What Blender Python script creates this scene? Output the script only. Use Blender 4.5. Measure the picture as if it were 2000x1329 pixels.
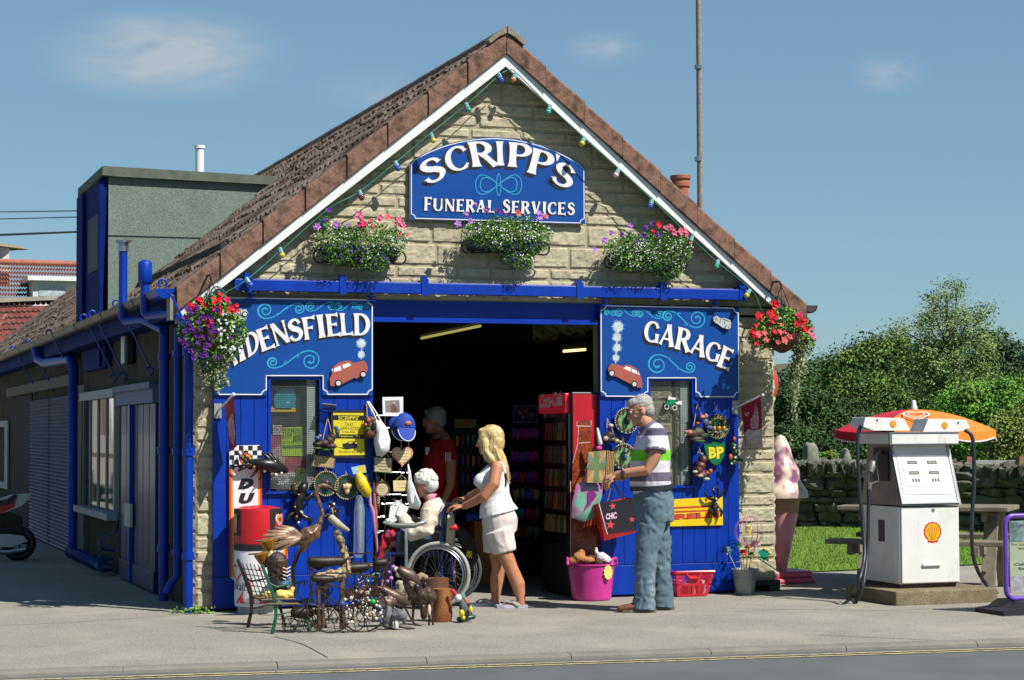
import bpy,math,random
import numpy as np
from mathutils import Vector,Matrix,noise
SC=bpy.context.scene
for o in list(bpy.data.objects):bpy.data.objects.remove(o)
COL=SC.collection
R=math.radians
# ------------------------------------------------------------------ camera
FPX=3862.0;YAW=R(19.44);PITCH=math.atan(176/FPX);ROLL=.0049;EYE=1.44
_r0=np.array([math.cos(YAW),-math.sin(YAW),0]);_f0=np.array([math.sin(YAW),math.cos(YAW),0]);_z=np.array([0,0,1.])
FW=math.cos(PITCH)*_f0+math.sin(PITCH)*_z
_u0=np.cross(_r0,FW)
UP=math.cos(ROLL)*_u0+math.sin(ROLL)*_r0
RT=math.cos(ROLL)*_r0-math.sin(ROLL)*_u0
def ray(x,y):return FW+(x-1000)/FPX*RT-(y-664.5)/FPX*UP
_d=ray(383,1196)
CAM=-_d*(-EYE/_d[2])
cam=bpy.data.cameras.new('camera');camo=bpy.data.objects.new('camera',cam);COL.objects.link(camo)
m=Matrix(((RT[0],UP[0],-FW[0],CAM[0]),(RT[1],UP[1],-FW[1],CAM[1]),(RT[2],UP[2],-FW[2],CAM[2]),(0,0,0,1)))
camo.matrix_world=m
cam.sensor_width=36;cam.lens=FPX/2000*36;cam.clip_end=3000;cam.clip_start=.1
SC.camera=camo
# ------------------------------------------------------------------ light
SUN_AZ=R(33);SUN_EL=R(50) # azimuth from the front wall's normal towards +X
sd=Vector((math.cos(SUN_EL)*math.sin(SUN_AZ),-math.cos(SUN_EL)*math.cos(SUN_AZ),math.sin(SUN_EL)))
sl=bpy.data.lights.new('sun','SUN');sl.energy=5.0;sl.angle=R(.5);sl.color=(1,.955,.88)
so=bpy.data.objects.new('sun',sl);COL.objects.link(so)
so.rotation_euler=sd.to_track_quat('Z','Y').to_euler();so.location=(8,-8,14)
w=bpy.data.worlds.new('World');SC.world=w;w.use_nodes=True
nt=w.node_tree;nt.nodes.clear()
sky=nt.nodes.new('ShaderNodeTexSky');sky.sky_type='NISHITA';sky.sun_disc=False
sky.sun_elevation=SUN_EL;sky.sun_rotation=math.atan2(sd.x,sd.y)
sky.air_density=1.0;sky.dust_density=.1;sky.ozone_density=2.6;sky.altitude=150
tc=nt.nodes.new('ShaderNodeTexCoord')
def wn(t,**k):
    n=nt.nodes.new(t)
    for a,b in k.items():setattr(n,a,b)
    return n
def wl(a,b):nt.links.new(a,b)
def cloud(px,py,sx,sy,seed,amt):
    """a thin cloud at a fixed direction of the sky"""
    d=ray(px,py);d=d/np.linalg.norm(d)
    ex=RT;ez=np.cross(ex,d)
    def dot(v,off,s):
        a=wn('ShaderNodeVectorMath',operation='DOT_PRODUCT');a.inputs[1].default_value=tuple(v);wl(tc.outputs['Generated'],a.inputs[0])
        b=wn('ShaderNodeMath',operation='SUBTRACT');wl(a.outputs['Value'],b.inputs[0]);b.inputs[1].default_value=off
        c=wn('ShaderNodeMath',operation='DIVIDE');wl(b.outputs[0],c.inputs[0]);c.inputs[1].default_value=s
        return c.outputs[0]
    x=dot(ex,float(np.dot(ex,d)),sx/FPX);y=dot(ez,float(np.dot(ez,d)),sy/FPX)
    cv=wn('ShaderNodeCombineXYZ');wl(x,cv.inputs[0]);wl(y,cv.inputs[1]);cv.inputs[2].default_value=seed
    no=wn('ShaderNodeTexNoise');no.inputs['Scale'].default_value=1.3;no.inputs['Detail'].default_value=7;no.inputs['Roughness'].default_value=.55;no.inputs['Distortion'].default_value=.4
    wl(cv.outputs[0],no.inputs['Vector'])
    cp=wn('ShaderNodeCombineXYZ');wl(x,cp.inputs[0]);wl(y,cp.inputs[1])
    ln=wn('ShaderNodeVectorMath',operation='LENGTH');wl(cp.outputs[0],ln.inputs[0])
    fo=wn('ShaderNodeMapRange',interpolation_type='SMOOTHSTEP');wl(ln.outputs['Value'],fo.inputs[0]);fo.inputs[1].default_value=1.15;fo.inputs[2].default_value=0;fo.inputs[3].default_value=0;fo.inputs[4].default_value=1
    mr=wn('ShaderNodeMapRange');wl(no.outputs[0],mr.inputs[0]);mr.inputs[1].default_value=.22;mr.inputs[2].default_value=.72
    mu=wn('ShaderNodeMath',operation='MULTIPLY');wl(fo.outputs[0],mu.inputs[0]);wl(mr.outputs[0],mu.inputs[1])
    m2=wn('ShaderNodeMath',operation='MULTIPLY',use_clamp=True);wl(mu.outputs[0],m2.inputs[0]);m2.inputs[1].default_value=amt
    return m2.outputs[0]
bc=wn('ShaderNodeHueSaturation');bc.inputs['Saturation'].default_value=1.0;bc.inputs['Value'].default_value=1.0
tm=wn('ShaderNodeMix',data_type='RGBA',blend_type='MULTIPLY');tm.inputs['Factor'].default_value=1;tm.inputs['B'].default_value=(1.34*.96,1.81*1.005,2.1*1.02,1);gm=wn('ShaderNodeGamma');gm.inputs['Gamma'].default_value=.55;wl(sky.outputs[0],gm.inputs['Color']);wl(gm.outputs[0],tm.inputs['A']);wl(tm.outputs['Result'],bc.inputs['Color'])
colr=bc.outputs[0]
for args in((325,108,235,88,3.1,2.0),(1180,95,85,36,7.7,.9),(1735,145,75,40,5.2,.8),(720,180,110,50,9.4,.5)):
    mx=wn('ShaderNodeMix',data_type='RGBA');wl(cloud(*args),mx.inputs['Factor']);wl(colr,mx.inputs['A']);mx.inputs['B'].default_value=(4.5,5.4,6.1,1)
    colr=mx.outputs['Result']
bg=wn('ShaderNodeBackground');bg.inputs['Strength'].default_value=.063;wl(colr,bg.inputs['Color'])
ow=wn('ShaderNodeOutputWorld');wl(bg.outputs[0],ow.inputs[0])
vs=SC.view_settings;vs.view_transform='Standard';vs.look='None';vs.gamma=1;vs.use_curve_mapping=False;vs.exposure=.62
SC.cycles.max_bounces=6;SC.cycles.diffuse_bounces=3;SC.cycles.glossy_bounces=3;SC.cycles.transparent_max_bounces=12
SC.cycles.use_denoising=True
# ------------------------------------------------------------------ pixel of the photograph -> point of the place, at a known depth plane
def W(x,y,Y=0.):
    d=ray(x,y);return CAM+d*((Y-CAM[1])/d[1])
def G(x,y,Z=0.):
    d=ray(x,y);return CAM+d*((Z-CAM[2])/d[2])
def XP(x,y,X=0.):
    d=ray(x,y);return CAM+d*((X-CAM[0])/d[0])
def q(x,y,Y=0.):
    p=W(x,y,Y);return(p[0],p[2])
# ------------------------------------------------------------------ mesh helpers
class MB:
    def __init__(s):s.V=[];s.L=[];s.S=[];s.M=[];s.n=0
    def add(s,v,f,m=0):
        v=np.asarray(v,float).reshape(-1,3)
        if isinstance(f,np.ndarray):
            s.L.append((f+s.n).ravel());s.S.append(np.full(len(f),f.shape[1]));s.M.append(np.full(len(f),m))
        else:
            s.L.append(np.array([i for a in f for i in a],int)+s.n);s.S.append(np.array([len(a)for a in f]));s.M.append(np.full(len(f),m))
        s.V.append(v);s.n+=len(v);return s
    def poly(s,pts,m=0):return s.add(pts,[list(range(len(pts)))],m)
    def box(s,x0,x1,y0,y1,z0,z1,m=0,M=None):
        v=np.array([(x,y,z)for x in(x0,x1)for y in(y0,y1)for z in(z0,z1)],float)
        if M is not None:v=np.array([tuple(M@Vector(p))for p in v])
        return s.add(v,[(0,1,3,2),(4,6,7,5),(0,4,5,1),(2,3,7,6),(0,2,6,4),(1,5,7,3)],m)
    def bar(s,a,b,w,h,m=0,up=(0,0,1)):
        a=Vector(a);b=Vector(b);d=b-a;L=d.length;d.normalize();u=Vector(up)
        if abs(d.dot(u))>.98:u=Vector((0,1,0))
        x=d.cross(u).normalized();zz=x.cross(d)
        M=Matrix(((x.x,d.x,zz.x,a.x),(x.y,d.y,zz.y,a.y),(x.z,d.z,zz.z,a.z),(0,0,0,1)))
        return s.box(-w/2,w/2,0,L,-h/2,h/2,m,M)
    def tube(s,pts,r,n=8,m=0,up=None,cap=True,rnd=0):
        """swept tube; r one number, a list, or a list of (ra, rb) with ra along 'up'"""
        P=[Vector(p)for p in pts];k=len(P)
        rr=r if isinstance(r,(list,tuple))else[r]*k
        rr=[(a,a)if not isinstance(a,(list,tuple))else a for a in rr]
        T=[]
        for i in range(k):
            t=(P[min(i+1,k-1)]-P[max(i-1,0)]);T.append(t.normalized()if t.length>1e-9 else Vector((0,0,1)))
        if rnd:
            A,B=[],[]
            for st,ang in enumerate((80,60,35)):
                ca,sa=math.cos(R(ang)),math.sin(R(ang))
                A.append((P[0]-T[0]*rnd*min(rr[0])*sa,(rr[0][0]*ca,rr[0][1]*ca),T[0]));B.insert(0,(P[-1]+T[-1]*rnd*min(rr[-1])*sa,(rr[-1][0]*ca,rr[-1][1]*ca),T[-1]))
            P=[a[0]for a in A]+P+[b[0]for b in B];rr=[a[1]for a in A]+list(rr)+[b[1]for b in B];T=[a[2]for a in A]+T+[b[2]for b in B];k=len(P)
        if up is None:
            u=T[0].orthogonal().normalized()
        else:u=Vector(up)
        V=np.zeros((k,n,3));an=[2*math.pi*j/n for j in range(n)]
        for i in range(k):
            u2=(u-T[i]*u.dot(T[i]))
            u2=u2.normalized()if u2.length>1e-6 else T[i].orthogonal().normalized()
            if up is None:u=u2
            b=T[i].cross(u2)
            for j,a in enumerate(an):V[i,j]=P[i]+u2*rr[i][0]*math.cos(a)+b*rr[i][1]*math.sin(a)
        F=[(i*n+j,i*n+(j+1)%n,(i+1)*n+(j+1)%n,(i+1)*n+j)for i in range(k-1)for j in range(n)]
        if cap:F+=[tuple(range(n))[::-1],tuple((k-1)*n+j for j in range(n))]
        return s.add(V,F,m)
    def ring(s,c,rad,r,axis=(0,1,0),n=32,k=6,m=0,a0=0,a1=360,sq=1.):
        ax=Vector(axis).normalized();u=ax.orthogonal().normalized()
        if abs(ax.z)<.9:u=Vector((0,0,1)).cross(ax).normalized()
        v=ax.cross(u);full=abs(a1-a0)>=360
        pts=[Vector(c)+u*rad*math.cos(R(a0+(a1-a0)*i/n))+v*rad*sq*math.sin(R(a0+(a1-a0)*i/n))for i in range(n+1)]
        return s.tube(pts,r,k,m,up=tuple(ax),cap=not full)
    def lathe(s,prof,c=(0,0,0),n=20,m=0,axis=(0,0,1),sx=1.,sy=1.,caps=True):
        ax=Vector(axis).normalized();u=Vector((1,0,0))if abs(ax.z)>.9 else Vector((0,0,1)).cross(ax).normalized();v=ax.cross(u);c=Vector(c)
        V=[c+ax*z+(u*sx*math.cos(2*math.pi*j/n)+v*sy*math.sin(2*math.pi*j/n))*r for r,z in prof for j in range(n)]
        k=len(prof)
        F=[(i*n+j,i*n+(j+1)%n,(i+1)*n+(j+1)%n,(i+1)*n+j)for i in range(k-1)for j in range(n)]
        if caps:F+=[tuple(range(n))[::-1],tuple((k-1)*n+j for j in range(n))]
        return s.add([tuple(p)for p in V],F,m)
    def ell(s,c,r,m=0,n=14,k=8,M=None):
        r=(r,r,r)if not isinstance(r,(tuple,list))else r
        V=[]
        for i in range(1,k):
            t=math.pi*i/k
            for j in range(n):
                a=2*math.pi*j/n;p=Vector((r[0]*math.sin(t)*math.cos(a),r[1]*math.sin(t)*math.sin(a),r[2]*math.cos(t)))
                V.append(p)
        V+=[Vector((0,0,r[2])),Vector((0,0,-r[2]))]
        if M is not None:V=[M@p for p in V]
        V=[p+Vector(c)for p in V];a,b=(k-1)*n,(k-1)*n+1
        F=[(i*n+j,(i+1)*n+j,(i+1)*n+(j+1)%n,i*n+(j+1)%n)for i in range(k-2)for j in range(n)]
        F+=[(a,j,(j+1)%n)for j in range(n)]+[(b,(k-2)*n+(j+1)%n,(k-2)*n+j)for j in range(n)]
        return s.add([tuple(p)for p in V],F,m)
    def slab(s,pts,y0,y1,m=0,ms=None):
        """XZ outline between depths y0 (front) and y1"""
        n=len(pts);V=[(x,y0,z)for x,z in pts]+[(x,y1,z)for x,z in pts]
        s.add(V,[tuple(range(n)),tuple(range(2*n-1,n-1,-1))],m)
        return s.add(V,[(i,i+n,(i+1)%n+n,(i+1)%n)for i in range(n)],m if ms is None else ms)
    def face(s,pts,y,m=0):return s.add([(x,y,z)for x,z in pts],[tuple(range(len(pts)))],m)
    def rib(s,pts,wd,y,m=0,close=False):
        """flat painted line of width wd along XZ points at depth y"""
        P=np.array(pts,float);n=len(P)
        wd=np.array(wd if hasattr(wd,'__len__')else[wd]*n,float)
        if close:T=np.roll(P,-1,0)-np.roll(P,1,0)
        else:
            T=np.zeros_like(P);T[1:-1]=P[2:]-P[:-2];T[0]=P[1]-P[0];T[-1]=P[-1]-P[-2]
        T/=np.maximum(np.linalg.norm(T,axis=1),1e-9)[:,None];N=np.stack([-T[:,1],T[:,0]],1)
        A=P+N*wd[:,None]/2;B=P-N*wd[:,None]/2
        V=[(a[0],y,a[1])for a in A]+[(b[0],y,b[1])for b in B]
        F=[(i,i+1,n+i+1,n+i)for i in range(n-1)]
        if close:F.append((n-1,0,n,2*n-1))
        return s.add(V,F,m)
    def xf(s,M,start=0):
        for i in range(start,len(s.V)):
            s.V[i]=np.array([tuple(M@Vector(p))for p in s.V[i]])if len(s.V[i])else s.V[i]
        return s
    def build(s,name,mats,parent=None,smooth=None,origin=None,label=None,cat=None,group=None,kind=None,bevel=0,local=False):
        me=bpy.data.meshes.new(name)
        V=np.concatenate(s.V)if s.V else np.zeros((0,3))
        if parent is not None and not local:
            V=V@np.array(RM[parent.name].inverted().to_3x3()).T+np.array(RM[parent.name].inverted().translation)
        if origin is not None:V=V-np.array(origin)
        L=np.concatenate(s.L);S=np.concatenate(s.S);MI=np.concatenate(s.M)
        me.vertices.add(len(V));me.vertices.foreach_set('co',V.ravel())
        me.loops.add(len(L));me.loops.foreach_set('vertex_index',L.astype(np.int32))
        me.polygons.add(len(S));st=np.zeros(len(S),np.int32);st[1:]=np.cumsum(S)[:-1]
        me.polygons.foreach_set('loop_start',st);me.polygons.foreach_set('material_index',MI.astype(np.int32))
        if not isinstance(mats,(list,tuple)):mats=[mats]
        for a in mats:me.materials.append(a)
        me.update(calc_edges=True)
        me.polygons.foreach_set('use_smooth',np.full(len(S),smooth is not None))
        if smooth is not None:
            if smooth<180:me.set_sharp_from_angle(angle=R(smooth))
        o=bpy.data.objects.new(name,me);COL.objects.link(o)
        if origin is not None:o.location=origin
        if parent is not None:o.parent=parent;RM[o.name]=RM[parent.name]
        else:RM[o.name]=Matrix.Translation(Vector(origin)if origin is not None else Vector((0,0,0)))
        if bevel:
            b=o.modifiers.new('bevel','BEVEL');b.width=bevel;b.segments=2;b.limit_method='ANGLE';b.angle_limit=R(40)
        tag(o,label,cat,group,kind);return o
RM={}
def tag(o,label=None,cat=None,group=None,kind=None):
    for k,v in(('label',label),('category',cat),('group',group),('kind',kind)):
        if v:o[k]=v
    return o
def thing(name,label,cat,loc=(0,0,0),rz=0,group=None):
    o=bpy.data.objects.new(name,None);o.empty_display_size=.1;COL.objects.link(o)
    o.location=loc;o.rotation_euler=(0,0,rz);RM[o.name]=Matrix.Translation(Vector(loc))@Matrix.Rotation(rz,4,'Z')
    return tag(o,label,cat,group)
def dup(root,loc,rz=0,label=None,group=None):
    def cp(o,par):
        c=o.copy();COL.objects.link(c)
        if par:c.parent=par
        for ch in o.children:cp(ch,c)
        return c
    r=cp(root,None);r.location=loc;r.rotation_euler=(0,0,rz)
    if label:r['label']=label
    if group:r['group']=group
    return r
def organic(mb,voxel=.006,sm=4,disp=None):
    """join overlapping pieces into one continuous skin"""
    me=bpy.data.meshes.new('tmp');V=np.concatenate(mb.V);L=np.concatenate(mb.L);S=np.concatenate(mb.S)
    st=np.zeros(len(S),int);st[1:]=np.cumsum(S)[:-1]
    me.from_pydata([tuple(p)for p in V],[],[tuple(L[a:a+b])for a,b in zip(st,S)])
    o=bpy.data.objects.new('tmp',me);COL.objects.link(o)
    a=o.modifiers.new('r','REMESH');a.mode='VOXEL';a.voxel_size=voxel
    if sm:b=o.modifiers.new('s','SMOOTH');b.factor=.5;b.iterations=sm
    dg=bpy.context.evaluated_depsgraph_get();ev=o.evaluated_get(dg);m2=ev.to_mesh()
    n=len(m2.vertices);V=np.zeros(n*3);m2.vertices.foreach_get('co',V);V=V.reshape(-1,3)
    L=np.zeros(len(m2.loops),np.int32);m2.loops.foreach_get('vertex_index',L)
    S=np.zeros(len(m2.polygons),np.int32);m2.polygons.foreach_get('loop_total',S)
    N=np.zeros(n*3);m2.vertices.foreach_get('normal',N);N=N.reshape(-1,3)
    ev.to_mesh_clear();bpy.data.objects.remove(o)
    if disp is not None:V=V+N*np.array([disp(Vector(p))for p in V])[:,None]
    r=MB();r.V=[V];r.L=[L];r.S=[S];r.M=[np.zeros(len(S),int)];r.n=n
    return r
def spline(P,k=8,close=False):
    P=np.array(P,float);n=len(P);out=[]
    for i in range(n if close else n-1):
        p0=P[(i-1)%n]if close or i>0 else 2*P[0]-P[1];p1=P[i];p2=P[(i+1)%n];p3=P[(i+2)%n]if close or i+2<n else 2*P[-1]-P[-2]
        for j in range(k):
            t=j/k;out.append(.5*((2*p1)+(-p0+p2)*t+(2*p0-5*p1+4*p2-p3)*t*t+(-p0+3*p1-3*p2+p3)*t**3))
    if not close:out.append(P[-1])
    return np.array(out)
# ------------------------------------------------------------------ materials
def lin(c):
    return tuple((v/255/12.92 if v<=10 else((v/255+.055)/1.055)**2.4)for v in c)
KA=.647 # reflectance of a front-facing surface that shows as sRGB 255
MATS={}
def mat(name,c,rough=.6,var=.12,scale=12,metal=0.,bump=0.,bscale=60,c2=None,spec=.5,raw=False,coat=0.,island=0.,emit=None,alpha=None,det=5,contrast=(.35,.65)):
    if name in MATS:return MATS[name]
    a=np.array(lin(c)if not raw else c)*(KA if not raw else 1)
    mt=bpy.data.materials.new(name);mt.use_nodes=True;t=mt.node_tree;b=t.nodes['Principled BSDF']
    b.inputs['Roughness'].default_value=rough;b.inputs['Metallic'].default_value=metal;b.inputs['Specular IOR Level'].default_value=spec
    if coat:b.inputs['Coat Weight'].default_value=coat;b.inputs['Coat Roughness'].default_value=.08
    co=t.nodes.new('ShaderNodeTexCoord')
    no=t.nodes.new('ShaderNodeTexNoise');no.inputs['Scale'].default_value=scale;no.inputs['Detail'].default_value=det;no.inputs['Roughness'].default_value=.6
    t.links.new(co.outputs['Object'],no.inputs['Vector'])
    mr=t.nodes.new('ShaderNodeMapRange');mr.inputs[1].default_value=contrast[0];mr.inputs[2].default_value=contrast[1];t.links.new(no.outputs[0],mr.inputs[0])
    mx=t.nodes.new('ShaderNodeMix');mx.data_type='RGBA';t.links.new(mr.outputs[0],mx.inputs['Factor'])
    if c2 is None:A,B=a*(1-var),np.minimum(a*(1+var),.95)
    else:A,B=a,np.array(lin(c2)if not raw else c2)*(KA if not raw else 1)
    mx.inputs['A'].default_value=(*A,1);mx.inputs['B'].default_value=(*B,1)
    out=mx.outputs['Result']
    if island:
        g=t.nodes.new('ShaderNodeNewGeometry');m3=t.nodes.new('ShaderNodeMapRange');t.links.new(g.outputs['Random Per Island'],m3.inputs[0]);m3.inputs[3].default_value=1-island;m3.inputs[4].default_value=1+island
        hs=t.nodes.new('ShaderNodeHueSaturation');t.links.new(out,hs.inputs['Color']);t.links.new(m3.outputs[0],hs.inputs['Value']);out=hs.outputs[0]
    t.links.new(out,b.inputs['Base Color'])
    if bump:
        n2=t.nodes.new('ShaderNodeTexNoise');n2.inputs['Scale'].default_value=bscale;n2.inputs['Detail'].default_value=4;t.links.new(co.outputs['Object'],n2.inputs['Vector'])
        bu=t.nodes.new('ShaderNodeBump');bu.inputs['Strength'].default_value=bump;bu.inputs['Distance'].default_value=.01;t.links.new(n2.outputs[0],bu.inputs['Height']);t.links.new(bu.outputs[0],b.inputs['Normal'])
    if emit:b.inputs['Emission Color'].default_value=(*emit[:3],1);b.inputs['Emission Strength'].default_value=emit[3]
    if alpha is not None:b.inputs['Alpha'].default_value=alpha
    MATS[name]=mt;return mt
def glass(name,c=(1,1,1),alpha=.15,rough=.02):
    mt=mat(name,(255*c[0],255*c[1],255*c[2]),rough,0,spec=.6);mt.node_tree.nodes['Principled BSDF'].inputs['Alpha'].default_value=alpha;return mt
def ramp2(mt,scale,c,lo,hi,amt=1.,det=6,stretch=None):
    """a second patchy colour over what the material already has (moss, rust, lichen)"""
    t=mt.node_tree;b=t.nodes['Principled BSDF'];src=b.inputs['Base Color'].links[0].from_socket
    co=t.nodes.new('ShaderNodeTexCoord');no=t.nodes.new('ShaderNodeTexNoise');no.inputs['Scale'].default_value=scale;no.inputs['Detail'].default_value=det;no.inputs['Roughness'].default_value=.65
    if stretch:
        mp=t.nodes.new('ShaderNodeMapping');mp.inputs['Scale'].default_value=stretch;t.links.new(co.outputs['Object'],mp.inputs[0]);t.links.new(mp.outputs[0],no.inputs['Vector'])
    else:t.links.new(co.outputs['Object'],no.inputs['Vector'])
    mr=t.nodes.new('ShaderNodeMapRange');mr.inputs[1].default_value=lo;mr.inputs[2].default_value=hi;mr.inputs[4].default_value=amt;t.links.new(no.outputs[0],mr.inputs[0])
    mx=t.nodes.new('ShaderNodeMix');mx.data_type='RGBA';t.links.new(mr.outputs[0],mx.inputs['Factor']);t.links.new(src,mx.inputs['A']);mx.inputs['B'].default_value=(*np.array(lin(c))*KA,1)
    t.links.new(mx.outputs['Result'],b.inputs['Base Color']);return mt
BLUE=mat('blue_gloss_paint',(4,58,172),.38,.1,6,bump=.05,bscale=25,spec=.25)
ramp2(BLUE,2.5,(12,74,186),.5,.75,.5,6,(1,1,.35));ramp2(BLUE,14,(2,44,136),.58,.72,.5,5);ramp2(BLUE,40,(70,110,180),.7,.76,.6,3)
SIGNBLUE=mat('sign_blue_paint',(16,78,162),.4,.05,3,spec=.25)
WHITE=mat('white_paint',(250,250,248),.45,.03,8)
SIGNWHITE=mat('sign_white',(250,248,250),.4,.02,8)
BLACK=mat('black_paint',(26,24,34),.45,.1)
TEAL=mat('teal_paint',(48,168,205),.4,.06)
RUBBER=mat('black_rubber',(30,32,36),.55,.15)
STEEL=mat('steel',(190,192,195),.3,.08,metal=.9)
CHROME=mat('bright_wire',(120,126,126),.25,.05,metal=.8)
IRON=mat('dark_iron',(48,38,32),.5,.3,30,metal=.4)
RUSTY=mat('brown_metal',(104,82,68),.45,.25,18,metal=.45)
RED=mat('red_plastic',(214,22,40),.35,.06)
YELLOW=mat('yellow_paint',(240,210,20),.4,.05)
CREAM=mat('cream_paint',(232,222,186),.6,.06)
SKIN=mat('skin',(214,152,120),.55,.08,20,spec=.35)
# ------------------------------------------------------------------ ground
def grid(x0,x1,y0,y1,nx,ny,fz):
    X,Y=np.meshgrid(np.linspace(x0,x1,nx+1),np.linspace(y0,y1,ny+1));Z=fz(X,Y)
    i,j=np.meshgrid(np.arange(nx),np.arange(ny));a=(j*(nx+1)+i).ravel()
    return np.stack([X.ravel(),Y.ravel(),Z.ravel()],1),np.stack([a,a+1,a+nx+2,a+nx+1],1)
paving=mat('aggregate_paving',(154,151,139),.95,.12,1.2,bump=.35,bscale=160,spec=.2)
ramp2(paving,75,(205,198,182),.5,.66,.75,2);ramp2(paving,55,(92,88,80),.54,.68,.75,2);ramp2(paving,.5,(150,142,130),.5,.7,.5)
ramp2(paving,3.2,(118,113,104),.56,.72,.4);ramp2(paving,1.1,(186,176,158),.52,.66,.5,4);ramp2(paving,9,(96,92,84),.66,.74,.5,3);ramp2(paving,300,(218,208,196),.58,.7,.5,2)
asphalt=mat('asphalt',(106,108,110),.9,.1,1.5,bump=.3,bscale=250,spec=.25)
ramp2(asphalt,220,(128,132,136),.55,.75,.6,2);ramp2(asphalt,2,(84,86,90),.5,.8,.4)
kerbm=mat('kerb_concrete',(140,136,126),.9,.12,5,bump=.25,bscale=120,spec=.2)
ramp2(kerbm,60,(105,102,95),.55,.75,.5,3)
KP=[G(0,1309),G(1000,1278),G(2000,1247)]
k0=np.array(KP[0]);k1=np.array(KP[2]);kd=(k1-k0)/np.linalg.norm(k1-k0);kn=np.array([kd[1],-kd[0],0])
if kn[1]>0:kn=-kn
A=k0-kd*60;B=k1+kd*90
RZ=-.03
mb=MB();mb.poly([tuple(A),tuple(B),(150,8,0),(5.3,10.6,0),(5.3,36,0),(-75,36,0)]);mb.build('pavement',paving,kind='structure')
mb=MB();a,b=A+kn*.14,B+kn*.14
mb.poly([(a[0],a[1],RZ),(b[0],b[1],RZ),(b[0]+kn[0]*9,b[1]+kn[1]*9,RZ),(a[0]+kn[0]*9,a[1]+kn[1]*9,RZ)]);mb.build('road',asphalt,kind='structure')
mb=MB()
ja=[-3.9+.915*i for i in range(-6,14)]
L=np.linalg.norm(k1-k0)
joint0=np.dot(G(541,1296)-k0,kd)
js=[joint0+i*(np.dot(G(1118,1280)-G(541,1296),kd)/2.)for i in range(-12,26)]
for s0,s1 in zip(js[:-1],js[1:]):
    p=[(0,.004),(.09,.004),(.12,-.002),(.136,-.012),(.142,RZ-.01)]
    V=[]
    for sx in(s0+.0025,s1-.0025):
        for o_,z in p:pt=k0+kd*sx+kn*o_;V.append((pt[0],pt[1],z))
    n=len(p);mb.add(V,[(i,i+1,n+i+1,n+i)for i in range(n-1)]+[tuple(range(n)),tuple(range(2*n-1,n-1,-1))])
mb.build('kerb',kerbm,kind='structure',smooth=40)
yl=mat('road_line_yellow',(205,190,132),.85,.2,20);ramp2(yl,22,(120,120,118),.5,.66,.9,5)
mb=MB()
for off in(.285,.385):
    s0=-4
    while s0<30:
        ln=random.Random(int(s0*97+off*1000)).uniform(.9,2.2)
        pts=[k0+kd*(s0+t*ln)+kn*(off+.004*math.sin(3*s0+7*t))for t in np.linspace(0,1,6)]
        for u,v in zip(pts[:-1],pts[1:]):mb.poly([(u[0],u[1],RZ+.004),(v[0],v[1],RZ+.004),(v[0]+kn[0]*.04,v[1]+kn[1]*.04,RZ+.004),(u[0]+kn[0]*.04,u[1]+kn[1]*.04,RZ+.004)])
        s0+=ln+.012
mb.build('road_marking',yl,kind='structure')
jm=mat('joint_dark',(92,88,78),.95,.3,30);mb=MB()
for L_ in([(535,1243),(590,1258),(640,1284)],[(880,1177),(1000,1176),(1160,1172)],[(0,1222),(160,1214),(390,1199)],[(1430,1195),(1560,1190),(1740,1192),(2000,1180)],[(1600,1300-60),(1860,1252)],[(735,1177),(800,1176)]):
    P=[G(x,y,.003)for x,y in spline(L_,10)]
    for a,b in zip(P[:-1],P[1:]):
        d=b-a;n_=np.array([-d[1],d[0],0]);n_=n_/np.linalg.norm(n_)*.005;mb.poly([a-n_,b-n_,b+n_,a+n_])
mb.build('pavement_joint',jm,kind='structure')
grassm=mat('lawn_green',(112,142,52),.9,.2,3,bump=.3,bscale=80,spec=.1);ramp2(grassm,8,(92,122,40),.4,.7,.6)
lawn_edge=[(5.75,1.85),(9,2.25),(14,2.5),(30,2.9)]
mb=MB();mb.poly([(x,y,.012)for x,y in lawn_edge]+[(30,9.6,.02),(14.5,9.4,.02),(10.5,9.9,.02),(5.75,10.8,.02)]);mb.build('lawn',grassm,kind='structure')
rng=np.random.default_rng(5)
def blades(xs,ys,zs,h,wd,rng):
    n=len(xs);a=rng.uniform(0,2*np.pi,n);h=h*rng.uniform(.5,1.3,n);le=rng.uniform(-.5,.5,(n,2))*h[:,None]
    dx,dy=np.cos(a)*wd,np.sin(a)*wd
    V=np.stack([np.stack([xs-dx,ys-dy,zs],1),np.stack([xs+dx,ys+dy,zs],1),np.stack([xs+le[:,0],ys+le[:,1],zs+h],1)],1)
    return V.reshape(-1,3),np.arange(3*n).reshape(-1,3)
n=42000;xs=rng.uniform(5.8,16,n);ys=rng.uniform(1.95,9.8,n);ok=ys>np.interp(xs,[p[0]for p in lawn_edge],[p[1]for p in lawn_edge])
mb=MB();mb.add(*blades(xs[ok],ys[ok],np.full(ok.sum(),.01),.035,.006,rng))
mb.build('grass',mat('grass_blade',(120,152,56),.8,.25,2,island=.3),kind='stuff')
fieldm=mat('field_green',(92,122,52),.95,.25,.05,spec=.1)
mb=MB();v,f=grid(-260,420,4,900,34,45,lambda X,Y:-.06-.0*X);mb.add(v,f);mb.build('ground',fieldm,kind='structure')
moor=mat('moor_heather',(112,106,94),.95,.2,.02,spec=.05);ramp2(moor,.03,(98,110,80),.5,.6,.7)
def hz(X,Y):
    return 34*np.exp(-((Y-760)/150)**2)*(1+.1*np.sin(X*.011+1)+.05*np.sin(X*.031))-1
mb=MB();mb.add(*grid(-500,1100,420,1200,90,30,hz));mb.build('hills',moor,kind='structure',smooth=180)
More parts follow.
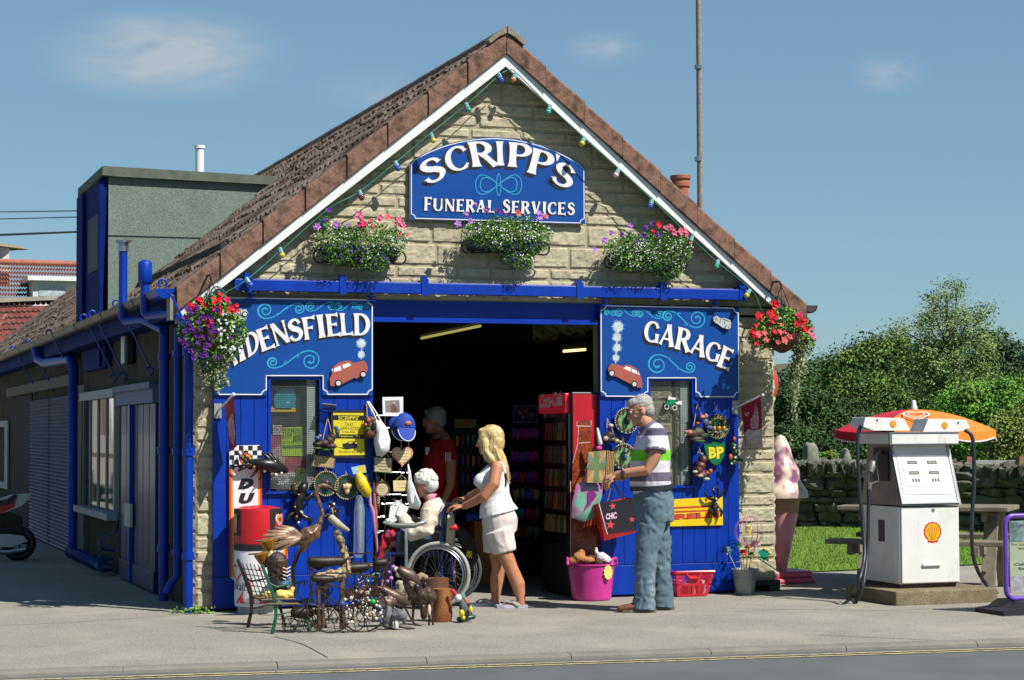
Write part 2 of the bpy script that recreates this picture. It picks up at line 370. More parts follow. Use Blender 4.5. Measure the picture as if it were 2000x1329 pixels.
# ------------------------------------------------------------------ the garage building
GB=thing('garage_building','stone gabled garage with blue sliding doors and a long tiled roof','building',(2.6,.06,0))
XL,XR,SY=0.0,5.187,.06 # stone corners, stone face
stone=mat('rock_faced_stone',(198,189,160),.95,.1,9,bump=.4,bscale=45,island=.1,spec=.15)
ramp2(stone,1.6,(148,136,105),.52,.72,.55);ramp2(stone,30,(120,108,80),.56,.7,.5,3);ramp2(stone,60,(226,216,184),.58,.72,.5,2)
mortar=mat('mortar',(184,174,146),.95,.1,20,bump=.3,spec=.1)
APX,APZ=2.603,4.816;EL=(-.188,2.579);ER=(5.415,2.545)
SLL=(APZ-EL[1])/(APX-EL[0]);SLR=(APZ-ER[1])/(ER[0]-APX)
def roofz(x):return EL[1]+(x-EL[0])*SLL if x<APX else ER[1]+(ER[0]-x)*SLR
def xlim(z,off=.2):
    return max(XL,EL[0]+(z+off-EL[1])/SLL),min(XR,ER[0]-(z+off-ER[1])/SLR)
rs=random.Random(11)
def courses(z0,z1):
    z=z0;out=[]
    while z<z1-.01:
        h=rs.choice((.108,.108,.145,.19,.1));h=min(h,z1-z);out.append((z,z+h));z+=h
    return out
def block(mb,x0,x1,z0,z1,yf,lim=None,dep=.0075,rx=None):
    nx=max(4,int((x1-x0)/.022));nz=max(4,int((z1-z0)/.02));sd_=rs.random()*99
    V=[]
    for j in range(nz+1):
        for i in range(nx+1):
            u,v=i/nx,j/nz;x=x0+(x1-x0)*u;z=z0+(z1-z0)*v
            e=min(u*(x1-x0),(1-u)*(x1-x0),v*(z1-z0),(1-v)*(z1-z0));k=min(1,e/.018)
            nzv=noise.fractal(Vector((x*9+sd_,z*12,sd_)),1,2,4)
            d=-.005-(dep*k*(.35+.9*nzv)+.006*noise.noise(Vector((x*30,z*40,sd_))))*(k>0)
            if e<=1e-6:d=.01;x+=(.004 if u==0 else-.004 if u==1 else 0);z+=(.004 if v==0 else-.004 if v==1 else 0)
            if lim:a,b=lim(z);x=min(max(x,a),b)
            V.append((x,yf+d,z))
    F=[(j*(nx+1)+i,j*(nx+1)+i+1,(j+1)*(nx+1)+i+1,(j+1)*(nx+1)+i)for j in range(nz)for i in range(nx)]
    mb.add(V,F,0)
ms=MB()
for z0,z1 in courses(2.535,4.66):
    a,b=xlim(z0,.12);x=a-rs.uniform(0,.3)
    while x<b:
        wd=rs.uniform(.24,.6)if z1-z0>.12 else rs.uniform(.3,.55)
        xe=x+wd
        if b-xe<.12:xe=b
        if xe>a:block(ms,max(x,a),min(xe,b),z0,z1,SY,lambda z:xlim(z,.12))
        x=xe
ms.slab([(XL+.02,2.38),(XR-.02,2.38),(XR-.02,roofz(XR)-.12),(APX,APZ-.14),(XL+.02,roofz(XL)-.12)],SY+.004,SY+.3,1)
def pillar(x0,x1,z0,z1):
    for k,(a,b)in enumerate(courses(z0,z1)):
        if x1-x0<.2 or(k%3==1):block(ms,x0,x1,a,b,SY)
        else:
            c=x0+(x1-x0)*rs.uniform(.3,.7);block(ms,x0,c,a,b,SY);block(ms,c,x1,a,b,SY)
    ms.box(x0+.01,x1-.01,SY+.004,SY+.3,z0,z1,1)
pillar(XL,.62,.02,2.53);pillar(4.22,XR,.1,2.53);pillar(3.56,4.2,.02,2.53)
# side faces of the corner stones
for z0,z1 in courses(.02,2.4):
    n0=len(ms.V);wd=rs.choice((.12,.2,.28));block(ms,0,wd,z0,z1,0,dep=.02)
    ms.xf(Matrix(((0,1,0,XL+.002),(1,0,0,SY),(0,0,1,0),(0,0,0,1))),n0)
for z0,z1 in courses(.1,2.4):
    n0=len(ms.V);wd=rs.choice((.2,.28,.4));block(ms,0,wd,z0,z1,0,dep=.02)
    ms.xf(Matrix(((0,-1,0,XR-.002),(1,0,0,SY),(0,0,1,0),(0,0,0,1))),n0)
ms.build('stone_front',[stone,mortar],GB)
mb=MB();mb.box(4.46,XR+.03,SY-.02,SY+.3,.055,.1);mb.box(XR-.08,XR+.03,SY-.018,SY+.5,0,.055);mb.build('plinth',mat('plinth_felt',(60,55,50),.9,.2),GB)
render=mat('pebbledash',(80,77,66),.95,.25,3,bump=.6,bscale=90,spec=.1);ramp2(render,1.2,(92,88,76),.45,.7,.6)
YB=26.0
mb=MB();mb.box(XL+.01,XL+.26,SY+.12,YB,-.05,2.44);mb.box(XR-.26,XR-.01,SY+.12,YB,-.05,2.44);mb.box(XL+.27,XR-.27,YB-.3,YB,0,2.44)
mb.slab([(XL+.05,2.441),(XR-.05,2.441),(APX,APZ-.2)],YB-.31,YB-.02);mb.build('side_wall',render,GB)
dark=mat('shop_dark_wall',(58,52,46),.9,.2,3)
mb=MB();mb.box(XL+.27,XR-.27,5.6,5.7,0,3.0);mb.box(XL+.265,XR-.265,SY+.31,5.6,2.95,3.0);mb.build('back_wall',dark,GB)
# lintel over the open doorway
mb=MB();x0=q(722,600)[0];x1=q(1176,600)[0];zb=W(950,632,.02)[2]
mb.box(x0-.3,x1+.3,.055,SY+.25,zb+.045,2.53);mb.box(x0-.02,x1-.02,.0,.054,zb,zb+.018);mb.box(x0-.02,x1-.05,.035,.054,zb+.0185,zb+.045)
mb.build('lintel',BLUE,GB)
# roof
tile=mat('concrete_tile',(142,126,116),.95,.2,9,bump=.4,bscale=60,spec=.1);ramp2(tile,2.2,(70,58,46),.47,.6,.95);ramp2(tile,14,(62,52,40),.5,.62,.8)
ramp2(tile,35,(170,160,145),.6,.72,.5)
def tiles(mb,side):
    e,sl_=(EL,SLL)if side<0 else(ER,SLR)
    ex=e[0];gx=.27;y=-.1;per=.165
    ys=[]
    prof=((0,0),(.3,0),(.45,.024),(.62,.032),(.8,.024),(.93,0))
    ny=int((YB+.2)/per)if side<0 else 60
    per2=per if side<0 else(YB+.2)/60
    ys=np.array([-.02+per2*(i+p)for i in range(ny)for p,_ in prof]);pz=np.array([h for i in range(ny)for _,h in prof])
    nc=int(round(abs(APX-ex)/gx));gx=abs(APX-ex)/nc
    r2=np.random.default_rng(3)
    for c in range(nc):
        rows=[]
        for t,dz in((-.08,.002),(0,.022),(.5,.012),(1.05,.0)):
            x=(c+t)*gx;jit=np.repeat(r2.normal(0,.004,ny),len(prof))if t<=0 else 0
            X=ex+np.sign(APX-ex)*(x+jit);Z=e[1]+(x)*sl_-.03+dz+pz+(np.repeat(r2.normal(0,.003,ny),len(prof)))
            if t<0:X=X+np.sign(APX-ex)*.06*gx;Z=Z-.012
            rows.append(np.stack([X+0*ys,ys,Z],1))
        V=np.concatenate(rows);n=len(ys);i=np.arange(n-1)
        for k in range(3):mb_f.append(None)
        F=np.concatenate([np.stack([i+k*n,i+1+k*n,i+1+(k+1)*n,i+(k+1)*n],1)for k in range(3)])
        mb.add(V,F)
mb_f=[]
mb=MB();tiles(mb,-1);tiles(mb,1);roof=mb.build('roof',tile,GB,smooth=35)
moss=mat('roof_moss',(66,56,38),1,.4,30,bump=.8,bscale=120,island=.3,spec=.05)
mb=MB();rm=random.Random(4)
for i in range(1700):
    t=rm.random();y=rm.uniform(0,24)**1.0;x=EL[0]+t*(APX-EL[0])
    if noise.noise(Vector((x*1.1,y*.45,3)))+.35*noise.noise(Vector((x*5,y*3,8)))<.0:continue
    s_=rm.uniform(.01,.028);mb.ell((x,y,roofz(x)+.004),(s_*1.2,s_*1.3,s_*.7),n=6,k=4)
mb.build('moss',moss,GB)
ridge_m=mat('ridge_tile',(132,108,96),.95,.2,12,bump=.4);mortar2=mat('ridge_mortar',(150,140,120),.95,.15,30,bump=.6)
mb=MB()
for i in range(58):
    y=-.12+.45*i;mb.tube([(APX,y,APZ-.045+.004*(i%2)),(APX,y+.455,APZ-.045-.002*(i%3))],.075 if i%2 else.077,12)
mb.build('ridge',ridge_m,GB,smooth=60)
mb=MB()
for s_,x_ in((-1,APX),(1,APX)):
    pts=[(APX+s_*.005,APZ+.04),(APX+s_*.06,APZ+.005),(APX+s_*.17,APZ-.09),(APX+s_*.15,APZ-.115),(APX+s_*.07,APZ-.05),(APX+s_*.005,APZ-.02)]
    mb.slab(pts,-.165,-.06)
mb.build('ridge_bedding',mortar2,GB)
verge=mat('verge_tile',(148,114,98),.95,.18,14,bump=.55,bscale=50,spec=.1,island=.06)
ramp2(verge,9,(84,68,56),.48,.64,.85);ramp2(verge,5,(188,178,165),.66,.72,.8);ramp2(verge,60,(88,68,58),.55,.7,.6,3)
def along(e,s_,dz,y):return Vector((e[0]+(APX-e[0])*s_,y,e[1]+(APZ-e[1])*s_+dz))
for e,nt_ in((EL,8),(ER,8)):
    for k in range(nt_):
        mb=MB();s0,s1=k/nt_,min((k+1.0)/nt_,1.)
        g=.003*math.copysign(1,APX-e[0])
        h0,h1,f0,f1=.198,.188,-.155,-.143 # tail end sits a little lower and prouder
        P=[]
        for s_,hh,yy,lift in((s0,h0,f0,.012),(s1,h1,f1,-.004)):
            xq=g if s_==s0 else-g*.6
            a=along(e,s_,lift,yy);a.x+=xq
            P+=[a+Vector((0,0,-hh)),a+Vector((0,.0,-.02)),a+Vector((0,.022,0)),a+Vector((0,.16,.004)),a+Vector((0,.16,-.03)),a+Vector((0,.035,-.035)),a+Vector((0,.035,-hh))]
        F=[(i,(i+1)%7,7+(i+1)%7,7+i)for i in range(7)]+[tuple(range(7)),tuple(range(13,6,-1))]
        mb.add([tuple(p)for p in P],F);mb.build('verge_tile',verge,GB,bevel=.004)
    mb=MB();sg=-1 if e is EL else 1
    a0,a1=along(e,.0,-.195,-.1),along(e,1,-.195+.004,-.1)
    P=[(a0.x,-.12,a0.z),(a1.x,-.12,a1.z),(a1.x,-.12,a1.z-.105),(a0.x,-.12,a0.z-.085)]
    mb.add(P+[(x,-.09,z)for x,_,z in P],[(0,1,2,3),(7,6,5,4),(0,4,5,1),(3,2,6,7),(0,3,7,4),(1,5,6,2)])
    mb.build('bargeboard',WHITE,GB)
    mb=MB();P=[(a0.x,-.09,a0.z-.01),(a1.x,-.09,a1.z-.012),(a1.x,SY+.02,a1.z-.012),(a0.x,SY+.02,a0.z-.01)]
    mb.poly(P);mb.build('soffit',mat('soffit_board',(120,112,98),.9,.15),GB)
mb=MB();mb.box(-.235,-.19,-.118,.05,2.33,2.53);mb.build('box_end',mat('grey_board',(150,146,138),.8,.15),GB)
mb=MB();mb.box(-.185,-.0,.062,YB,2.36,2.385);mb.box(-.2,-.184,.05,YB,2.36,2.55);MBL=mat('matt_blue_paint',(8,36,112),.75,.15,6,spec=.08);mb.build('fascia',MBL,GB)
# gutters
gut=mat('gutter_metal',(70,62,62),.45,.3,6,metal=.2)
def gutter(mb,x,y0,y1,z,r,m=0):
    V=[];n=9
    for y in(y0,y1):
        for rr in(r,r-.008):
            for i in range(n):a=math.pi+math.pi*i/(n-1);V.append((x+rr*math.cos(a),y,z+rr*math.sin(a)))
    F=[(i,i+1,2*n+i+1,2*n+i)for i in range(n-1)]+[(n+i,n+i+1,3*n+i+1,3*n+i)for i in range(n-1)]+[(i,i+1,n+i+1,n+i)for i in range(n-1)]+[(0,n,3*n,2*n),(n-1,2*n-1,4*n-1,3*n-1)]
    mb.add(V,F,m);return mb
mb=gutter(MB(),-.265,-.08,YB,2.575,.075)
for y in range(0,24,2):gutter(mb,-.265,y+1.2,y+1.27,2.578,.082)
g=mb.build('gutter',gut,GB,smooth=40)
mb=MB();n=9;mb.add([(-.265+.08*math.cos(math.pi+math.pi*i/8),y,2.578+.08*math.sin(math.pi+math.pi*i/8))for y in(-.1,.35)for i in range(9)],[tuple(range(9)),tuple(range(17,8,-1))]+[(i,i+1,10+i,9+i)for i in range(8)]+[(0,9,17,8)])
mb.build('gutter_end',BLUE,g)
mb=gutter(MB(),5.49,-.08,YB,2.54,.07);mb.add([(5.49+.07*math.cos(math.pi+math.pi*i/8),-.08,2.54+.07*math.sin(math.pi+math.pi*i/8))for i in range(9)],[tuple(range(9))]);mb.build('gutter',gut,GB,smooth=40)
for(px,py)in((318,582),(227,612),(180,632),(163,640),(95,667),(54,681),(25,691)):
    Y=XP(px,py,-.33)[1];mb=MB()
    mb.ring((-.33,Y,2.6),.032,.009,(0,1,0),14,6,a0=-60,a1=230);mb.tube([(-.33,Y,2.56),(-.26,Y,2.5),(-.02,Y,2.02)],.009,6);mb.ring((-.03,Y,1.99),.035,.008,(0,1,0),12,5,a0=0,a1=270)
    mb.build('gutter_stay',BLUE,GB)
# pipes on the side wall
for(px,r,top,bot)in((320,.043,2.45,.0),(347,.033,2.3,.14),(368,.038,2.3,.0)):
    Y=XP(px,900,-.07)[1];mb=MB();pts=[(-.07,Y,bot),(-.07,Y,top)]
    if r==.033:pts=[(-.16,Y-.02,bot-.02),(-.13,Y-.01,bot+.05),(-.07,Y,bot+.12),(-.07,Y,top)]
    mb.tube(pts,r,12)
    for z in(.42,1.25,2.05):mb.tube([(-.07,Y,z),(-.07,Y,z+.06)],r+.012,12)
    mb.build('downpipe',BLUE,GB,smooth=50)
for(px,pt,pb,capk)in((240,492,628,0),(283,522,618,1)):
    b_=XP(px,pb,-.33);t_=XP(px,pt,-.33);mb=MB();Y=b_[1]
    mb.tube([(-.33,Y,t_[2]),(-.33,Y,b_[2]+.03),(-.31,Y-.03,b_[2]),(-.2,Y-.35 if px==240 else Y-.5,b_[2]-.005),(-.12,Y-.9,b_[2]-.12)],.038,12)
    if capk:mb.tube([(-.33,Y,t_[2]-.12),(-.33,Y,t_[2]+.03)],.058,12,rnd=.5)
    p=mb.build('vent_pipe',BLUE,GB,smooth=50)
    if not capk:
        mb=MB();mb.tube([(-.33,Y,t_[2]),(-.33,Y,t_[2]+.08)],.046,12);mb.tube([(-.33,Y,t_[2]+.08),(-.33,Y,t_[2]+.1)],.068,12);mb.build('pipe_cowl',STEEL,p,smooth=50)
# far downpipe with swan neck
Y=XP(143,900,-.08)[1];mb=MB();mb.tube([(-.27,Y+2.3,2.5),(-.25,Y+2.2,2.36),(-.2,Y+1.9,2.3),(-.1,Y+.1,2.28),(-.08,Y,2.2),(-.08,Y,.05)],.06,10);mb.build('downpipe',BLUE,GB,smooth=50)
# side doors, window, shutter
oldblue=mat('weathered_blue_paint',(30,36,96),.4,.2,9,coat=.08);ramp2(oldblue,5,(88,84,120),.5,.7,.5,6,(3,3,.4))
Y0,Y1=XP(311,900,0)[1],XP(243,900,0)[1];zt=XP(280,790,-.02)[2]
dr=MB();nb=12
for i in range(nb):
    a,b=Y0+(Y1-Y0)*i/nb,Y0+(Y1-Y0)*(i+1)/nb;dr.box(-.035+.003*(i%2),.02,a+.006,b-.006,.2,zt)
dr.box(-.05,.02,Y0,Y1,.02,.2);side_door=dr.build('door',oldblue,GB,bevel=.003)
mb=MB();mb.box(-.07,.02,Y0-.05,Y1+.12,zt+.005,zt+.17);mb.box(-.1,-.071,Y0-.05,Y1+.14,zt+.13,zt+.19);mb.build('door_lintel',mat('weathered_blue_board',(84,96,140),.6,.2,12),GB)
mb=MB();yy=Y0+(Y1-Y0)*.62;mb.box(-.075,-.036,yy-.04,yy+.04,.02,zt);mb.build('door_post',BLUE,side_door)
mb=MB();a,b=XP(255,985,-.07),XP(247,1028,-.07);mb.box(-.08,-.052,min(a[1],b[1])-.02,max(a[1],b[1])+.1,b[2],a[2])
mb.build('notice',mat('grey_notice',(190,190,185),.6,.1,40),side_door)
Y0,Y1=XP(231,900,0)[1],XP(166,900,0)[1];z0=XP(200,995,0)[2];z1=XP(200,780,0)[2]
mb=MB();mb.box(-.015,.005,Y0+.05,Y1-.05,z0,z1);win=mb.build('side_window',mat('dark_glass',(40,46,52),.03,.2,2,spec=1.),GB)
mb=MB();fr=mat('grey_frame',(158,166,168),.6,.12,12)
for a,b in((Y0,Y0+.08),(Y1-.08,Y1)):mb.box(-.04,.02,a,b,z0,z1)
for t in(.27,.52,.77):yy=Y0+(Y1-Y0)*t;mb.box(-.03,.02,yy-.02,yy+.02,z0+.001,z1-.001)
mb.box(-.065,.02,Y0-.02,Y1+.02,z1,z1+.09);mb.build('window_frame',fr,win)
mb=MB();mb.box(-.12,.02,Y0-.06,Y1+.06,z0-.07,z0-.002);mb.build('window_sill',fr,win)
Y0,Y1=XP(136,900,-.05)[1],XP(58,900,-.05)[1];zt=XP(100,778,-.05)[2]
mb=MB();ns=40
for k in range(2):
    a,b=(Y0,Y0+(Y1-Y0)*.47)if k==0 else(Y0+(Y1-Y0)*.49,Y1)
    V=[];n=ns*4+1
    for y in(a,b):
        for i in range(n):z=.02+(zt-.02)*i/(n-1);V.append((-.05-.014*math.sin(2*math.pi*i/4),y,z))
    mb.add(V,[(i,i+1,n+i+1,n+i)for i in range(n-1)])
mb.build('shutter',mat('shutter_blue',(36,44,96),.5,.2,6,coat=.12,c2=(58,72,110)),GB,smooth=60)
mb=MB();mb.box(-.04,.02,Y0-1.2,Y0-.02,.02,zt+.1);mb.box(-.06,.02,Y0-.2,Y1+3.5,zt+.12,zt+.25);mb.build('shutter_lintel',mat('concrete_lintel',(112,108,96),.9,.15),GB)
mb=MB();mb.box(-.01,.02,Y1+.2,Y1+3,.02,zt+.1);mb.build('dark_opening_panel',mat('opening_shade',(30,28,26),.9,.1),GB)  # flat panel on the solid wall, an opening's inner shade put into its colour
Yl=XP(248,690,-.06)[1];mb=MB();mb.box(-.09,-.0,Yl-.12,Yl+.16,XP(248,712,-.06)[2],XP(248,655,-.06)[2]);p_=mb.build('lamp_box',BLACK,GB,bevel=.02)
mb=MB();mb.box(-.1,-.091,Yl-.08,Yl+.13,XP(248,710,-.06)[2],XP(248,657,-.06)[2]);mb.build('lamp_cover',mat('lamp_white',(205,210,208),.4,.05),p_)
# dormer
DY,DX=4.82,-.04;z_t=W(214,345,DY)[2];YD2=XP(165,500,DX)[1]
felt=mat('green_mineral_felt',(124,140,130),.98,.1,2.5,bump=.3,bscale=150,spec=.1);ramp2(felt,110,(172,186,176),.5,.66,.7,2);ramp2(felt,90,(78,88,80),.54,.68,.6,2)
xr=EL[0]+(z_t-EL[1])/SLL
dm=MB();dm.slab([(DX,roofz(DX)-.2),(DX,z_t),(xr,z_t),(EL[0]+.1,EL[1]-.1)],DY,YD2,0);dorm=dm.build('dormer',felt,GB)
mb=MB();mb.slab([(DX-.07,z_t+.005),(DX-.07,z_t+.1),(xr+.05,z_t+.06),(xr,z_t-.03),(DX+.1,z_t-.005)],DY-.06,YD2+.06,0);mb.build('dormer_roof',mat('felt_edge',(104,112,100),.98,.2,9,bump=.4,bscale=90),dorm)
mb=MB();mb.box(DX-.01,xr-.3,DY-.006,DY-.002,z_t-.62,z_t-.61);mb.build('felt_seam',BLACK,dorm)
zb_=XP(190,722,-.03)[2]
mb=MB();mb.box(DX-.05,DX-.003,DY+.02,YD2-.02,2.6,z_t-.01);mb.box(DX-.02,DX+.06,DY+.02,YD2-.02,zb_,2.34);mb.box(DX-.09,DX-.051,DY,DY+.12,zb_,z_t-.02);mb.box(DX-.09,DX-.051,YD2-.5,YD2,2.62,z_t-.02);mb.build('dormer_front',MBL,dorm)
mb=MB();mb.box(DX-.06,DX-.052,DY+.35,YD2-.75,3.15,z_t-.35);mb.build('dormer_window',mat('dormer_glass',(26,38,56),.5,.3,3,spec=.1),dorm)
mb=MB();mb.add([tuple(XP(165,645,-.3)),tuple(XP(212,612,-.3)),tuple(XP(228,597,-.16)),tuple(XP(182,626,-.16))],[(0,1,2,3)]);mb.build('lead_flashing',mat('lead',(170,170,172),.6,.15),dorm)
p0_=W(390,342,6.5);p1_=W(390,289,6.5);mb=MB();mb.tube([(p0_[0],6.5,p0_[2]-.6),tuple(p1_)],.05,12);mb.tube([(p1_[0],6.5,p1_[2]-.01),(p1_[0],6.5,p1_[2]+.025)],.062,12)
mb.build('flue_pipe',WHITE,GB,smooth=50)
mb=MB();Ya,Yc=XP(14,900,-.03)[1],XP(-60,900,-.03)[1];za,zc=XP(8,955,-.03)[2],XP(8,822,-.03)[2];mb.box(-.03,-.005,Ya,Ya+.5,za,zc);mb.box(-.03,-.005,Ya+.5,Yc,zc-.1,zc);mb.box(-.03,-.005,Ya+.5,Yc,za,za+.1);mb.build('far_window_frame',fr,GB)
# chimney pot seen over the right slope
cp=W(1329,350,7.5);mb=MB();mb.lathe([(.1,-1.2),(.105,-.12),(.125,-.1),(.125,-.05),(.115,-.04),(.115,-.02),(.135,0),(.135,.04),(.1,.05),(.09,-.2)],tuple(cp),20)
mb.build('chimney_pot',mat('terracotta',(178,104,78),.85,.12,10),GB,smooth=40)
mb=MB();mb.box(cp[0]-.3,cp[0]+.3,7.2,7.8,2.4,cp[2]-.75);mb.build('chimney_stack',stone,GB)
# ------------------------------------------------------------------ lettering: flared serif capitals drawn with the brush strokes of a sign writer
TK,TN=.2,.085
def stem(x0,y0,x1,y1,w=TK,fl=1.45):
    t=np.array([0,.06,.16,.3,.5,.7,.84,.94,1]);k=np.array([fl,1.25,1.06,1,.97,1,1.06,1.25,fl])
    return(np.stack([x0+(x1-x0)*t,y0+(y1-y0)*t],1),w*k)
def arm(x0,y0,x1,y1,w=TN,end=.24):
    t=np.array([0,.5,.72,.9,1]);return(np.stack([x0+(x1-x0)*t,y0+(y1-y0)*t],1),np.array([w,w,w*1.15,end*.72,end]))
def arc(cx,cy,rx,ry,a0,a1,tk=TK,tn=TN,n=26):
    a=np.radians(np.linspace(a0,a1,n));return(np.stack([cx+rx*np.cos(a),cy+ry*np.sin(a)],1),tn+(tk-tn)*np.abs(np.cos(a))**1.3)
GL={
 'I':(.34,[stem(.17,0,.17,1)]),
 'L':(.62,[stem(.15,0,.15,1),arm(.15,.045,.6,.06)]),
 'E':(.66,[stem(.15,0,.15,1),arm(.15,.045,.63,.06),arm(.15,.955,.58,.94),arm(.15,.52,.5,.52,TN,.2)]),
 'F':(.62,[stem(.15,0,.15,1),arm(.15,.955,.6,.93),arm(.15,.5,.5,.5,TN,.2)]),
 'D':(.78,[stem(.15,0,.15,1),arc(.3,.5,.38,.455,-90,90),arm(.15,.045,.31,.045,TN,TN),arm(.15,.955,.31,.955,TN,TN)]),
 'P':(.64,[stem(.15,0,.15,1),arc(.32,.72,.24,.235,-90,90),arm(.15,.485,.33,.485,TN,TN),arm(.15,.955,.33,.955,TN,TN)]),
 'R':(.72,[stem(.15,0,.15,1),arc(.32,.73,.23,.225,-90,90),arm(.15,.505,.33,.505,TN,TN),arm(.15,.955,.33,.955,TN,TN),stem(.36,.5,.66,0,.19,1.3)]),
 'N':(.86,[stem(.14,0,.14,1,.09,2.2),stem(.14,.96,.72,.04,.2,1.1),stem(.72,0,.72,1,.09,2.2)]),
 'A':(.84,[stem(.12,0,.42,.97,.1,1.9),stem(.7,0,.41,.98,.21,1.3),arm(.24,.3,.6,.3,TN,TN)]),
 'V':(.8,[stem(.14,1,.4,.03,.21,1.3),stem(.68,1,.42,.03,.1,1.9)]),
 'U':(.82,[stem(.15,.35,.15,1,TK,1.3),arc(.42,.36,.27,.32,180,360,.17,.09),stem(.69,.35,.69,1,.11,1.7)]),
 'C':(.72,[arc(.42,.5,.32,.45,52,308),arm(.6,.86,.66,.74,.12,.2),arm(.6,.14,.66,.24,.09,.13)]),
 'G':(.82,[arc(.42,.5,.32,.45,52,300),arm(.6,.86,.68,.72,.12,.2),stem(.68,.04,.68,.45,.17,1.35)]),
 'S':(.62,[(spline([(.52,.82),(.4,.94),(.22,.92),(.13,.77),(.22,.6),(.42,.47),(.52,.3),(.44,.1),(.26,.05),(.1,.16)],5),None),arm(.46,.88,.53,.74,.1,.2),arm(.17,.1,.09,.26,.1,.2)]),
 "'":(.26,[stem(.13,1,.1,.72,.12,1.0)]),
 'O':(.84,[arc(.42,.5,.32,.455,0,360)]),
 ' ':(.4,[])}
_p,_=GL['S'][1][0];t_=np.linspace(0,1,len(_p));GL['S'][1][0]=(_p,.1+.13*np.exp(-((t_-.5)/.24)**2))
def glyph_quads(ch,bold=1.):
    out=[]
    for pts,w in GL[ch][1]:
        P=np.array(pts,float);T=np.zeros_like(P);T[1:-1]=P[2:]-P[:-2];T[0]=P[1]-P[0];T[-1]=P[-1]-P[-2]
        T/=np.maximum(np.linalg.norm(T,axis=1),1e-9)[:,None];N=np.stack([-T[:,1],T[:,0]],1);w=np.asarray(w)*bold
        out.append(np.concatenate([P+N*w[:,None]/2,P-N*w[:,None]/2]))
    return out
LAY=.00025
def letter(mb,ch,quad,Y,m=0,off=(0,0),bold=1.):
    """quad: pixel corners BL, BR, TL, TR of the letter's box"""
    BL,BR,TL,TR=[np.array(a,float)+np.array(off)for a in quad];adv=GL[ch][0]
    for k,Q in enumerate(glyph_quads(ch,bold)):
        u=Q[:,:1]/adv;v=Q[:,1:]
        P=BL*(1-u)*(1-v)+BR*u*(1-v)+TL*(1-u)*v+TR*u*v;n=len(P)//2
        mb.add([tuple(W(x,y,Y-LAY*k))for x,y in P],[(i,i+1,n+i+1,n+i)for i in range(n-1)],m)
def letters(mb,lst,Y,wm,sm,sh=(-4,6),steps=5,zs=None,bold=1.):
    if zs:(ox,oy,s)=zs;lst=[(c,[(ox+x/s,oy+y/s)for x,y in qd])for c,qd in lst]
    for c,qd in lst:
        for k in range(steps,0,-1):letter(mb,c,qd,Y-LAY*4*(steps-k)*.5,sm,(sh[0]*k/steps,sh[1]*k/steps),bold)
    for c,qd in lst:letter(mb,c,qd,Y-LAY*16,wm,(0,0),bold)
def line_quads(s,p0,p1,h,gap=.06,first=1.):
    p0=np.array(p0,float);p1=np.array(p1,float);tot=sum(GL[c][0]+gap for c in s);d=p1-p0;n=np.array([d[1],-d[0]])/np.linalg.norm(d);x=0;out=[]
    for i,c in enumerate(s):
        a=p0+d*x/tot;b=p0+d*(x+GL[c][0])/tot;hh=h*(first if i==0 or s[i-1]==' ' else 1)
        out.append((c,[a,b,a+n*hh,b+n*hh]));x+=GL[c][0]+gap
    return out
_tc={}
def btext_mesh(s,bold=0.,shear=0.):
    k=(s,bold,shear)
    if k not in _tc:
        cu=bpy.data.curves.new('txt','FONT');cu.body=s;cu.offset=bold;cu.shear=shear;cu.align_x='CENTER';cu.resolution_u=3;o=bpy.data.objects.new('txt',cu);COL.objects.link(o)
        dg=bpy.context.evaluated_depsgraph_get();me=o.evaluated_get(dg).to_mesh()
        V=np.array([v.co[:2]for v in me.vertices]);F=[tuple(p.vertices)for p in me.polygons]
        o.evaluated_get(dg).to_mesh_clear();bpy.data.objects.remove(o);bpy.data.curves.remove(cu);_tc[k]=(V,F)
    return _tc[k]
def text_px(mb,s,quad,Y,m=0,bold=0.,shear=0.):
    """plain sans text filling the pixel quad BL, BR, TL, TR at depth Y"""
    V,F=btext_mesh(s,bold,shear);lo=V.min(0);hi=V.max(0);U=(V-lo)/(hi-lo);u,v=U[:,:1],U[:,1:]
    BL,BR,TL,TR=[np.array(a,float)for a in quad];P=BL*(1-u)*(1-v)+BR*u*(1-v)+TL*(1-u)*v+TR*u*v
    mb.add([tuple(W(x,y,Y))for x,y in P],F,m)
def text_map(mb,s,fn,m=0,bold=0.,shear=0.):
    """text through fn(u, v) -> 3D point"""
    V,F=btext_mesh(s,bold,shear);lo=V.min(0);hi=V.max(0);U=(V-lo)/(hi-lo);mb.add([tuple(fn(a,b))for a,b in U],F,m)
def rect_px(x0,y0,x1,y1):return[(x0,y1),(x1,y1),(x0,y0),(x1,y0)]
def ppx(pts,Y):return[q(x,y,Y)for x,y in pts]
def ribpx(mb,pts,wpx,Y,m=0,close=False):
    s_=W(1001,700,Y)[0]-W(1000,700,Y)[0]
    w_=np.array(wpx)*s_ if hasattr(wpx,'__len__')else wpx*s_
    mb.rib(ppx(pts,Y),w_,Y,m,close)
def spiral(c,r,a0,a1,r0=.12,n=40,asp=1.):
    t=np.linspace(0,1,n);a=np.radians(a0+(a1-a0)*t);rr=r*(r0+(1-r0)*t**.85);return np.stack([c[0]+rr*np.cos(a),c[1]+rr*np.sin(a)*asp],1)
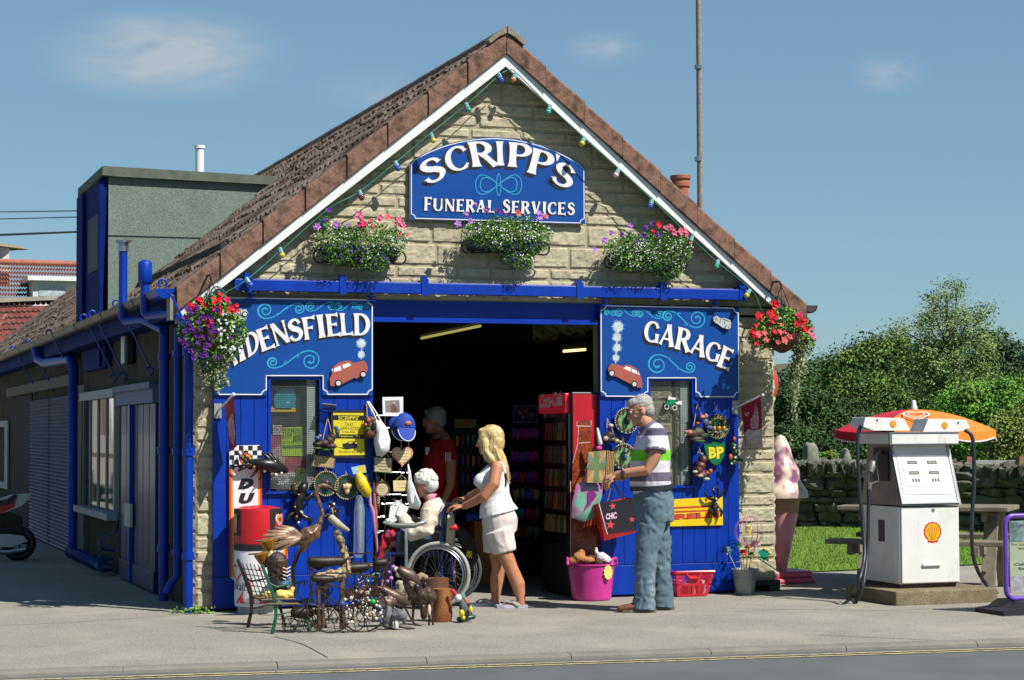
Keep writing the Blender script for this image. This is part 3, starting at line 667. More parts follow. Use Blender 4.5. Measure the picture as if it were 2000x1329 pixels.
def scroll(mb,c1,r1,c2,r2,Y,w=2.2,mir=1,m=0):
    """two spirals joined by an s-shaped stem; mir=1 climbs to the right, -1 falls to the right"""
    s1=spiral((0,0),r1,90+600,90);s2=spiral((0,0),r2,-90+600,-90)[::-1]
    s1[:,1]*=1;
    if mir<0:s1[:,1]*=-1;s2[:,1]*=-1
    s1=s1+np.array(c1);s2=s2+np.array(c2)
    a,b=s1[-1],s2[0];d=b-a;t=np.linspace(0,1,14)[1:-1]
    k=abs(d[0])*.45;mid=(1-t)[:,None]**3*a+3*((1-t)**2*t)[:,None]*(a+[k,0])+3*((1-t)*t**2)[:,None]*(b-[k,0])+(t**3)[:,None]*b
    P=np.concatenate([s1,mid,s2]);n=len(P);n1=len(s1)
    wd=np.full(n,w);wd[:8]=np.linspace(2.6*w,w,8);wd[-8:]=np.linspace(w,2.6*w,8)
    wd[n1-14:n1-2]*=1.5
    ribpx(mb,P,wd,Y,m)
    for f,s_ in((.3,1),(.72,-1)):
        i=n1+int(12*f);p=P[min(i,n-1)];dd=d/np.linalg.norm(d);nn=np.array([dd[1],-dd[0]])*s_
        ribpx(mb,np.array([p-dd*r2*.25*s_,p+nn*r2*.18+dd*r2*.0,p+nn*r2*.3+dd*r2*.3*s_]),np.array([w,w*.8,w*.3]),Y,m)
def scoop(pts,r,n=7):
    """closed outline with hollow corners; pts (x, y, flag)"""
    out=[];k=len(pts)
    for i,(x,y,f)in enumerate(pts):
        if not f:out.append((x,y));continue
        p=np.array([x,y],float);a=np.array(pts[i-1][:2])-p;b=np.array(pts[(i+1)%k][:2])-p;a/=np.linalg.norm(a);b/=np.linalg.norm(b)
        for j in range(n+1):
            t=math.pi/2*j/n;out.append(tuple(p+a*r*math.cos(t)+b*r*math.sin(t)))
    return out
def densify(P,step=12):
    out=[]
    for a,b in zip(P,P[1:]+P[:1]):
        a=np.array(a,float);b=np.array(b,float);n=max(1,int(np.linalg.norm(b-a)/step))
        for j in range(n):out.append(tuple(a+(b-a)*j/n))
    return out
# ------------------------------------------------------------------ the two sliding doors and their track
def sliding_door(x0,x1,zt,op,zbat,names):
    (wx0,wx1,wz0,wz1)=op
    d=thing('sliding_door',names,'door',((x0+x1)/2,0,.02))
    mb=MB();n=int(round((x1-x0)/.112));yb=.04
    for i in range(n):
        a,b=x0+(x1-x0)*i/n+.0015,x0+(x1-x0)*(i+1)/n-.0015
        segs=[(zbat,zt)]
        if b>wx0 and a<wx1:
            if a<wx0:mb.box(a,wx0,0,yb,wz0,wz1)
            if b>wx1:mb.box(wx1,b,0,yb,wz0,wz1)
            segs=[(zbat,wz0),(wz1,zt)]
        for z0,z1 in segs:mb.box(a,b,0+.0006*((i*7)%3),yb,z0,z1)
    mb.box(x0,x1,-.006,yb-.002,.02,zbat-.004)
    mb.build('board_panel',BLUE,d,bevel=.0025)
    mb=MB()
    for i in range(6):
        x=x0+.1+(x1-x0-.2)*i/5;mb.ell((x,-.008,zbat-.05),.008,n=8,k=5)
    mb.build('bolt',BLUE,d)
    mb=MB();t_=.02
    mb.box(wx0-.003,wx0+t_,-.008,.035,wz0,wz1);mb.box(wx1-t_,wx1+.003,-.008,.035,wz0,wz1);mb.box(wx0+t_,wx1-t_,-.007,.035,wz1-t_,wz1);mb.box(wx0-.03,wx1+.03,-.03,.036,wz0-.02,wz0)
    wf=mb.build('window_frame',BLUE,d)
    mb=MB();px=wx0+(wx1-wx0)*.74;mb.box(px,px+(wx1-wx0)*.16,.036,.052,wz0,wz1);mb.build('mullion',mat('pale_post',(196,206,202),.6,.12,8),d)
    mb=MB();mb.box(wx0+t_,wx1-t_,.03,.033,wz0,wz1-t_);mb.build('pane',glass('window_glass',(.5,.56,.56),.1),d)
    mb=MB();z=wz0+.01
    while z<wz1:mb.box(wx0+t_,wx1-t_,.0225,.0245,z,z+.0022);z+=.0175
    x=wx0+t_
    while x<wx1-t_:mb.box(x,x+.0018,.0248,.0262,wz0,wz1-t_);x+=.0175
    mb.build('wire_mesh',mat('grey_wire',(70,76,70),.6,.1),d)
    return d
def opx(a,b,y0,y1):p=q(a,y1,0);r_=q(b,y0,0);return(p[0],r_[0],p[1],r_[1])
LD=sliding_door(q(416,1000)[0],q(729,800)[0],2.515,opx(524,628,737,960),.275,'blue boarded sliding door left of the open doorway, posters in its window')
RD=sliding_door(q(1171,800)[0],q(1444.5,1000)[0],2.515,opx(1267,1355,740,949),.275,'blue boarded sliding door right of the open doorway, bare stone behind its window')
tr=thing('door_track','long blue steel track rail across the gable above both sliding doors','track rail',(2.6,-.07,2.6))
mb=MB();a,b=q(458,556,-.1),q(1462,575,-.1)
mb.box(a[0],b[0],-.1,-.03,2.575,2.665);mb.box(a[0],b[0],-.092,-.01,2.6655,2.672);mb.build('rail',BLUE,tr,bevel=.004)
for px,py in((670,548),(830,550),(1133,560),(1296,566),(484,552),(1450,576)):
    x=q(px,py,-.1)[0];mb=MB();mb.box(x-.03,x+.03,-.108,-.101,2.56,2.7);mb.box(x-.03,x+.03,-.1075,SY-.02,2.6725,2.69);mb.box(x-.022,x+.022,-.09,-.03,2.6905,2.72);mb.build('track_bracket',BLUE,tr)
for px in(490,725,1181,1396):
    x=q(px,575,-.06)[0];mb=MB();mb.tube([(x,-.055,2.515),(x,-.055,2.57)],.011,8);mb.lathe([(.012,0),(.035,.004),(.04,.012),(.03,.016),(.012,.02)],(x,-.055,2.54),14);mb.box(x-.035,x+.035,-.075,-.035,2.51,2.516);mb.build('hanger',BLUE,tr)
# ------------------------------------------------------------------ painted signs on the doors
PY0,PY1=-.024,-.0075
car_red=mat('rust_red_paint',(190,84,62),.5,.15,30,c2=(172,96,84));grey_l=mat('silver_paint',(205,208,205),.4,.08,20)
def car_cutout(par,zs,body,wins,wheels,m,name='car_cutout',grille=None):
    ox,oy,s=zs;f=lambda pts:[(ox+x/s,oy+y/s)for x,y in pts]
    mb=MB();mb.slab(ppx(f(body),PY0-.02),PY0-.024,PY0-.008,0,1)
    mb.slab(ppx(f(body),PY0-.02),PY0-.0078,PY0-.0005,1)
    for w_ in wins:mb.face(ppx(f(w_),PY0-.0245),PY0-.0246,2)
    for(x,y,r_)in wheels:
        p=q(ox+x/s,oy+y/s,PY0-.025);k=r_/s*.00438
        for rr,mm,yy in((1,1,-.0255),(.62,2,-.0262),(.35,3,-.0266)):mb.lathe([(.0,0),(k*rr,0),(k*rr,.004),(0,.004)],(p[0],PY0+yy-.004+.004,p[1]),20,mm,axis=(0,-1,0))
    if grille:
        for g in grille:ribpx(mb,f(g),1.2,PY0-.0248,1)
    mb.build(name,[m,BLACK,SIGNWHITE,grey_l],par)
def puff(mb,x,y,r,Y,m):
    rr=random.Random(int(x+y));P=[]
    for i in range(44):a=2*math.pi*i/44;k=r*(1.15 if i%2==0 else.72)*rr.uniform(.85,1.15);P.append((x+k*math.cos(a),y+k*math.sin(a)))
    mb.face(ppx(P,Y),Y,m)
smoke=mat('painted_smoke',(205,222,232),.5,.25,60)
def door_sign(label,outline,border,title,zs,scrolls,mir):
    s_=thing('painted_sign',label,'sign',tuple(W(*outline[0],0)))
    mb=MB();mb.slab(ppx(outline,PY0),PY0,PY1,0,0);mb.build('sign_board',SIGNBLUE,s_)
    mb=MB();ribpx(mb,densify(scoop(border,9)),2.0,PY0-.0004,0,True);mb.build('border_line',SIGNWHITE,s_)
    mb=MB();letters(mb,title,PY0-.001,0,1,(-4.5,5.5),6,zs,1.);mb.build('lettering',[SIGNWHITE,BLACK],s_)
    for k,a in enumerate(scrolls):mb=MB();scroll(mb,a[0],a[1],a[2],a[3],PY0-.0005-.0001*k,a[4],mir);mb.build('scrollwork',TEAL,s_)
    return s_
z6=lambda x,y:(400+x/5.536,560+y/5.536)
z5=lambda x,y:(1140+x/5.536,560+y/5.536)
LS=door_sign('blue painted sign with white arched letters IDENSFIELD and red car at its right',[(417,771),(430,582),(729,586),(728.5,772),(630,772),(630,734),(521,734),(521,772)],
    [(420,771,1),(433,583.5,0),(726.5,587.5,1),(726.3,769,1),(633,769.5,1),(633,733,0),(519.5,733,0),(519.5,770,1)][0:0]or[(z6(105,1170)[0],770.5,1),(z6(105,118)[0],581.5,0),(727,586.5,1),(727,770.5,1),(z6(1280,0)[0],770.5,1),(z6(1280,0)[0],z6(0,963)[1],0),(z6(665,0)[0],z6(0,963)[1],0),(z6(665,0)[0],771,1)],
    [('A',[(225,895),(365,832),(190,640),(310,580)]),('I',[(372,822),(455,778),(325,572),(405,535)]),('D',[(470,770),(600,680),(415,525),(560,455)]),('E',[(615,710),(770,650),(545,475),(690,415)]),
     ('N',[(765,655),(935,590),(690,415),(870,355)]),('S',[(915,612),(1080,560),(880,370),(1030,330)]),('F',[(1080,580),(1195,558),(1040,340),(1190,312)]),('I',[(1225,560),(1320,545),(1195,310),(1285,298)]),
     ('E',[(1325,543),(1478,528),(1300,300),(1450,288)]),('L',[(1470,532),(1610,522),(1455,288),(1580,286)]),('D',[(1612,530),(1790,525),(1605,290),(1785,288)])],(400,560,5.536),
    [(z6(655,258),16,z6(1020,243),10.5,2.4),(z6(1140,215),9.5,z6(1365,215),8.5,1.9),(z6(1450,215),8,z6(1622,213),7,1.7),(z6(1683,218),5.5,z6(1750,215),6,1.4),(z6(735,820),11,z6(1140,800),19,2.4)],1)
RS=door_sign('blue painted sign with white sloping letters GARAGE and red car at its left',[(1173.5,774),(1172.5,597),(1443.5,602),(1443.5,776.5),(1357.5,776),(1357.5,737),(1266,737),(1266,774.5)],
    [(1174.5,774,1),(1174,597.5,1),(1442,602.5,1),(1443.2,775.5,1),(1359.3,775,1),(1359.3,738.3,0),(1265.2,738.3,0),(1265.2,774.5,1)],
    [('G',[(640,585),(810,625),(672,355),(845,395)]),('A',[(800,615),(980,662),(850,385),(1010,430)]),('R',[(978,668),(1140,712),(1022,432),(1180,475)]),('A',[(1132,705),(1312,778),(1200,490),(1350,555)]),('G',[(1300,790),(1455,828),(1345,575),(1515,630)]),('E',[(1432,858),(1575,912),(1510,632),(1640,700)])],(1140,560,5.536),
    [(z5(250,282),5.5,z5(318,285),5.5,1.4),(z5(385,285),8,z5(548,285),6.5,1.8),(z5(612,293),7.5,z5(815,300),8.5,2.0),(z5(910,320),10.5,z5(1225,350),17,2.4),(z5(800,845),19.5,z5(1150,870),10.5,2.4)],-1)
carL=[(1355,1075),(1350,1000),(1370,950),(1385,870),(1440,825),(1520,800),(1570,800),(1600,825),(1650,818),(1715,800),(1745,825),(1765,890),(1745,930),(1690,960),(1640,1000),(1620,985),(1500,1045),(1460,1070),(1400,1078)]
car_cutout(LS,(400,560,5.536),carL,[[(1395,925),(1400,885),(1465,855),(1480,905)],[(1485,850),(1555,825),(1585,850),(1500,890)],[(1372,915),(1376,890),(1384,885),(1384,915)]],[(1443,1045,38),(1712,950,36)],car_red)
carR=[(265,915),(262,880),(290,838),(340,835),(420,862),(460,842),(530,862),(590,905),(610,960),(630,1040),(630,1095),(580,1090),(480,1040),(400,1000),(345,970),(300,975)]
car_cutout(RS,(1140,560,5.536),carR,[[(430,885),(460,862),(515,880),(505,920)],[(515,922),(522,885),(575,915),(585,950)],[(590,955),(590,925),(600,935),(604,960)]],[(302,938,38),(547,1055,36)],car_red)
mb=MB()
for x,y,r_ in((1692,615,9.5),(1692,735,7.5)):puff(mb,*z6(x,y),r_,PY0-.0009,0)
ribpx(mb,[z6(1695,660),z6(1692,790)],2,PY0-.0007,0);mb.build('smoke_puff',smoke,LS)
mb=MB()
for x,y,r_ in((368,435,11.5),(360,550,9.5),(360,662,8.5),(350,770,7.5)):puff(mb,*z5(x,y),r_,PY0-.0009,0)
ribpx(mb,[z5(368,435),z5(345,830)],2.4,PY0-.0007,0);mb.build('smoke_puff',smoke,RS)
vin=[(1395,370),(1400,335),(1440,315),(1475,345),(1520,340),(1585,365),(1592,400),(1585,450),(1550,470),(1500,445),(1440,400),(1412,388)]
car_cutout(RS,(1140,560,5.536),vin,[],[(1545,445,24),(1412,365,18)],grey_l,'silver_car_cutout',[[(1480,350),(1470,395)],[(1530,362),(1520,410)],[(1500,350),(1580,378)],[(1430,330),(1450,372)]])
vin2=[(250,330),(300,300),(360,235),(410,250),(445,245),(468,290),(450,345),(400,350),(300,370)]
car_cutout(LS,(400,560,5.536),vin2,[],[(432,300,30)],grey_l,'silver_car_cutout',[[(330,275),(400,320)],[(380,245),(395,335)]])
# gable sign
gs=thing('gable_sign','blue arched sign with white letters SCRIPP\'S FUNERAL SERVICES under the gable','sign',tuple(W(972,438,SY-.03)))
GY=SY-.055
top=[(x,318+(x-801)*.0292-54*max(0,1-((x-971)/171)**2)**.9)for x in np.linspace(801,1142,28)]
out=top+[(1143,438),(801,428)]
mb=MB();mb.slab(ppx(out,GY),GY,SY-.03,0,1);mb.build('sign_board',[SIGNBLUE,SIGNWHITE],gs)
z7=lambda x,y:(580+x/2.5,240+y/2.5)
inner=[(x,y+2.5,0)for x,y in top[1:-1]];inner=[(803.5,321,0)]+inner+[(1140.3,331,0),(1141,436,1),(803.5,426.5,1)]
mb=MB();ribpx(mb,densify(scoop(inner,8)),1.6,GY-.0004,0,True);mb.build('border_line',SIGNWHITE,gs)
lst=[('S',[(628,312),(742,262),(580,202),(698,152)]),('C',[(738,250),(850,222),(708,130),(822,102)]),('R',[(852,216),(985,210),(826,94),(958,88)]),('I',[(968,209),(1020,209),(964,91),(1014,91)]),('P',[(1024,213),(1142,223),(1030,94),(1148,104)]),
       ('P',[(1118,240),(1232,273),(1148,120),(1264,152)]),('S',[(1228,285),(1340,332),(1268,178),(1374,224)])]
mb=MB();letters(mb,lst,GY-.001,0,1,(-8,6),7,(580,240,2.5),.9)
letters(mb,line_quads('FUNERAL SERVICES',(828,411.5),(1125,420.5),24,.1,1.1),GY-.001,0,1,(-3,3),4,None,1.05)
mb.face(ppx([z7(1262,150),z7(1284,162),z7(1268,192)],GY),GY-.006,0);mb.build('lettering',[SIGNWHITE,BLACK],gs)
mb=MB();t=np.linspace(0,2*math.pi,90)
for k,(a,b,ph)in enumerate(((45,19,0),(36,14,0))):
    P=[(974+a*math.sin(u),361+b*math.sin(2*u))for u in t];ribpx(mb,P[:-1],1.6,GY-.0005-.0002*k,0,True)
ribpx(mb,[(974+4.5*math.sin(u),361+21*math.cos(u))for u in t[:-1]],1.6,GY-.001,0,True);mb.build('scrollwork',TEAL,gs)
# ------------------------------------------------------------------ festoon lights below the bargeboards
cable=mat('green_cable',(40,128,112),.5,.1);bulbcols={'blue':(62,92,200),'green':(70,165,140),'yellow':(220,205,60),'red':(140,40,50),'orange':(216,150,110),'pink':(235,205,210)}
BY=-.145
def festoon(label,pts,bulbs,ends):
    f=thing('festoon_lights',label,'light string',tuple(W(*pts[0],BY)))
    P=[tuple(W(x,y,BY+.01*math.sin(i)))for i,(x,y)in enumerate(spline(pts,5))]
    mb=MB();mb.tube(P,.0045,6);mb.build('cable',cable,f,smooth=60)
    for(x,y,c,dx)in bulbs:
        p=Vector(W(x,y,BY));d=Vector((dx,-.15,-1)).normalized()
        mb=MB();mb.tube([p,p+d*.045],[.017,.021],8);h=mb.build('lamp_holder',mat('pale_green_plastic',(120,178,182),.5,.1),f,smooth=40)
        mb=MB();mb.ell(p+d*.066,.026);mb.build('bulb',mat('bulb_'+c,bulbcols[c],.1,.05,spec=.8),h,smooth=180)
    return f
festoon('green cable of coloured bulbs along the left slope of the gable',[(430,578),(480,548),(548,490),(640,410),(701,375),(775,316),(842,260),(913,203),(972,150),(990,138)],[(701,372,'red',.35),(771,315,'blue',.4),(841,260,'yellow',.3),(909,201,'green',.4),(973,143,'blue',.4),(546,484,'yellow',.3),(480,543,'blue',.6),(626,428,'green',.2)],0)
festoon('green cable of coloured bulbs along the right slope of the gable',[(996,138),(1008,142),(1074,208),(1143,272),(1210,332),(1275,392),(1340,455),(1400,512),(1468,568),(1490,615)],[(1008,143,'orange',-.5),(1075,206,'green',-.4),(1142,268,'yellow',-.5),(1209,330,'pink',-.6),(1274,390,'blue',-.4),(1403,508,'green',-.4),(1465,566,'yellow',-.7),(1352,462,'red',-.4)],0)
for lab,x,y in(('coil of spare green cable knotted on the left end of the bargeboard',425,575),('coil of spare green cable knotted on the right end of the bargeboard',1517,592)):
    mb=MB();c=Vector(W(x,y,-.15))
    for k in range(4):mb.ring(c+Vector((.01*k-.015,-.006*k,-.008*k)),.045+.008*(k%2),.0045,(.2*k-.2,1,.15*k),20,5,sq=1.3)
    mb.tube([c+Vector((0,-.02,.03)),c+Vector((.005,-.03,-.01))],.02,8);mb.ell(c+Vector((.02,-.02,-.05)),.03,n=8,k=6)
    mb.build('cable_coil',mat('dark_green_cable',(60,92,92),.5,.2),smooth=60,origin=tuple(c),label=lab,cat='cable')
# ------------------------------------------------------------------ behind the left door's window
def flat_sign(name,label,cat,pts,Y,th,m,back=None,**k):
    """thin plate with pixel outline; returns the thing"""
    t=thing(name,label,cat,tuple(W(*pts[0],Y)),**k);mb=MB();mb.slab(ppx(pts,Y),Y,Y+th,0,0 if back is None else 1);mb.build('plate',[m]if back is None else[m,back],t);return t
def R4(x0,y0,x1,y1,sk=0):return[(x0,y0),(x1,y0+sk),(x1,y1+sk),(x0,y1)]
lime=mat('lime_paper',(196,236,60),.7,.05,20)
z4=lambda x,y:(420+x/5.112,740+y/5.112)
mb=MB();mb.box(q(520,900,.07)[0],q(640,900,.07)[0],.1,.11,1.05,2.2);mb.build('dark_backing_sheet',dark,LD)  # added dark sheet, stands in for the unlit shop behind the pane
yl_n=mat('notice_yellow',(232,214,40),.6,.05);pinkp=mat('poster_pink',(196,70,92),.6,.25,14,c2=(120,46,60))
t=flat_sign('poster','pink ice cream poster low in the left door window','poster',[z4(528,555),z4(915,555),z4(905,1100),z4(528,1100)],.085,.003,pinkp)
mb=MB();mb.face(ppx([z4(540,1000),z4(790,920),z4(915,985),z4(915,1098),z4(530,1098)],.0846),.0845,0)
mb.face(ppx([z4(570,720),z4(640,660),z4(700,760),z4(690,900),z4(610,880)],.0842),.0842,1);mb.build('picture',[mat('poster_grey',(120,120,112),.6,.4,20),mat('poster_cream',(190,160,150),.6,.4,30)],t)
mb=MB();text_px(mb,'Cornetto',[z4(545,1010),z4(800,975),z4(545,940),z4(800,915)],.0838,0,.01,.2);text_px(mb,'Soft',[z4(620,1060),z4(745,1050),z4(620,1000),z4(745,985)],.0838,0,.02,.2);mb.build('lettering',SIGNWHITE,t)
t=flat_sign('poster','lime green rally poster taped inside the left door window','poster',[z4(665,490),z4(872,480),z4(880,775),z4(665,770)],.08,.002,lime)
mb=MB()
for s_,y0,y1 in(('PICKERING',500,530),('TRACTION',533,560),('ENGINE',562,580),('RALLY',582,600)):text_px(mb,s_,[z4(670,y1),z4(865 if y0<560 else 770,y1-4),z4(670,y0),z4(865 if y0<560 else 770,y0-4)],.0795,0,.02)
mb.face(ppx([z4(780,575),z4(860,550),z4(870,625),z4(775,630)],.0795),.0794,1);mb.face(ppx([z4(672,668),z4(872,660),z4(874,695),z4(672,700)],.0795),.0794,1)
text_px(mb,'24 25 26 JULY',[z4(675,652),z4(870,646),z4(675,630),z4(870,622)],.0794,0,.01);mb.build('lettering',[mat('poster_ink',(30,70,30),.7,.1),mat('poster_green',(92,150,30),.7,.3,40)],t)
redp=mat('notice_red',(200,40,50),.6)
def no_smoking(label,c,r_,Y):
    t=flat_sign('notice',label,'notice',R4(c[0]-r_*1.25,c[1]-r_*1.25,c[0]+r_*1.25,c[1]+r_*1.4),Y,.002,mat('notice_white',(214,214,210),.6,.05))
    mb=MB();ribpx(mb,[(c[0]+r_*math.cos(a),c[1]+r_*math.sin(a))for a in np.linspace(0,2*math.pi,25)[:-1]],r_*.22,Y-.0004,0,True);ribpx(mb,[(c[0]-r_*.7,c[1]-r_*.7),(c[0]+r_*.7,c[1]+r_*.7)],r_*.2,Y-.0006,0)
    ribpx(mb,[(c[0]-r_*.6,c[1]+r_*.1),(c[0]+r_*.5,c[1]-r_*.1)],r_*.22,Y-.0003,1);mb.build('symbol',[redp,BLACK],t)
no_smoking('square no smoking notice left of the lime poster',z4(622,508),7,.079);no_smoking('round no smoking notice beside the yellow camera notice',z4(985,970),8,.034)
t=flat_sign('notice','yellow CCTV notice in the bottom corner of the left door window','notice',[z4(803,893),z4(915,893),z4(908,1100),z4(803,1105)],.078,.002,yl_n)
mb=MB();ribpx(mb,[z4(855,905),z4(898,980),z4(812,980)],1.,.0776,0,True);mb.face(ppx([z4(835,960),z4(860,935),z4(878,945),z4(848,970)],.0776),.0775,0);text_px(mb,'CCTV',[z4(820,1012),z4(890,1010),z4(820,990),z4(890,988)],.0776,0,.02)
for k in range(5):ribpx(mb,[z4(815,1025+15*k),z4(898-8*(k%2),1024+15*k)],1.,.0776,0)
mb.build('lettering',BLACK,t)
t=thing('toy_truck','turquoise and yellow plastic toy on the sill behind the left door window','toy',tuple(W(*z4(680,330),.085)))
mb=MB();mb.slab(ppx([z4(600,290),z4(585,200),z4(610,130),z4(680,100),z4(790,110),z4(808,200),z4(800,290)],.08),.075,.097,0);mb.build('body',mat('turquoise_plastic',(40,170,190),.4,.1),t,bevel=.004)
mb=MB();mb.slab(ppx([z4(550,335),z4(550,300),z4(575,278),z4(600,305),z4(760,305),z4(780,280),z4(806,300),z4(806,335)],.075),.07,.097,0);mb.build('base',YELLOW,t,bevel=.004)
mb=MB();p=W(*z4(730,237),.07);mb.box(p[0]-.012,p[0]+.012,.0725,.0749,p[2]-.004,p[2]+.004);mb.build('badge',CREAM,t)
t=thing('toy_car','green toy car hung inside the right door window','toy',tuple(W(1315,790,.02)))
z1b=lambda x,y:(1300+x/5.54,760+y/5.54)
mb=MB();mb.slab(ppx([z1b(0,160),z1b(20,125),z1b(70,115),z1b(110,125),z1b(105,150),z1b(50,175),z1b(8,178)],-.012),-.014,.018,0);mb.build('body',mat('toy_green',(20,140,90),.3,.1),t)
mb=MB();mb.slab(ppx([z1b(25,115),z1b(40,65),z1b(55,90),z1b(110,95),z1b(115,115)],-.013),-.012,.016,0)
mb.slab(ppx([z1b(110,150),z1b(160,130),z1b(182,140),z1b(175,170),z1b(120,165)],-.013),-.01,.012,0);mb.build('trim',SIGNWHITE,t)
for a,b in((12,195),(98,205)):mb=MB();p=W(*z1b(a,b),-.01);mb.ring(tuple(p),.02,.004,(0,1,0),14,5);mb.build('wheel',SIGNWHITE,t)
# ------------------------------------------------------------------ foliage helpers
def leaf_cloud(mb,P,N,size,rng,m=0,asp=.5,spread=.9):
    """rhombic leaves at P facing roughly N"""
    n=len(P);N=N+rng.normal(0,spread,(n,3));N/=np.maximum(np.linalg.norm(N,axis=1),1e-9)[:,None]
    a=np.cross(N,rng.normal(0,1,(n,3)));a/=np.maximum(np.linalg.norm(a,axis=1),1e-9)[:,None];b=np.cross(N,a)
    s=(size*rng.uniform(.6,1.35,n))[:,None]
    V=np.stack([P-a*s*.5,P+b*s*asp*.5+N*s*.08,P+a*s*.5-N*s*.05,P-b*s*asp*.5+N*s*.08],1).reshape(-1,3)
    mb.add(V,np.arange(4*n).reshape(-1,4),m)
def blob_points(blobs,n,rng,shell=.45):
    """points in a union of ellipsoids, denser to the outside; blobs rows (x,y,z,rx,ry,rz)"""
    B=np.array(blobs,float);w=(B[:,3]*B[:,4]*B[:,5])**.72;k=rng.choice(len(B),n,p=w/w.sum())
    d=rng.normal(0,1,(n,3));d/=np.linalg.norm(d,axis=1)[:,None]
    r=(shell+(1-shell)*rng.random(n))**.6
    return B[k,:3]+d*B[k,3:]*r[:,None],d
def flower(mb,c,n,r,m=0,mc=None,petals=5,rng=random):
    n=Vector(n).normalized();u=n.orthogonal().normalized();v=n.cross(u);c=Vector(c);V=[tuple(c)];F=[]
    a0=rng.random()*6
    for i in range(petals*2):
        a=a0+math.pi*i/petals;rr=r*(1 if i%2 else.62);V.append(tuple(c+u*rr*math.cos(a)+v*rr*math.sin(a)+n*(r*.35 if i%2 else r*.2)))
    k=petals*2;F=[(0,1+i,1+(i+1)%k)for i in range(k)];mb.add(V,F,m)
    if mc is not None:mb.ell(c+n*r*.12,r*.2,mc,6,4)
LEAF=mat('leaf_green',(112,160,58),.6,.3,40,island=.45,spec=.3);LEAFD=mat('leaf_dark',(64,104,44),.6,.3,40,island=.4,spec=.3)
FL={'violet':(104,44,160),'lilac':(190,130,215),'pink':(240,120,150),'hotpink':(235,40,110),'red':(225,20,40),'salmon':(240,110,110),'purple':(84,20,120),'white':(244,244,248),'lobelia':(98,84,190)}
FM={k:mat('petal_'+k,v,.6,.12,30,island=.2,spec=.25)for k,v in FL.items()}
def trough(label,cx,cy,spec,seed,w=.72):
    """window box on scrolled iron brackets with a mound of lobelia, petunias and geraniums"""
    p=W(cx,cy,-.08);t=thing('flower_trough',label,'flower trough',tuple(p),group=None);rng=np.random.default_rng(seed);rr=random.Random(seed)
    mb=MB();x,y,z=p;mb.box(x-w*.44,x+w*.44,-.12,SY-.02,z-.09,z+.03);mb.build('planter',mat('dark_liner',(42,40,34),.9,.3,20),t,bevel=.02)
    mb=MB()
    for s_ in(-1,1):
        mb.ring((x+s_*w*.47,-.08,z-.06),.055,.008,(0,1,0),18,5,a0=0 if s_>0 else 180,a1=300 if s_>0 else 480);mb.tube([(x+s_*w*.47,-.08,z-.115),(x,-.1,z-.1)],.007,5);mb.tube([(x+s_*w*.4,-.12,z-.1),(x+s_*w*.4,SY,z-.1)],.007,5)
    mb.build('bracket',IRON,t,smooth=60)
    bl=[(x+u*w,-.12+.03*math.sin(k*2),z+v,r_,.15,r2)for k,(u,v,r_,r2)in enumerate(spec)]
    P,N=blob_points(bl,6500,rng);P=P[P[:,1]<SY-.0];n=len(P);N=blob_points(bl,n,rng)[1]
    mb=MB();leaf_cloud(mb,P[:n*2//3],N[:n*2//3],.027,rng,0,.42);leaf_cloud(mb,P[n*2//3:],N[n*2//3:],.022,rng,1,.4);mb.build('foliage',[LEAF,LEAFD],t)
    mb=MB();P,N=blob_points(bl,800,rng,.85)
    for q_,nn in zip(P,N):
        if q_[1]>-.06:continue
        lo=(q_[2]-z)
        k=1 if noise.noise(Vector((q_[0]*5,q_[2]*5,seed)))+(.25 if lo<-.02 else-.1)>.12 else 0
        if lo>.13 and rr.random()<.7:continue
        flower(mb,q_-np.array([0,.012,0]),nn+np.array([0,-.8,.2]),rr.uniform(.0045,.0085),k,None,4,rr)
    mb.build('blossoms',[FM['white'],FM['lobelia']],t)
    return t,x,z,rr
def big_flowers(t,lst,Y,zs=None,r0=.032):
    cols=sorted(set(a[2]for a in lst));mb=MB();rr=random.Random(len(lst))
    for a in lst:
        px,py,c=a[:3];k=a[3]if len(a)>3 else 1
        if zs:px,py=zs[0]+px/zs[2],zs[1]+py/zs[2]
        pt=W(px,py,Y-.02*rr.random());i=cols.index(c)
        if k>1.5:
            for j in range(14):flower(mb,pt+np.array([rr.uniform(-1,1)*.035,rr.uniform(-.03,.02),rr.uniform(-1,1)*.03]),(rr.uniform(-.6,.6),-1,rr.uniform(-.2,.8)),.02,i,None,5,rr)
        else:
            for j in range(3):flower(mb,pt+np.array([rr.uniform(-.006,.006),-.006*j,rr.uniform(-.006,.006)]),(rr.uniform(-.5,.5),-1,rr.uniform(-.2,.7)),r0*k*rr.uniform(.8,1.1)*(1-.25*j),i,None,5,rr)
    mb.build('big_blossoms',[FM[c]for c in cols],t)
Z7=(580,240,2.5)
t,*_=trough('flower trough at the left of the gable with pink flowers and trailing lobelia',703,488,[(-.3,.07,.2,.13),(-.1,.06,.2,.15),(.12,.08,.22,.16),(.33,.06,.16,.13),(.05,-.08,.2,.1),(.15,-.11,.13,.09),(-.3,-.04,.15,.1),(-.43,.2,.06,.08)],1)
big_flowers(t,[(155,430,'violet'),(137,478,'violet'),(95,508,'lilac',1.2),(185,500,'lilac',1.2),(245,500,'lilac',.8),(305,455,'pink',1.6),(320,500,'hotpink',1.6),(405,465,'pink',1.2),(440,462,'salmon',1.1),(490,482,'pink',1.6),(515,508,'pink',1.2),(500,545,'salmon',.7),(535,548,'salmon',.6),(365,480,'salmon',.8),(375,507,'salmon',.8)],-.2,Z7)
t,*_=trough('flower trough in the middle of the gable below the arched sign',988,470,[(-.3,.04,.2,.12),(-.1,.06,.22,.15),(.14,.06,.22,.16),(.34,.03,.16,.14),(.12,-.11,.18,.12),(.16,-.19,.1,.07),(-.2,.0,.2,.1)],2)
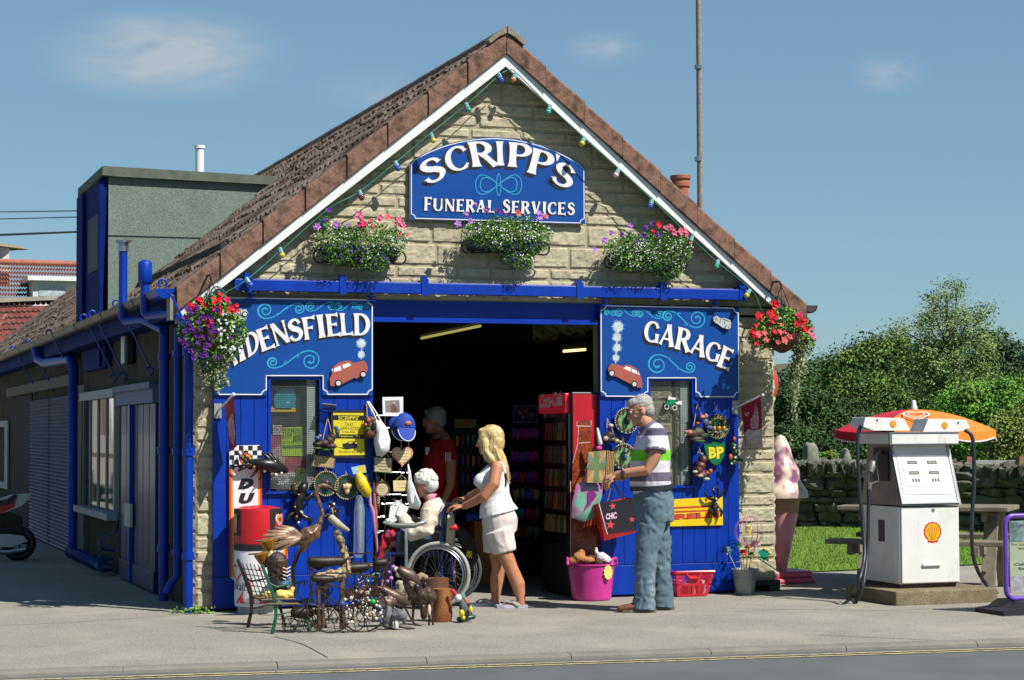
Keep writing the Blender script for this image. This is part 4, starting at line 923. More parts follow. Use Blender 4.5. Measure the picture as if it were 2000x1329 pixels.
big_flowers(t,[(785,498,'lilac',1.2),(825,445,'lilac',1.1),(870,400,'lilac',.8),(925,425,'lilac',1),(975,432,'purple',1),(1030,450,'purple',.8),(1075,442,'salmon',1.2),(1190,455,'lilac',1.9),(1212,462,'pink',1),(845,480,'lilac',1.1),(1000,440,'violet',.9)],-.2,Z7)
t,*_=trough('flower trough at the right of the gable with red and pink flowers',1262,500,[(-.3,.04,.2,.12),(-.1,.07,.2,.14),(.14,.07,.2,.15),(.36,.05,.15,.15),(.26,-.1,.16,.1),(-.3,-.06,.16,.1),(0,-.05,.2,.09),(.33,-.14,.07,.07)],3)
big_flowers(t,[(1450,618,'lilac',1.1),(1500,575,'lilac',1.3),(1533,540,'lilac',.9),(1625,505,'lilac',1.1),(1585,548,'violet',.9),(1700,510,'violet',1.1),(1735,498,'purple',1),(1762,548,'violet',1),(1762,500,'red',1.2),(1735,530,'red',.9),(1812,520,'pink',1.6),(1855,535,'pink',1.7),(1885,535,'pink',1.6),(1690,555,'violet',.8)],-.2,Z7)
def hanging(label,cx,cy,blobs,seed,nleaf,trail,Y=-.3):
    p=W(cx,cy,Y);t=thing('hanging_basket',label,'hanging basket',tuple(p));rng=np.random.default_rng(seed);x,y,z=p
    mb=MB();mb.lathe([(.02,-.17),(.1,-.13),(.16,-.05),(.175,.02),(.165,.02),(.1,-.02)],(x,y,z),18);mb.build('basket',mat('coir_liner',(96,72,48),.95,.3,40,bump=.5),t,smooth=60)
    mb=MB();
    for a in(0,2.1,4.2):mb.tube([(x+.17*math.cos(a),y+.17*math.sin(a),z+.02),(x,y,z+.42)],.004,5)
    mb.tube([(x,y,z+.42),(x,y+.04,z+.46),(x,SY,z+.47)],.009,6);mb.build('hanger',IRON,t)
    bl=[(x+a,y+b,z+c,r1,r1*.9,r2)for a,b,c,r1,r2 in blobs]
    P,N=blob_points(bl,nleaf,rng,.6);mb=MB();leaf_cloud(mb,P[:nleaf*2//3],N[:nleaf*2//3],.034,rng,0,.62);leaf_cloud(mb,P[nleaf*2//3:],N[nleaf*2//3:],.03,rng,1,.6)
    for(a,b,L_,nn)in trail:
        k=nn;tt=rng.random(k)**.8;sx=a+.05*np.sin(tt*5+a*9)+rng.normal(0,.032,k)*(1.15-tt)+tt*.015;P=np.stack([x+sx,y+b+rng.normal(0,.03,k),z-.02-L_*tt],1)
        leaf_cloud(mb,P,np.tile([0,-1,.3],(k,1)),.026,rng,2,.6)
    mb.build('foliage',[LEAF,LEAFD,mat('ivy_variegated',(150,160,108),.6,.25,40,island=.4)],t);return t
Z2=(1400,530,8.86);Z1=(320,530,10)
t=hanging('hanging basket on the left corner with purple petunias and red geraniums',412,650,[(0,0,.1,.2,.16),(.1,0,.02,.2,.16),(-.08,0,.0,.2,.16),(.04,-.02,-.1,.22,.14),(-.1,0,.12,.12,.14),(.15,0,.05,.1,.1),(.02,0,.22,.14,.1),(.02,0,-.22,.13,.14),(.06,0,-.34,.08,.12)],7,3600,[(.06,-.1,.46,240),(.12,-.08,.4,180),(.0,-.05,.4,120),(.16,0,.2,120)])
big_flowers(t,[(735,605,'red',2),(1045,575,'red',2),(1045,760,'red',2),(1235,570,'hotpink',1.2),(1350,735,'red',1.6),(565,700,'red',1.6),(885,935,'hotpink',1),(870,1055,'hotpink',1.2),(920,1000,'hotpink',.8),(1105,470,'red',.9)],-.5,Z1)
zz=lambda x,y:(x*.3161,640+y*.3161)
pl=[(1140,30),(1190,15),(1245,60),(1300,20),(1330,25),(1225,100),(1265,130),(1285,100),(1150,100),(1190,185),(1250,165),(1350,185),(1425,65),(1180,150),(1120,80),(1300,75),(1215,50),(1270,175),(1160,5),(1240,10),(1225,-30),(1150,-60),(1190,-90),(1290,-60),(1215,-120),(1160,-110),(1245,-70),(1170,-25),(1310,-10),(1340,-110)]
big_flowers(t,[(*zz(x,y),'purple',1.0)for x,y in pl],-.52)
big_flowers(t,[(*zz(1440+random.Random(k).uniform(-100,10),10+random.Random(k+50).uniform(-110,130)),'white',.4)for k in range(24)],-.5)
t=hanging('hanging basket on the right corner with red and salmon flowers and long ivy',1527,652,[(0,0,.06,.22,.14),(.13,0,.02,.18,.16),(-.14,0,.0,.17,.13),(.02,0,.14,.16,.1),(.2,0,-.06,.12,.14),(-.2,0,-.04,.1,.1)],9,3000,[(.09,-.1,.75,620),(.13,-.02,.55,560),(.2,0,.32,220),(-.19,-.05,.45,130),(.06,-.05,.95,110),(.15,.05,.6,140)])
big_flowers(t,[(910,740,'red',2),(960,770,'red',1.8),(950,850,'red',1.9),(725,785,'red',1.7),(1010,575,'red',1.4),(1410,790,'red',1.2),(1440,770,'hotpink',.9),(1500,850,'red',1.2),(1405,910,'red',1.2),(1510,1010,'red',1.3),(985,1045,'red',1.4),(1080,1050,'salmon',1.3),(1240,1140,'salmon',1.3),(1175,1195,'salmon',1.3),(1060,1230,'salmon',1),(855,1190,'salmon',1.3),(820,1075,'salmon',1.3),(700,1095,'salmon',1.4),(660,1140,'red',1),(620,1060,'red',1.2),(670,950,'red',.9),(900,935,'red',.9),(1120,935,'salmon',.8),(1640,1010,'pink',.8),(1660,1120,'pink',1.2),(1590,1080,'pink',.9),(1170,1060,'salmon',.8),(690,1260,'red',.9),(620,1110,'red',.9)],-.5,Z2)
# ------------------------------------------------------------------ trees beyond the lawn
def gz(px,D):
    """ground point straight below a pixel column at camera depth D"""
    d=ray(px,840);p=CAM+d*D;return np.array([p[0],p[1],0.])
def pp(px,py,D):return CAM+ray(px,py)*D
def tree(name,label,px,D,blobs,nl,size,mats,seed,trunk=.12,asp=.55,shell=.35,limbs=5,base=None,lean=0):
    g_=gz(px,D);t=thing(name,label,'tree',tuple(g_));rng=np.random.default_rng(seed);s=D/FPX
    B=[(*pp(x,y,D+dz),rx*s,rx*s*.9,ry*s)for x,y,rx,ry,dz in blobs]
    top=max(b[2]+b[5]*.4 for b in B);cen=np.mean([b[:3]for b in B],0)
    mb=MB();path=[Vector(g_)+(Vector((cen[0]-g_[0]+lean,cen[1]-g_[1],0))*min(1,f*1.3))+Vector((.08*math.sin(f*7+seed),0,f*top*(.5 if name=='bush' else.93)))for f in np.linspace(0,1,8)]
    mb.tube(path,[trunk*(1-.85*f)for f in np.linspace(0,1,8)],8)
    for b in B[:limbs*4:1][:14]:
        f=min(.85,max(.2,(b[2]-b[5]*.6)/top));i=int(f*7);a=path[i];e=Vector(b[:3]);mb.tube([a,a.lerp(e,.5)+Vector((0,0,.05*b[5])),e],[trunk*.4*(1-f)+.02,trunk*.25*(1-f)+.015,.01],5)
    mb.build('trunk',mat('bark',(96,84,70),.9,.3,14,bump=.5),t,smooth=60)
    # leaf clumps, not an even fill
    cn=max(30,nl//(70 if nl<30000 else 150));C,_=blob_points(B,cn,rng,shell);k=rng.choice(cn,nl);rad=np.mean([b[3]for b in B])*.25
    P=C[k]+rng.normal(0,1,(nl,3))*rad*np.array([1,1,.7])*rng.uniform(.6,1.3,nl)[:,None];N=P-C[k]+np.array([0,-.1,.15])
    N/=np.linalg.norm(N,axis=1)[:,None];mb=MB();h=rng.random(cn)[k]
    for i,m_ in enumerate(mats):
        sel=(h>=i/len(mats))&(h<(i+1)/len(mats));leaf_cloud(mb,P[sel],N[sel],size,rng,i,asp,.6)
    mb.build('crown',mats,t);return t
G1=mat('tree_green_a',(104,136,58),.7,.25,2,island=.35,spec=.25);G2=mat('tree_green_b',(134,156,68),.7,.25,2,island=.35,spec=.25)
GD1=mat('tree_dark_a',(58,86,44),.7,.25,2,island=.35,spec=.2);GD2=mat('tree_dark_b',(78,112,54),.7,.25,2,island=.35,spec=.2)
GB1=mat('birch_green_a',(126,150,88),.65,.2,2,island=.35,spec=.3);GB2=mat('birch_green_b',(152,172,108),.65,.2,2,island=.35,spec=.3)
GL1=mat('bright_green_a',(96,158,50),.6,.2,2,island=.35,spec=.3);GL2=mat('bright_green_b',(126,184,62),.6,.2,2,island=.35,spec=.3)
FD1=mat('far_green_a',(80,112,84),.8,.2,2,island=.3,spec=.1);FD2=mat('far_green_b',(98,128,94),.8,.2,2,island=.3,spec=.1)
tree('tree','distant blue green tree just right of the hanging ivy',1585,78,[(1595,745,32,40,0),(1570,790,40,50,0),(1610,800,45,50,1),(1545,780,38,60,1),(1530,840,50,45,0)],26000,.19,[FD1,FD2],21,.3)
tree('bushy_tree','broad bushy tree with dark shaded side left of the tall birch',1690,46,[(1720,705,60,38,0),(1665,735,55,50,0),(1780,730,65,50,0),(1620,790,60,65,1),(1700,800,90,70,-1),(1790,810,80,70,0),(1590,850,60,50,0),(1660,860,80,45,-1),(1745,690,32,25,0)],84000,.085,[G1,G2,GD1,GD2],22,.25)
tree('birch_tree','tall airy birch rising above all the other trees',1850,40,[(1850,590,36,42,0),(1835,640,52,45,0),(1885,640,50,42,0),(1860,700,75,48,0),(1905,690,55,50,0),(1820,720,60,60,0),(1900,760,70,60,0),(1840,790,70,60,0),(1925,605,14,12,0),(1870,565,14,18,0),(1815,590,14,22,0),(1760,645,22,14,0)],24000,.06,[GB1,GB2,G1],23,.13,.5,.25)
tree('tree','dark round tree at the right edge behind the birch',1965,62,[(1950,690,36,30,0),(1985,715,45,35,0),(1960,760,60,50,0),(2020,770,60,60,0)],30000,.13,[GD1,FD2],24,.3)
tree('bush','bright yellow green bush right of the orange umbrella',1930,33,[(1900,790,55,45,0),(1960,790,60,42,0),(1880,850,55,50,0),(1940,860,70,50,0),(2010,840,60,70,0),(1860,815,30,30,0),(1985,765,30,24,0)],52000,.058,[GL1,GL2,GL1,G1],25,.1)
tree('bush','olive green bush at the right edge beside the bright bush',2000,31,[(1985,850,50,45,0),(2030,840,50,60,0),(1990,890,60,35,0)],20000,.055,[G2,mat('olive_leaf',(120,130,60),.6,.2,2,island=.3)],26,.1)
tree('bush','dark green bushes behind the dry stone wall left of the pump',1640,35,[(1600,880,70,40,0),(1700,870,80,45,0),(1540,880,60,55,0),(1640,830,60,50,1),(1560,800,45,60,1),(1760,860,60,50,0),(1820,880,50,40,0)],46000,.075,[GD1,GD2,GD1],27,.12)
tree('bush','small light green shrub growing on the dry stone wall',1612,30.6,[(1615,893,16,14,0),(1600,900,14,10,0),(1630,898,12,10,0)],1500,.06,[G2,GL1],28,.02)
tree('tree','leafy tree beyond the right edge of the wall',2230,50,[(2180,760,80,70,0),(2260,720,80,70,0),(2250,800,110,70,0),(2340,780,80,70,0)],12000,.16,[G1,G2,GD2],29,.25)
# tops of the far wood seen left of the bushy tree
# ------------------------------------------------------------------ dry stone wall and standing stones
drys=mat('dry_stone',(104,103,93),.95,.25,8,bump=.6,bscale=30,island=.3,spec=.1);ramp2(drys,12,(156,156,140),.58,.7,.7);ramp2(drys,5,(78,80,64),.52,.66,.6)
def rock(mb,c,r,rr,sub=None,tilt=0):
    s=rr.random()*100;n0=len(mb.V);M=Matrix.Rotation(tilt,3,'Y')@Matrix.Rotation(rr.uniform(-.3,.3),3,'Z')
    mb.ell((0,0,0),1,n=10,k=7)
    V=mb.V[-1];V=np.sign(V)*np.abs(V)**.5
    V=V*np.array(r)[None]*np.array([1+.4*noise.noise(Vector(tuple(v*1.6))+Vector((s,s,s)))for v in V])[:,None]
    mb.V[-1]=np.array([tuple(M@Vector(v)+Vector(c))for v in V])
def stone_wall(label,a,b,h,cop,seed):
    a=Vector(a);b=Vector(b);L_=(b-a).length;d=(b-a).normalized();rr=random.Random(seed);t=thing('dry_stone_wall',label,'stone wall',tuple(a));mb=MB();z=0;ang=math.atan2(d.y,d.x)
    while z<h-.02:
        hh=rr.uniform(.08,.17);x=-.2
        while x<L_:
            wd=rr.uniform(.14,.5);n0=len(mb.V);rock(mb,(0,0,0),(wd*.54,.2,hh*.58),rr);c=a+d*(x+wd/2)
            mb.xf(Matrix.Translation(Vector((c.x,c.y,a.z+z+hh/2)))@Matrix.Rotation(ang,4,'Z'),n0);x+=wd
        z+=hh
    mb.build('stones',drys,t)
    mb=MB();x=0
    while x<L_:
        wd=rr.uniform(.07,.16);n0=len(mb.V);rock(mb,(0,0,0),(wd*.6,.2,cop*rr.uniform(.45,.68)),rr,tilt=rr.uniform(-.25,.35));c=a+d*x
        mb.xf(Matrix.Translation(Vector((c.x,c.y,a.z+h+cop*.4)))@Matrix.Rotation(ang,4,'Z'),n0);x+=wd
    mb.build('coping',drys,t)
wa=pp(1500,1028,29.5);wb=pp(1700,1026,29.5);wc=pp(1885,1020,27.5);wd_=pp(2060,1016,26.5)
stone_wall('dry stone wall with upright coping stones beyond the lawn',(wa[0],wa[1],0),(wc[0],wc[1],0),.78,.2,31)
stone_wall('dry stone wall with rough coping behind the picnic table at the right',(wc[0]+.1,wc[1],0),(wd_[0],wd_[1],0),.72,.24,32)
for lab,px,y0,y1,w_,D,sd_ in(('square topped standing stone behind the wall',1583,866,960,15,30.2,5),('pointed standing stone behind the wall',1651,876,960,13,30.3,8)):
    mb=MB();rr=random.Random(sd_);c=pp(px,(y0+y1)/2,D);s=D/FPX;n0=len(mb.V);mb.ell((0,0,0),1,n=16,k=14);V=mb.V[-1];V=np.sign(V)*np.abs(V)**.45
    z=V[:,2];tap=(1-.18*np.clip(z,0,1))if sd_==5 else(1-.75*np.clip(z-.1,0,1))
    V[:,0]*=tap;V=V*np.array([w_*s,.1,(y1-y0)/2*s])*np.array([1+.1*noise.noise(Vector(tuple(v*2))+Vector((sd_,0,0)))for v in V])[:,None]
    mb.V[-1]=V+np.array(c);mb.build('standing_stone',mat('gray_stone',(140,142,128),.95,.25,12,bump=.6,bscale=40),smooth=60,origin=(c[0],c[1],0),label=lab,cat='stone')
# gate bits beyond the right wall
t=thing('wooden_gate','low wooden gate with grey rail behind the wall at the right','gate',tuple(gz(1960,29.5)))
mb=MB();a=pp(1880,905,29.5);b=pp(1992,905,29.5);mb.bar(tuple(a),tuple(b),.05,.09);mb.build('rail',mat('weathered_wood_pale',(176,180,178),.85,.2,12),t)
for x in(1892,1994):
    mb=MB();p=pp(x,892,29.4);mb.box(p[0]-.06,p[0]+.06,p[1]-.05,p[1]+.05,-.0,p[2]);mb.build('post',mat('brown_post',(150,104,78),.85,.2,12),t)
# ------------------------------------------------------------------ tall pole, wires, neighbours at the left
pb=W(1368,405,9.5);ptp=W(1364,-40,9.5);t=thing('tall_pole','tall thin wooden pole rising behind the right roof slope','pole',(pb[0],9.5,0))
mb=MB();mb.tube([(pb[0],9.5,0),tuple(ptp)],[.055,.04],12);mb.build('pole',mat('pole_wood',(150,144,138),.8,.2,20),t,smooth=60)
for y in(130,310):p=W(1366,y,9.45);mb=MB();mb.tube([(p[0],9.49,p[2]-.03),(p[0],9.49,p[2]+.03)],.0525,12);mb.build('band',STEEL,t)
nb=thing('brick_house','neighbouring house with red pantiled roof and white dormer behind the garage','house',tuple(W(80,900,40)*np.array([1,1,0])))
red_t=mat('red_pantile',(146,90,78),.85,.2,3,bump=.3,island=.1);ramp2(red_t,2.5,(150,84,74),.5,.68,.6)
def at40(x,y,Y=40):return tuple(W(x,y,Y))
D40=38
mb=MB()
# roof slope facing the camera: rows of pantiles
A0,A1,B0,B1=at40(-420,500,D40+1.6),at40(170,518,D40+1.6),at40(-420,590,D40),at40(170,590,D40)
rows,cols=9,104
for r_ in range(rows):
    V=[];n=cols*4+1
    for t0,dz in((r_/rows,.0),((r_+1)/rows,.035)):
        for i in range(n):
            u=i/(n-1);p=np.array(A0)*(1-u)*(1-t0)+np.array(A1)*u*(1-t0)+np.array(B0)*(1-u)*t0+np.array(B1)*u*t0;V.append((p[0],p[1]-.02*math.sin(2*math.pi*i/4)-dz,p[2]+.025*math.sin(2*math.pi*i/4)+dz))
    mb.add(V,[(i,i+1,n+i+1,n+i)for i in range(n-1)])
mb.build('roof',red_t,nb,smooth=60)
mb=MB();mb.tube([at40(-420,499,D40+1.6),at40(170,517,D40+1.6)],.09,10);mb.build('ridge',mat('orange_ridge',(176,108,86),.8,.15,6),nb,smooth=60)
mb=MB();a,b=W(64,592,D40-.6),W(120,550,D40-.6);mb.box(a[0],b[0]+.5,D40-.6,D40+1,a[2]-.1,b[2]);dw=mb.build('dormer',mat('white_render',(225,225,222),.8,.06),nb)
mb=MB();mb.box(a[0]-.15,b[0]+.7,D40-.8,D40+1.2,b[2]+.003,b[2]+.12);mb.build('dormer_roof',WHITE,dw)
mb=MB();a2,b2=W(76,578,D40-.62),W(126,558,D40-.62);mb.box(a2[0],b2[0],D40-.62,D40-.605,a2[2],b2[2]);mb.build('window',mat('net_curtain',(188,202,206),.5,.25,10),dw)
mb=MB();a,b=W(-40,512,D40+2.2),W(16,486,D40+2.2);mb.box(a[0],b[0],D40+1.9,D40+2.8,a[2]-.6,b[2]);ch=mb.build('chimney',mat('white_render',(225,225,222),.8,.06),nb)
mb=MB();mb.lathe([(1.,0),(.62,.1),(.4,.14)],((a[0]+b[0])/2,D40+2.35,b[2]+.002),4);mb.build('chimney_cap',mat('cap_stone',(150,138,104),.9,.2,10),ch)
mb=MB();a,b=W(-420,1010,D40),W(175,590,D40);mb.box(a[0],b[0],D40+.2,D40+3,0,b[2]-.1);mb.build('wall',mat('house_wall',(170,140,110),.9,.15,8),nb)
nb2=thing('slate_house','low red slated outbuilding with pale coping behind the garage','house',tuple(W(40,900,31)*np.array([1,1,0])))
sl_=mat('red_hex_slate',(124,58,50),.8,.15,6,bump=.2,island=.14);ramp2(sl_,9,(190,170,160),.62,.68,.8,4)
mb=MB();A0,A1,B0,B1=[np.array(W(x,y,Y))for x,y,Y in((-400,608,32.4),(110,586,32.4),(-400,705,30),(110,690,30))]
rows,cols=9,48
for r_ in range(rows):
    for c_ in range(cols):
        P=[]
        for u,v in((0,-.05),(1,-.05),(1,.7),(.7,1.05),(.3,1.05),(0,.7)):
            uu=(c_+u*.97+(.5 if r_%2 else 0))/cols;vv=(r_+v)/rows;p=A0*(1-uu)*(1-vv)+A1*uu*(1-vv)+B0*(1-uu)*vv+B1*uu*vv;P.append((p[0],p[1]-.03*max(v,0),p[2]+.03*max(v,0)))
        mb.add(P,[tuple(range(6))])
mb.build('roof',sl_,nb2)
mb=MB();mb.bar(tuple(W(-400,606,32.3)),tuple(W(112,583,32.3)),.5,.1);mb.build('coping',mat('pale_coping',(172,168,154),.9,.15,6),nb2)
mb=MB();a,b=W(-400,1010,31),W(100,690,31);mb.box(a[0],b[0],30.4,33,0,b[2]-.05);mb.build('wall',mat('house_wall',(170,140,110),.9,.15,8),nb2)
for k,(y0,y1,x1,lab)in enumerate(((381,412,166,'topmost overhead wire running left from the dormer'),(400,424,166,'second overhead wire from the top left of the dormer'),(435,452,166,'upper of the lowest pair of overhead wires'),(441,453,168,'lowest overhead wire left of the dormer'))):
    a=W(-500,y0-30,40);b=W(x1,y1,7.0+.03*k);mb=MB();P=[tuple(np.array(a)*(1-t)+np.array(b)*t-np.array([0,0,1.1*t*(1-t)]))for t in np.linspace(0,1,9)]
    mb.tube(P,.007 if k<3 else.01,5);mb.build('overhead_wire',BLACK,origin=P[-1],label=lab,cat='wire',group='overhead wires left of the dormer')
# ------------------------------------------------------------------ petrol pump on its plinth
g0,g1,g2=G(1750,1184),G(1934,1174),G(1661,1171)
conc=mat('pebble_concrete',(142,130,104),.95,.2,6,bump=.6,bscale=60,spec=.1);ramp2(conc,50,(96,84,64),.5,.68,.7,3)
px_,py_=g0[0],g0[1];PW=g1[0]-g0[0];PD=g2[1]-g0[1]
pm=thing('petrol_pump','old white petrol pump with a yellow scallop shell emblem','petrol pump',(px_,py_,0))
mb=MB();mb.box(px_,px_+PW,py_,py_+PD+.15,-.01,.115);mb.build('plinth',conc,origin=(px_,py_,0),bevel=.012,label='low concrete plinth under the white petrol pump',cat='plinth')
a=G(1757,1146,.135);b=G(1887,1143,.135);c_=G(1697,1133,.135)
PX,PYY,w_,d_=a[0],a[1],b[0]-a[0],(c_[1]-a[1])*.85
pump_w=mat('pump_white',(246,245,240),.5,.03,4);ramp2(pump_w,3,(206,200,188),.54,.75,.6);ramp2(pump_w,9,(196,188,172),.6,.7,.5,6,(1,1,.25));ramp2(pump_w,7,(150,110,84),.7,.76,.6)
zt=W(1757,988,PYY)[2];zu=W(1745,868,PYY+.17)[2];zc=W(1742,846,PYY+.05)[2]
mb=MB();mb.box(PX+.03,PX+w_-.03,PYY+.03,PYY+d_-.03,.115,.15);mb.build('base',mat('rusty_base',(96,70,56),.8,.3,20),pm)
mb=MB();mb.box(PX+.012,PX+w_-.004,PYY+.015,PYY+d_,.151,zt-.012);body=mb.build('lower_body',pump_w,pm,bevel=.006)
mb=MB();mb.box(PX+.025,PX+w_-.02,PYY-.003,PYY+.0145,.158,zt-.02);fp=mb.build('front_panel',pump_w,body,bevel=.005)
mb=MB();xx=PX+w_*.36;mb.box(xx,xx+w_*.3,PYY-.022,PYY-.0035,.295,.318);mb.build('handle',pump_w,fp,bevel=.006)
mb=MB();p=W(1822,996,PYY);mb.box(p[0]-.012,p[0]+.012,PYY-.008,PYY-.0035,p[2]-.014,p[2]+.01);mb.build('lock',STEEL,fp)
metal_side=mat('tarnished_steel',(150,140,136),.38,.2,6,metal=.55);ramp2(metal_side,6,(90,66,54),.55,.75,.6)
yb0,yb1=PYY-.02,PYY+.16
mb=MB();prof=[(yb0,zt),(yb1,zu),(PYY+d_-.12,zu),(PYY+d_+.02,zt)]
mb.add([(x,y,z)for x in(PX+.012,PX+w_-.0)for y,z in prof],[(0,1,2,3),(7,6,5,4),(0,4,5,1),(1,5,6,2),(2,6,7,3),(3,7,4,0)]);up=mb.build('upper_body',metal_side,pm)
def sl(u,v,off=0.): # point on the sloping display face
    y=yb0+(yb1-yb0)*v;z=zt+(zu-zt)*v;n=math.hypot(yb1-yb0,zu-zt);return(PX+w_*u,y-off*(zu-zt)/n,z+off*(yb1-yb0)/n)
def sq(mb,u0,v0,u1,v1,off,m=0,sk=0):mb.add([sl(u0,v0,off),sl(u1,v0,off),sl(u1,v1,off),sl(u0,v1,off)]+[sl(u0,v0,0.001),sl(u1,v0,.001),sl(u1,v1,.001),sl(u0,v1,.001)],[(0,1,2,3),(0,4,5,1),(1,5,6,2),(2,6,7,3),(3,7,4,0)],m)
mb=MB();sq(mb,.03,.02,.06,.99,.014);sq(mb,.94,.02,.97,.99,.014);sq(mb,.0601,.02,.9399,.045,.014);mb.build('chrome_trim',STEEL,up)
mb=MB();sq(mb,.062,.05,.938,.98,.006);face=mb.build('display_face',pump_w,up)
mb=MB();sq(mb,.09,.17,.9,.8,.012);sq(mb,.16,.3,.85,.74,.016);mb.build('display_panel',pump_w,face)
mb=MB()
for u in(.24,.56):
    for v in(.66,.49):sq(mb,u,v,u+.16,v+.055,.0172,0)
mb.build('digit_window',mat('counter_dark',(70,74,70),.3,.3,60),face)
mb=MB()
for u in(.24,.56):
    for v in(.665,.495):text_map(mb,'00000' if v>.6 else '0000',lambda a,b,u=u,v=v:sl(u+.02+.12*a,v+.008+.028*b,.0178),0,.01)
    for k in range(3):sq(mb,u+.025+.045*k,.37,u+.055+.045*k,.425,.0172,1)
mb.build('digit',[mat('digit_white',(190,190,170),.6),BLACK],face)
mb=MB();cy0=PYY+.04;mb.box(PX-.05,PX+w_+.02,cy0,PYY+d_-.02,zu+.002,zu+.09);can=mb.build('canopy',pump_w,pm,bevel=.004)
mb=MB();mb.box(PX-.055,PX+w_+.025,cy0-.006,PYY+d_-.015,zu+.0905,zu+.1);mb.box(PX-.052,PX+w_+.022,cy0-.004,cy0-.0005,zu-.004,zu+.004);mb.box(PX-.055,PX-.03,cy0-.005,cy0+.02,zu+.004,zu+.09);mb.build('canopy_trim',STEEL,can)
def shell_emblem(mb,fn,m_y,m_r):
    """scallop shell; fn(u, v, layer) -> point, u,v in -1..1"""
    out=[]
    for i in range(61):
        a=math.radians(-38+256*i/60);k=1+.035*math.cos(7*(a-math.pi/2)*2.0);out.append((k*math.cos(a),.05+.92*k*math.sin(a)))
    out=[(.48,-.62),(.5,-.98),(.16,-.98),(0,-1.04),(-.16,-.98),(-.5,-.98),(-.48,-.62)][::-1][0:0]+out+[(-.62,-.6),(-.55,-.95),(-.2,-.95),(0,-1.02),(.2,-.95),(.55,-.95),(.62,-.6)]
    mb.add([fn(x,y,0)for x,y in out],[tuple(range(len(out)))],m_r);mb.add([fn(x*.84,.02+y*.84,1)for x,y in out],[tuple(range(len(out)))],m_y)
    for a in(-64,-44,-22,0,22,44,64):
        s_,c_=math.sin(R(a)),math.cos(R(a));w2=.035;b0=(.16*s_,-.72);b1=(.78*s_,-.02+.72*c_)
        mb.add([fn(b0[0]-.012,b0[1],2),fn(b0[0]+.012,b0[1],2),fn(b1[0]+w2,b1[1],2),fn(b1[0]-w2,b1[1],2)],[(0,1,2,3)],m_r)
emb_y=mat('emblem_yellow',(250,200,10),.45,.03);emb_r=mat('emblem_red',(222,40,34),.45,.05)
mb=MB();p=W(1821,1040,PYY);sx=.085;shell_emblem(mb,lambda u,v,l:(p[0]+sx*u,PYY-.0036-.0006*l,p[2]+.09*v),0,1);mb.build('emblem',[emb_y,emb_r],fp)
mb=MB();xa=W(1720,1050,PYY+.2);xs=PX+.0115;Yn=XP(1722,1040,xs)[1];mb.box(xs-.004,xs,Yn-.05,Yn+.05,XP(1722,1058,xs)[2],XP(1722,1016,xs)[2]);mb.build('data_plate',BLACK,body)
# two nozzle boots on top, each with an emblem
for k,(xa,xb,ya,yb_,flip)in enumerate(((1686,1778,815,841,1),(1803,1895,818,843,0))):
    Yb=PYY+.1;L0,L1=W(xa,ya,Yb),W(xb,yb_,Yb);z1_,z0_=L0[2],L1[2];bt=MB()
    outl=[(L0[0],z0_+.035),(L0[0]+.1,z0_),(L1[0],z0_),(L1[0]-.06,z1_-.01),(L0[0]+.02,z1_)]if flip else[(L0[0],z0_),(L1[0]-.1,z0_),(L1[0],z0_+.035),(L1[0]-.04,z1_-.01),(L0[0]+.05,z1_)]
    bt.slab(outl,Yb,Yb+.22);b_=bt.build('swing_arm',pump_w,pm,bevel=.004)
    mb=MB();cc=W(1744 if flip else 1845,829 if flip else 832,Yb);shell_emblem(mb,lambda u,v,l:(cc[0]+.03*u,Yb-.0012-.0006*l,cc[2]+.031*v),0,1);mb.build('emblem',[emb_y,emb_r],b_)
    mb=MB();mb.box(cc[0]-.03,cc[0]+.04,Yb+.05,Yb+.15,zu+.101,z0_-.001);mb.build('pivot',BLACK,b_)
    h=W(1713 if flip else 1871,821 if flip else 826,Yb);mb=MB();mb.lathe([(0,0),(.008,0),(.008,.003),(0,.003)],(h[0],Yb-.003,h[2]),10,axis=(0,-1,0));mb.build('bolt',BLACK,b_)
hose=mat('hose_rubber',(42,52,58),.45,.15)
def on(px,py,Y):return tuple(W(px,py,Y))
mb=MB();Ya=PYY+.15
mb.tube(spline([on(1690,828,Ya),on(1679,838,Ya),on(1675,870,Ya),on(1679,960,Ya),on(1686,1030,Ya-.02),on(1688,1090,Ya-.1),on(1676,1140,Ya-.22),(G(1665,1172)[0],G(1665,1172)[1],.03),on(1670,1178,py_+.36),on(1684,1150,Ya-.15),on(1694,1080,Ya-.05),on(1696,1000,Ya-.02),on(1697,955,Ya-.02)],7).tolist(),.016,8)
mb.build('hose',hose,pm,smooth=60)
mb=MB();Yn=PYY+.18
mb.tube([on(1697,960,Yn),on(1698,945,Yn),on(1700,922,Yn)],[.02,.024,.024],8);mb.tube([on(1700,922,Yn),on(1705,905,Yn),on(1712,893,Yn+.04),on(1721,880,Yn+.1)],[.03,.032,.02,.013],8);mb.tube([on(1700,945,Yn),on(1716,940,Yn+.02),on(1712,910,Yn)],.006,6)
nz=mb.build('nozzle',mat('worn_aluminium',(165,160,150),.4,.2,30,metal=.5),pm,smooth=50)
mb=MB();mb.tube([on(1699,942,Yn-.0),on(1701,918,Yn)],[.0255,.026],8);mb.build('nozzle_grip',RUBBER,nz)
mb=MB();mb.box(PX-.002,PX+.0105,Yn-.02,Yn+.22,W(1712,940,Yn)[2],W(1718,875,Yn)[2]);mb.build('nozzle_holder',BLACK,up)
mb=MB();Yr=PYY+.15;mb.tube(spline([on(1884,840,Yr-.02),on(1897,850,Yr-.05),on(1902,880,Yr-.06),on(1902,950,Yr-.06),on(1898,1020,Yr-.05),on(1900,1080,Yr),on(1910,1115,Yr+.15),on(1925,1140,Yr+.2),(G(1940,1164)[0],G(1940,1164)[1],.02)],6).tolist(),.017,8);mb.build('hose',hose,pm,smooth=60)
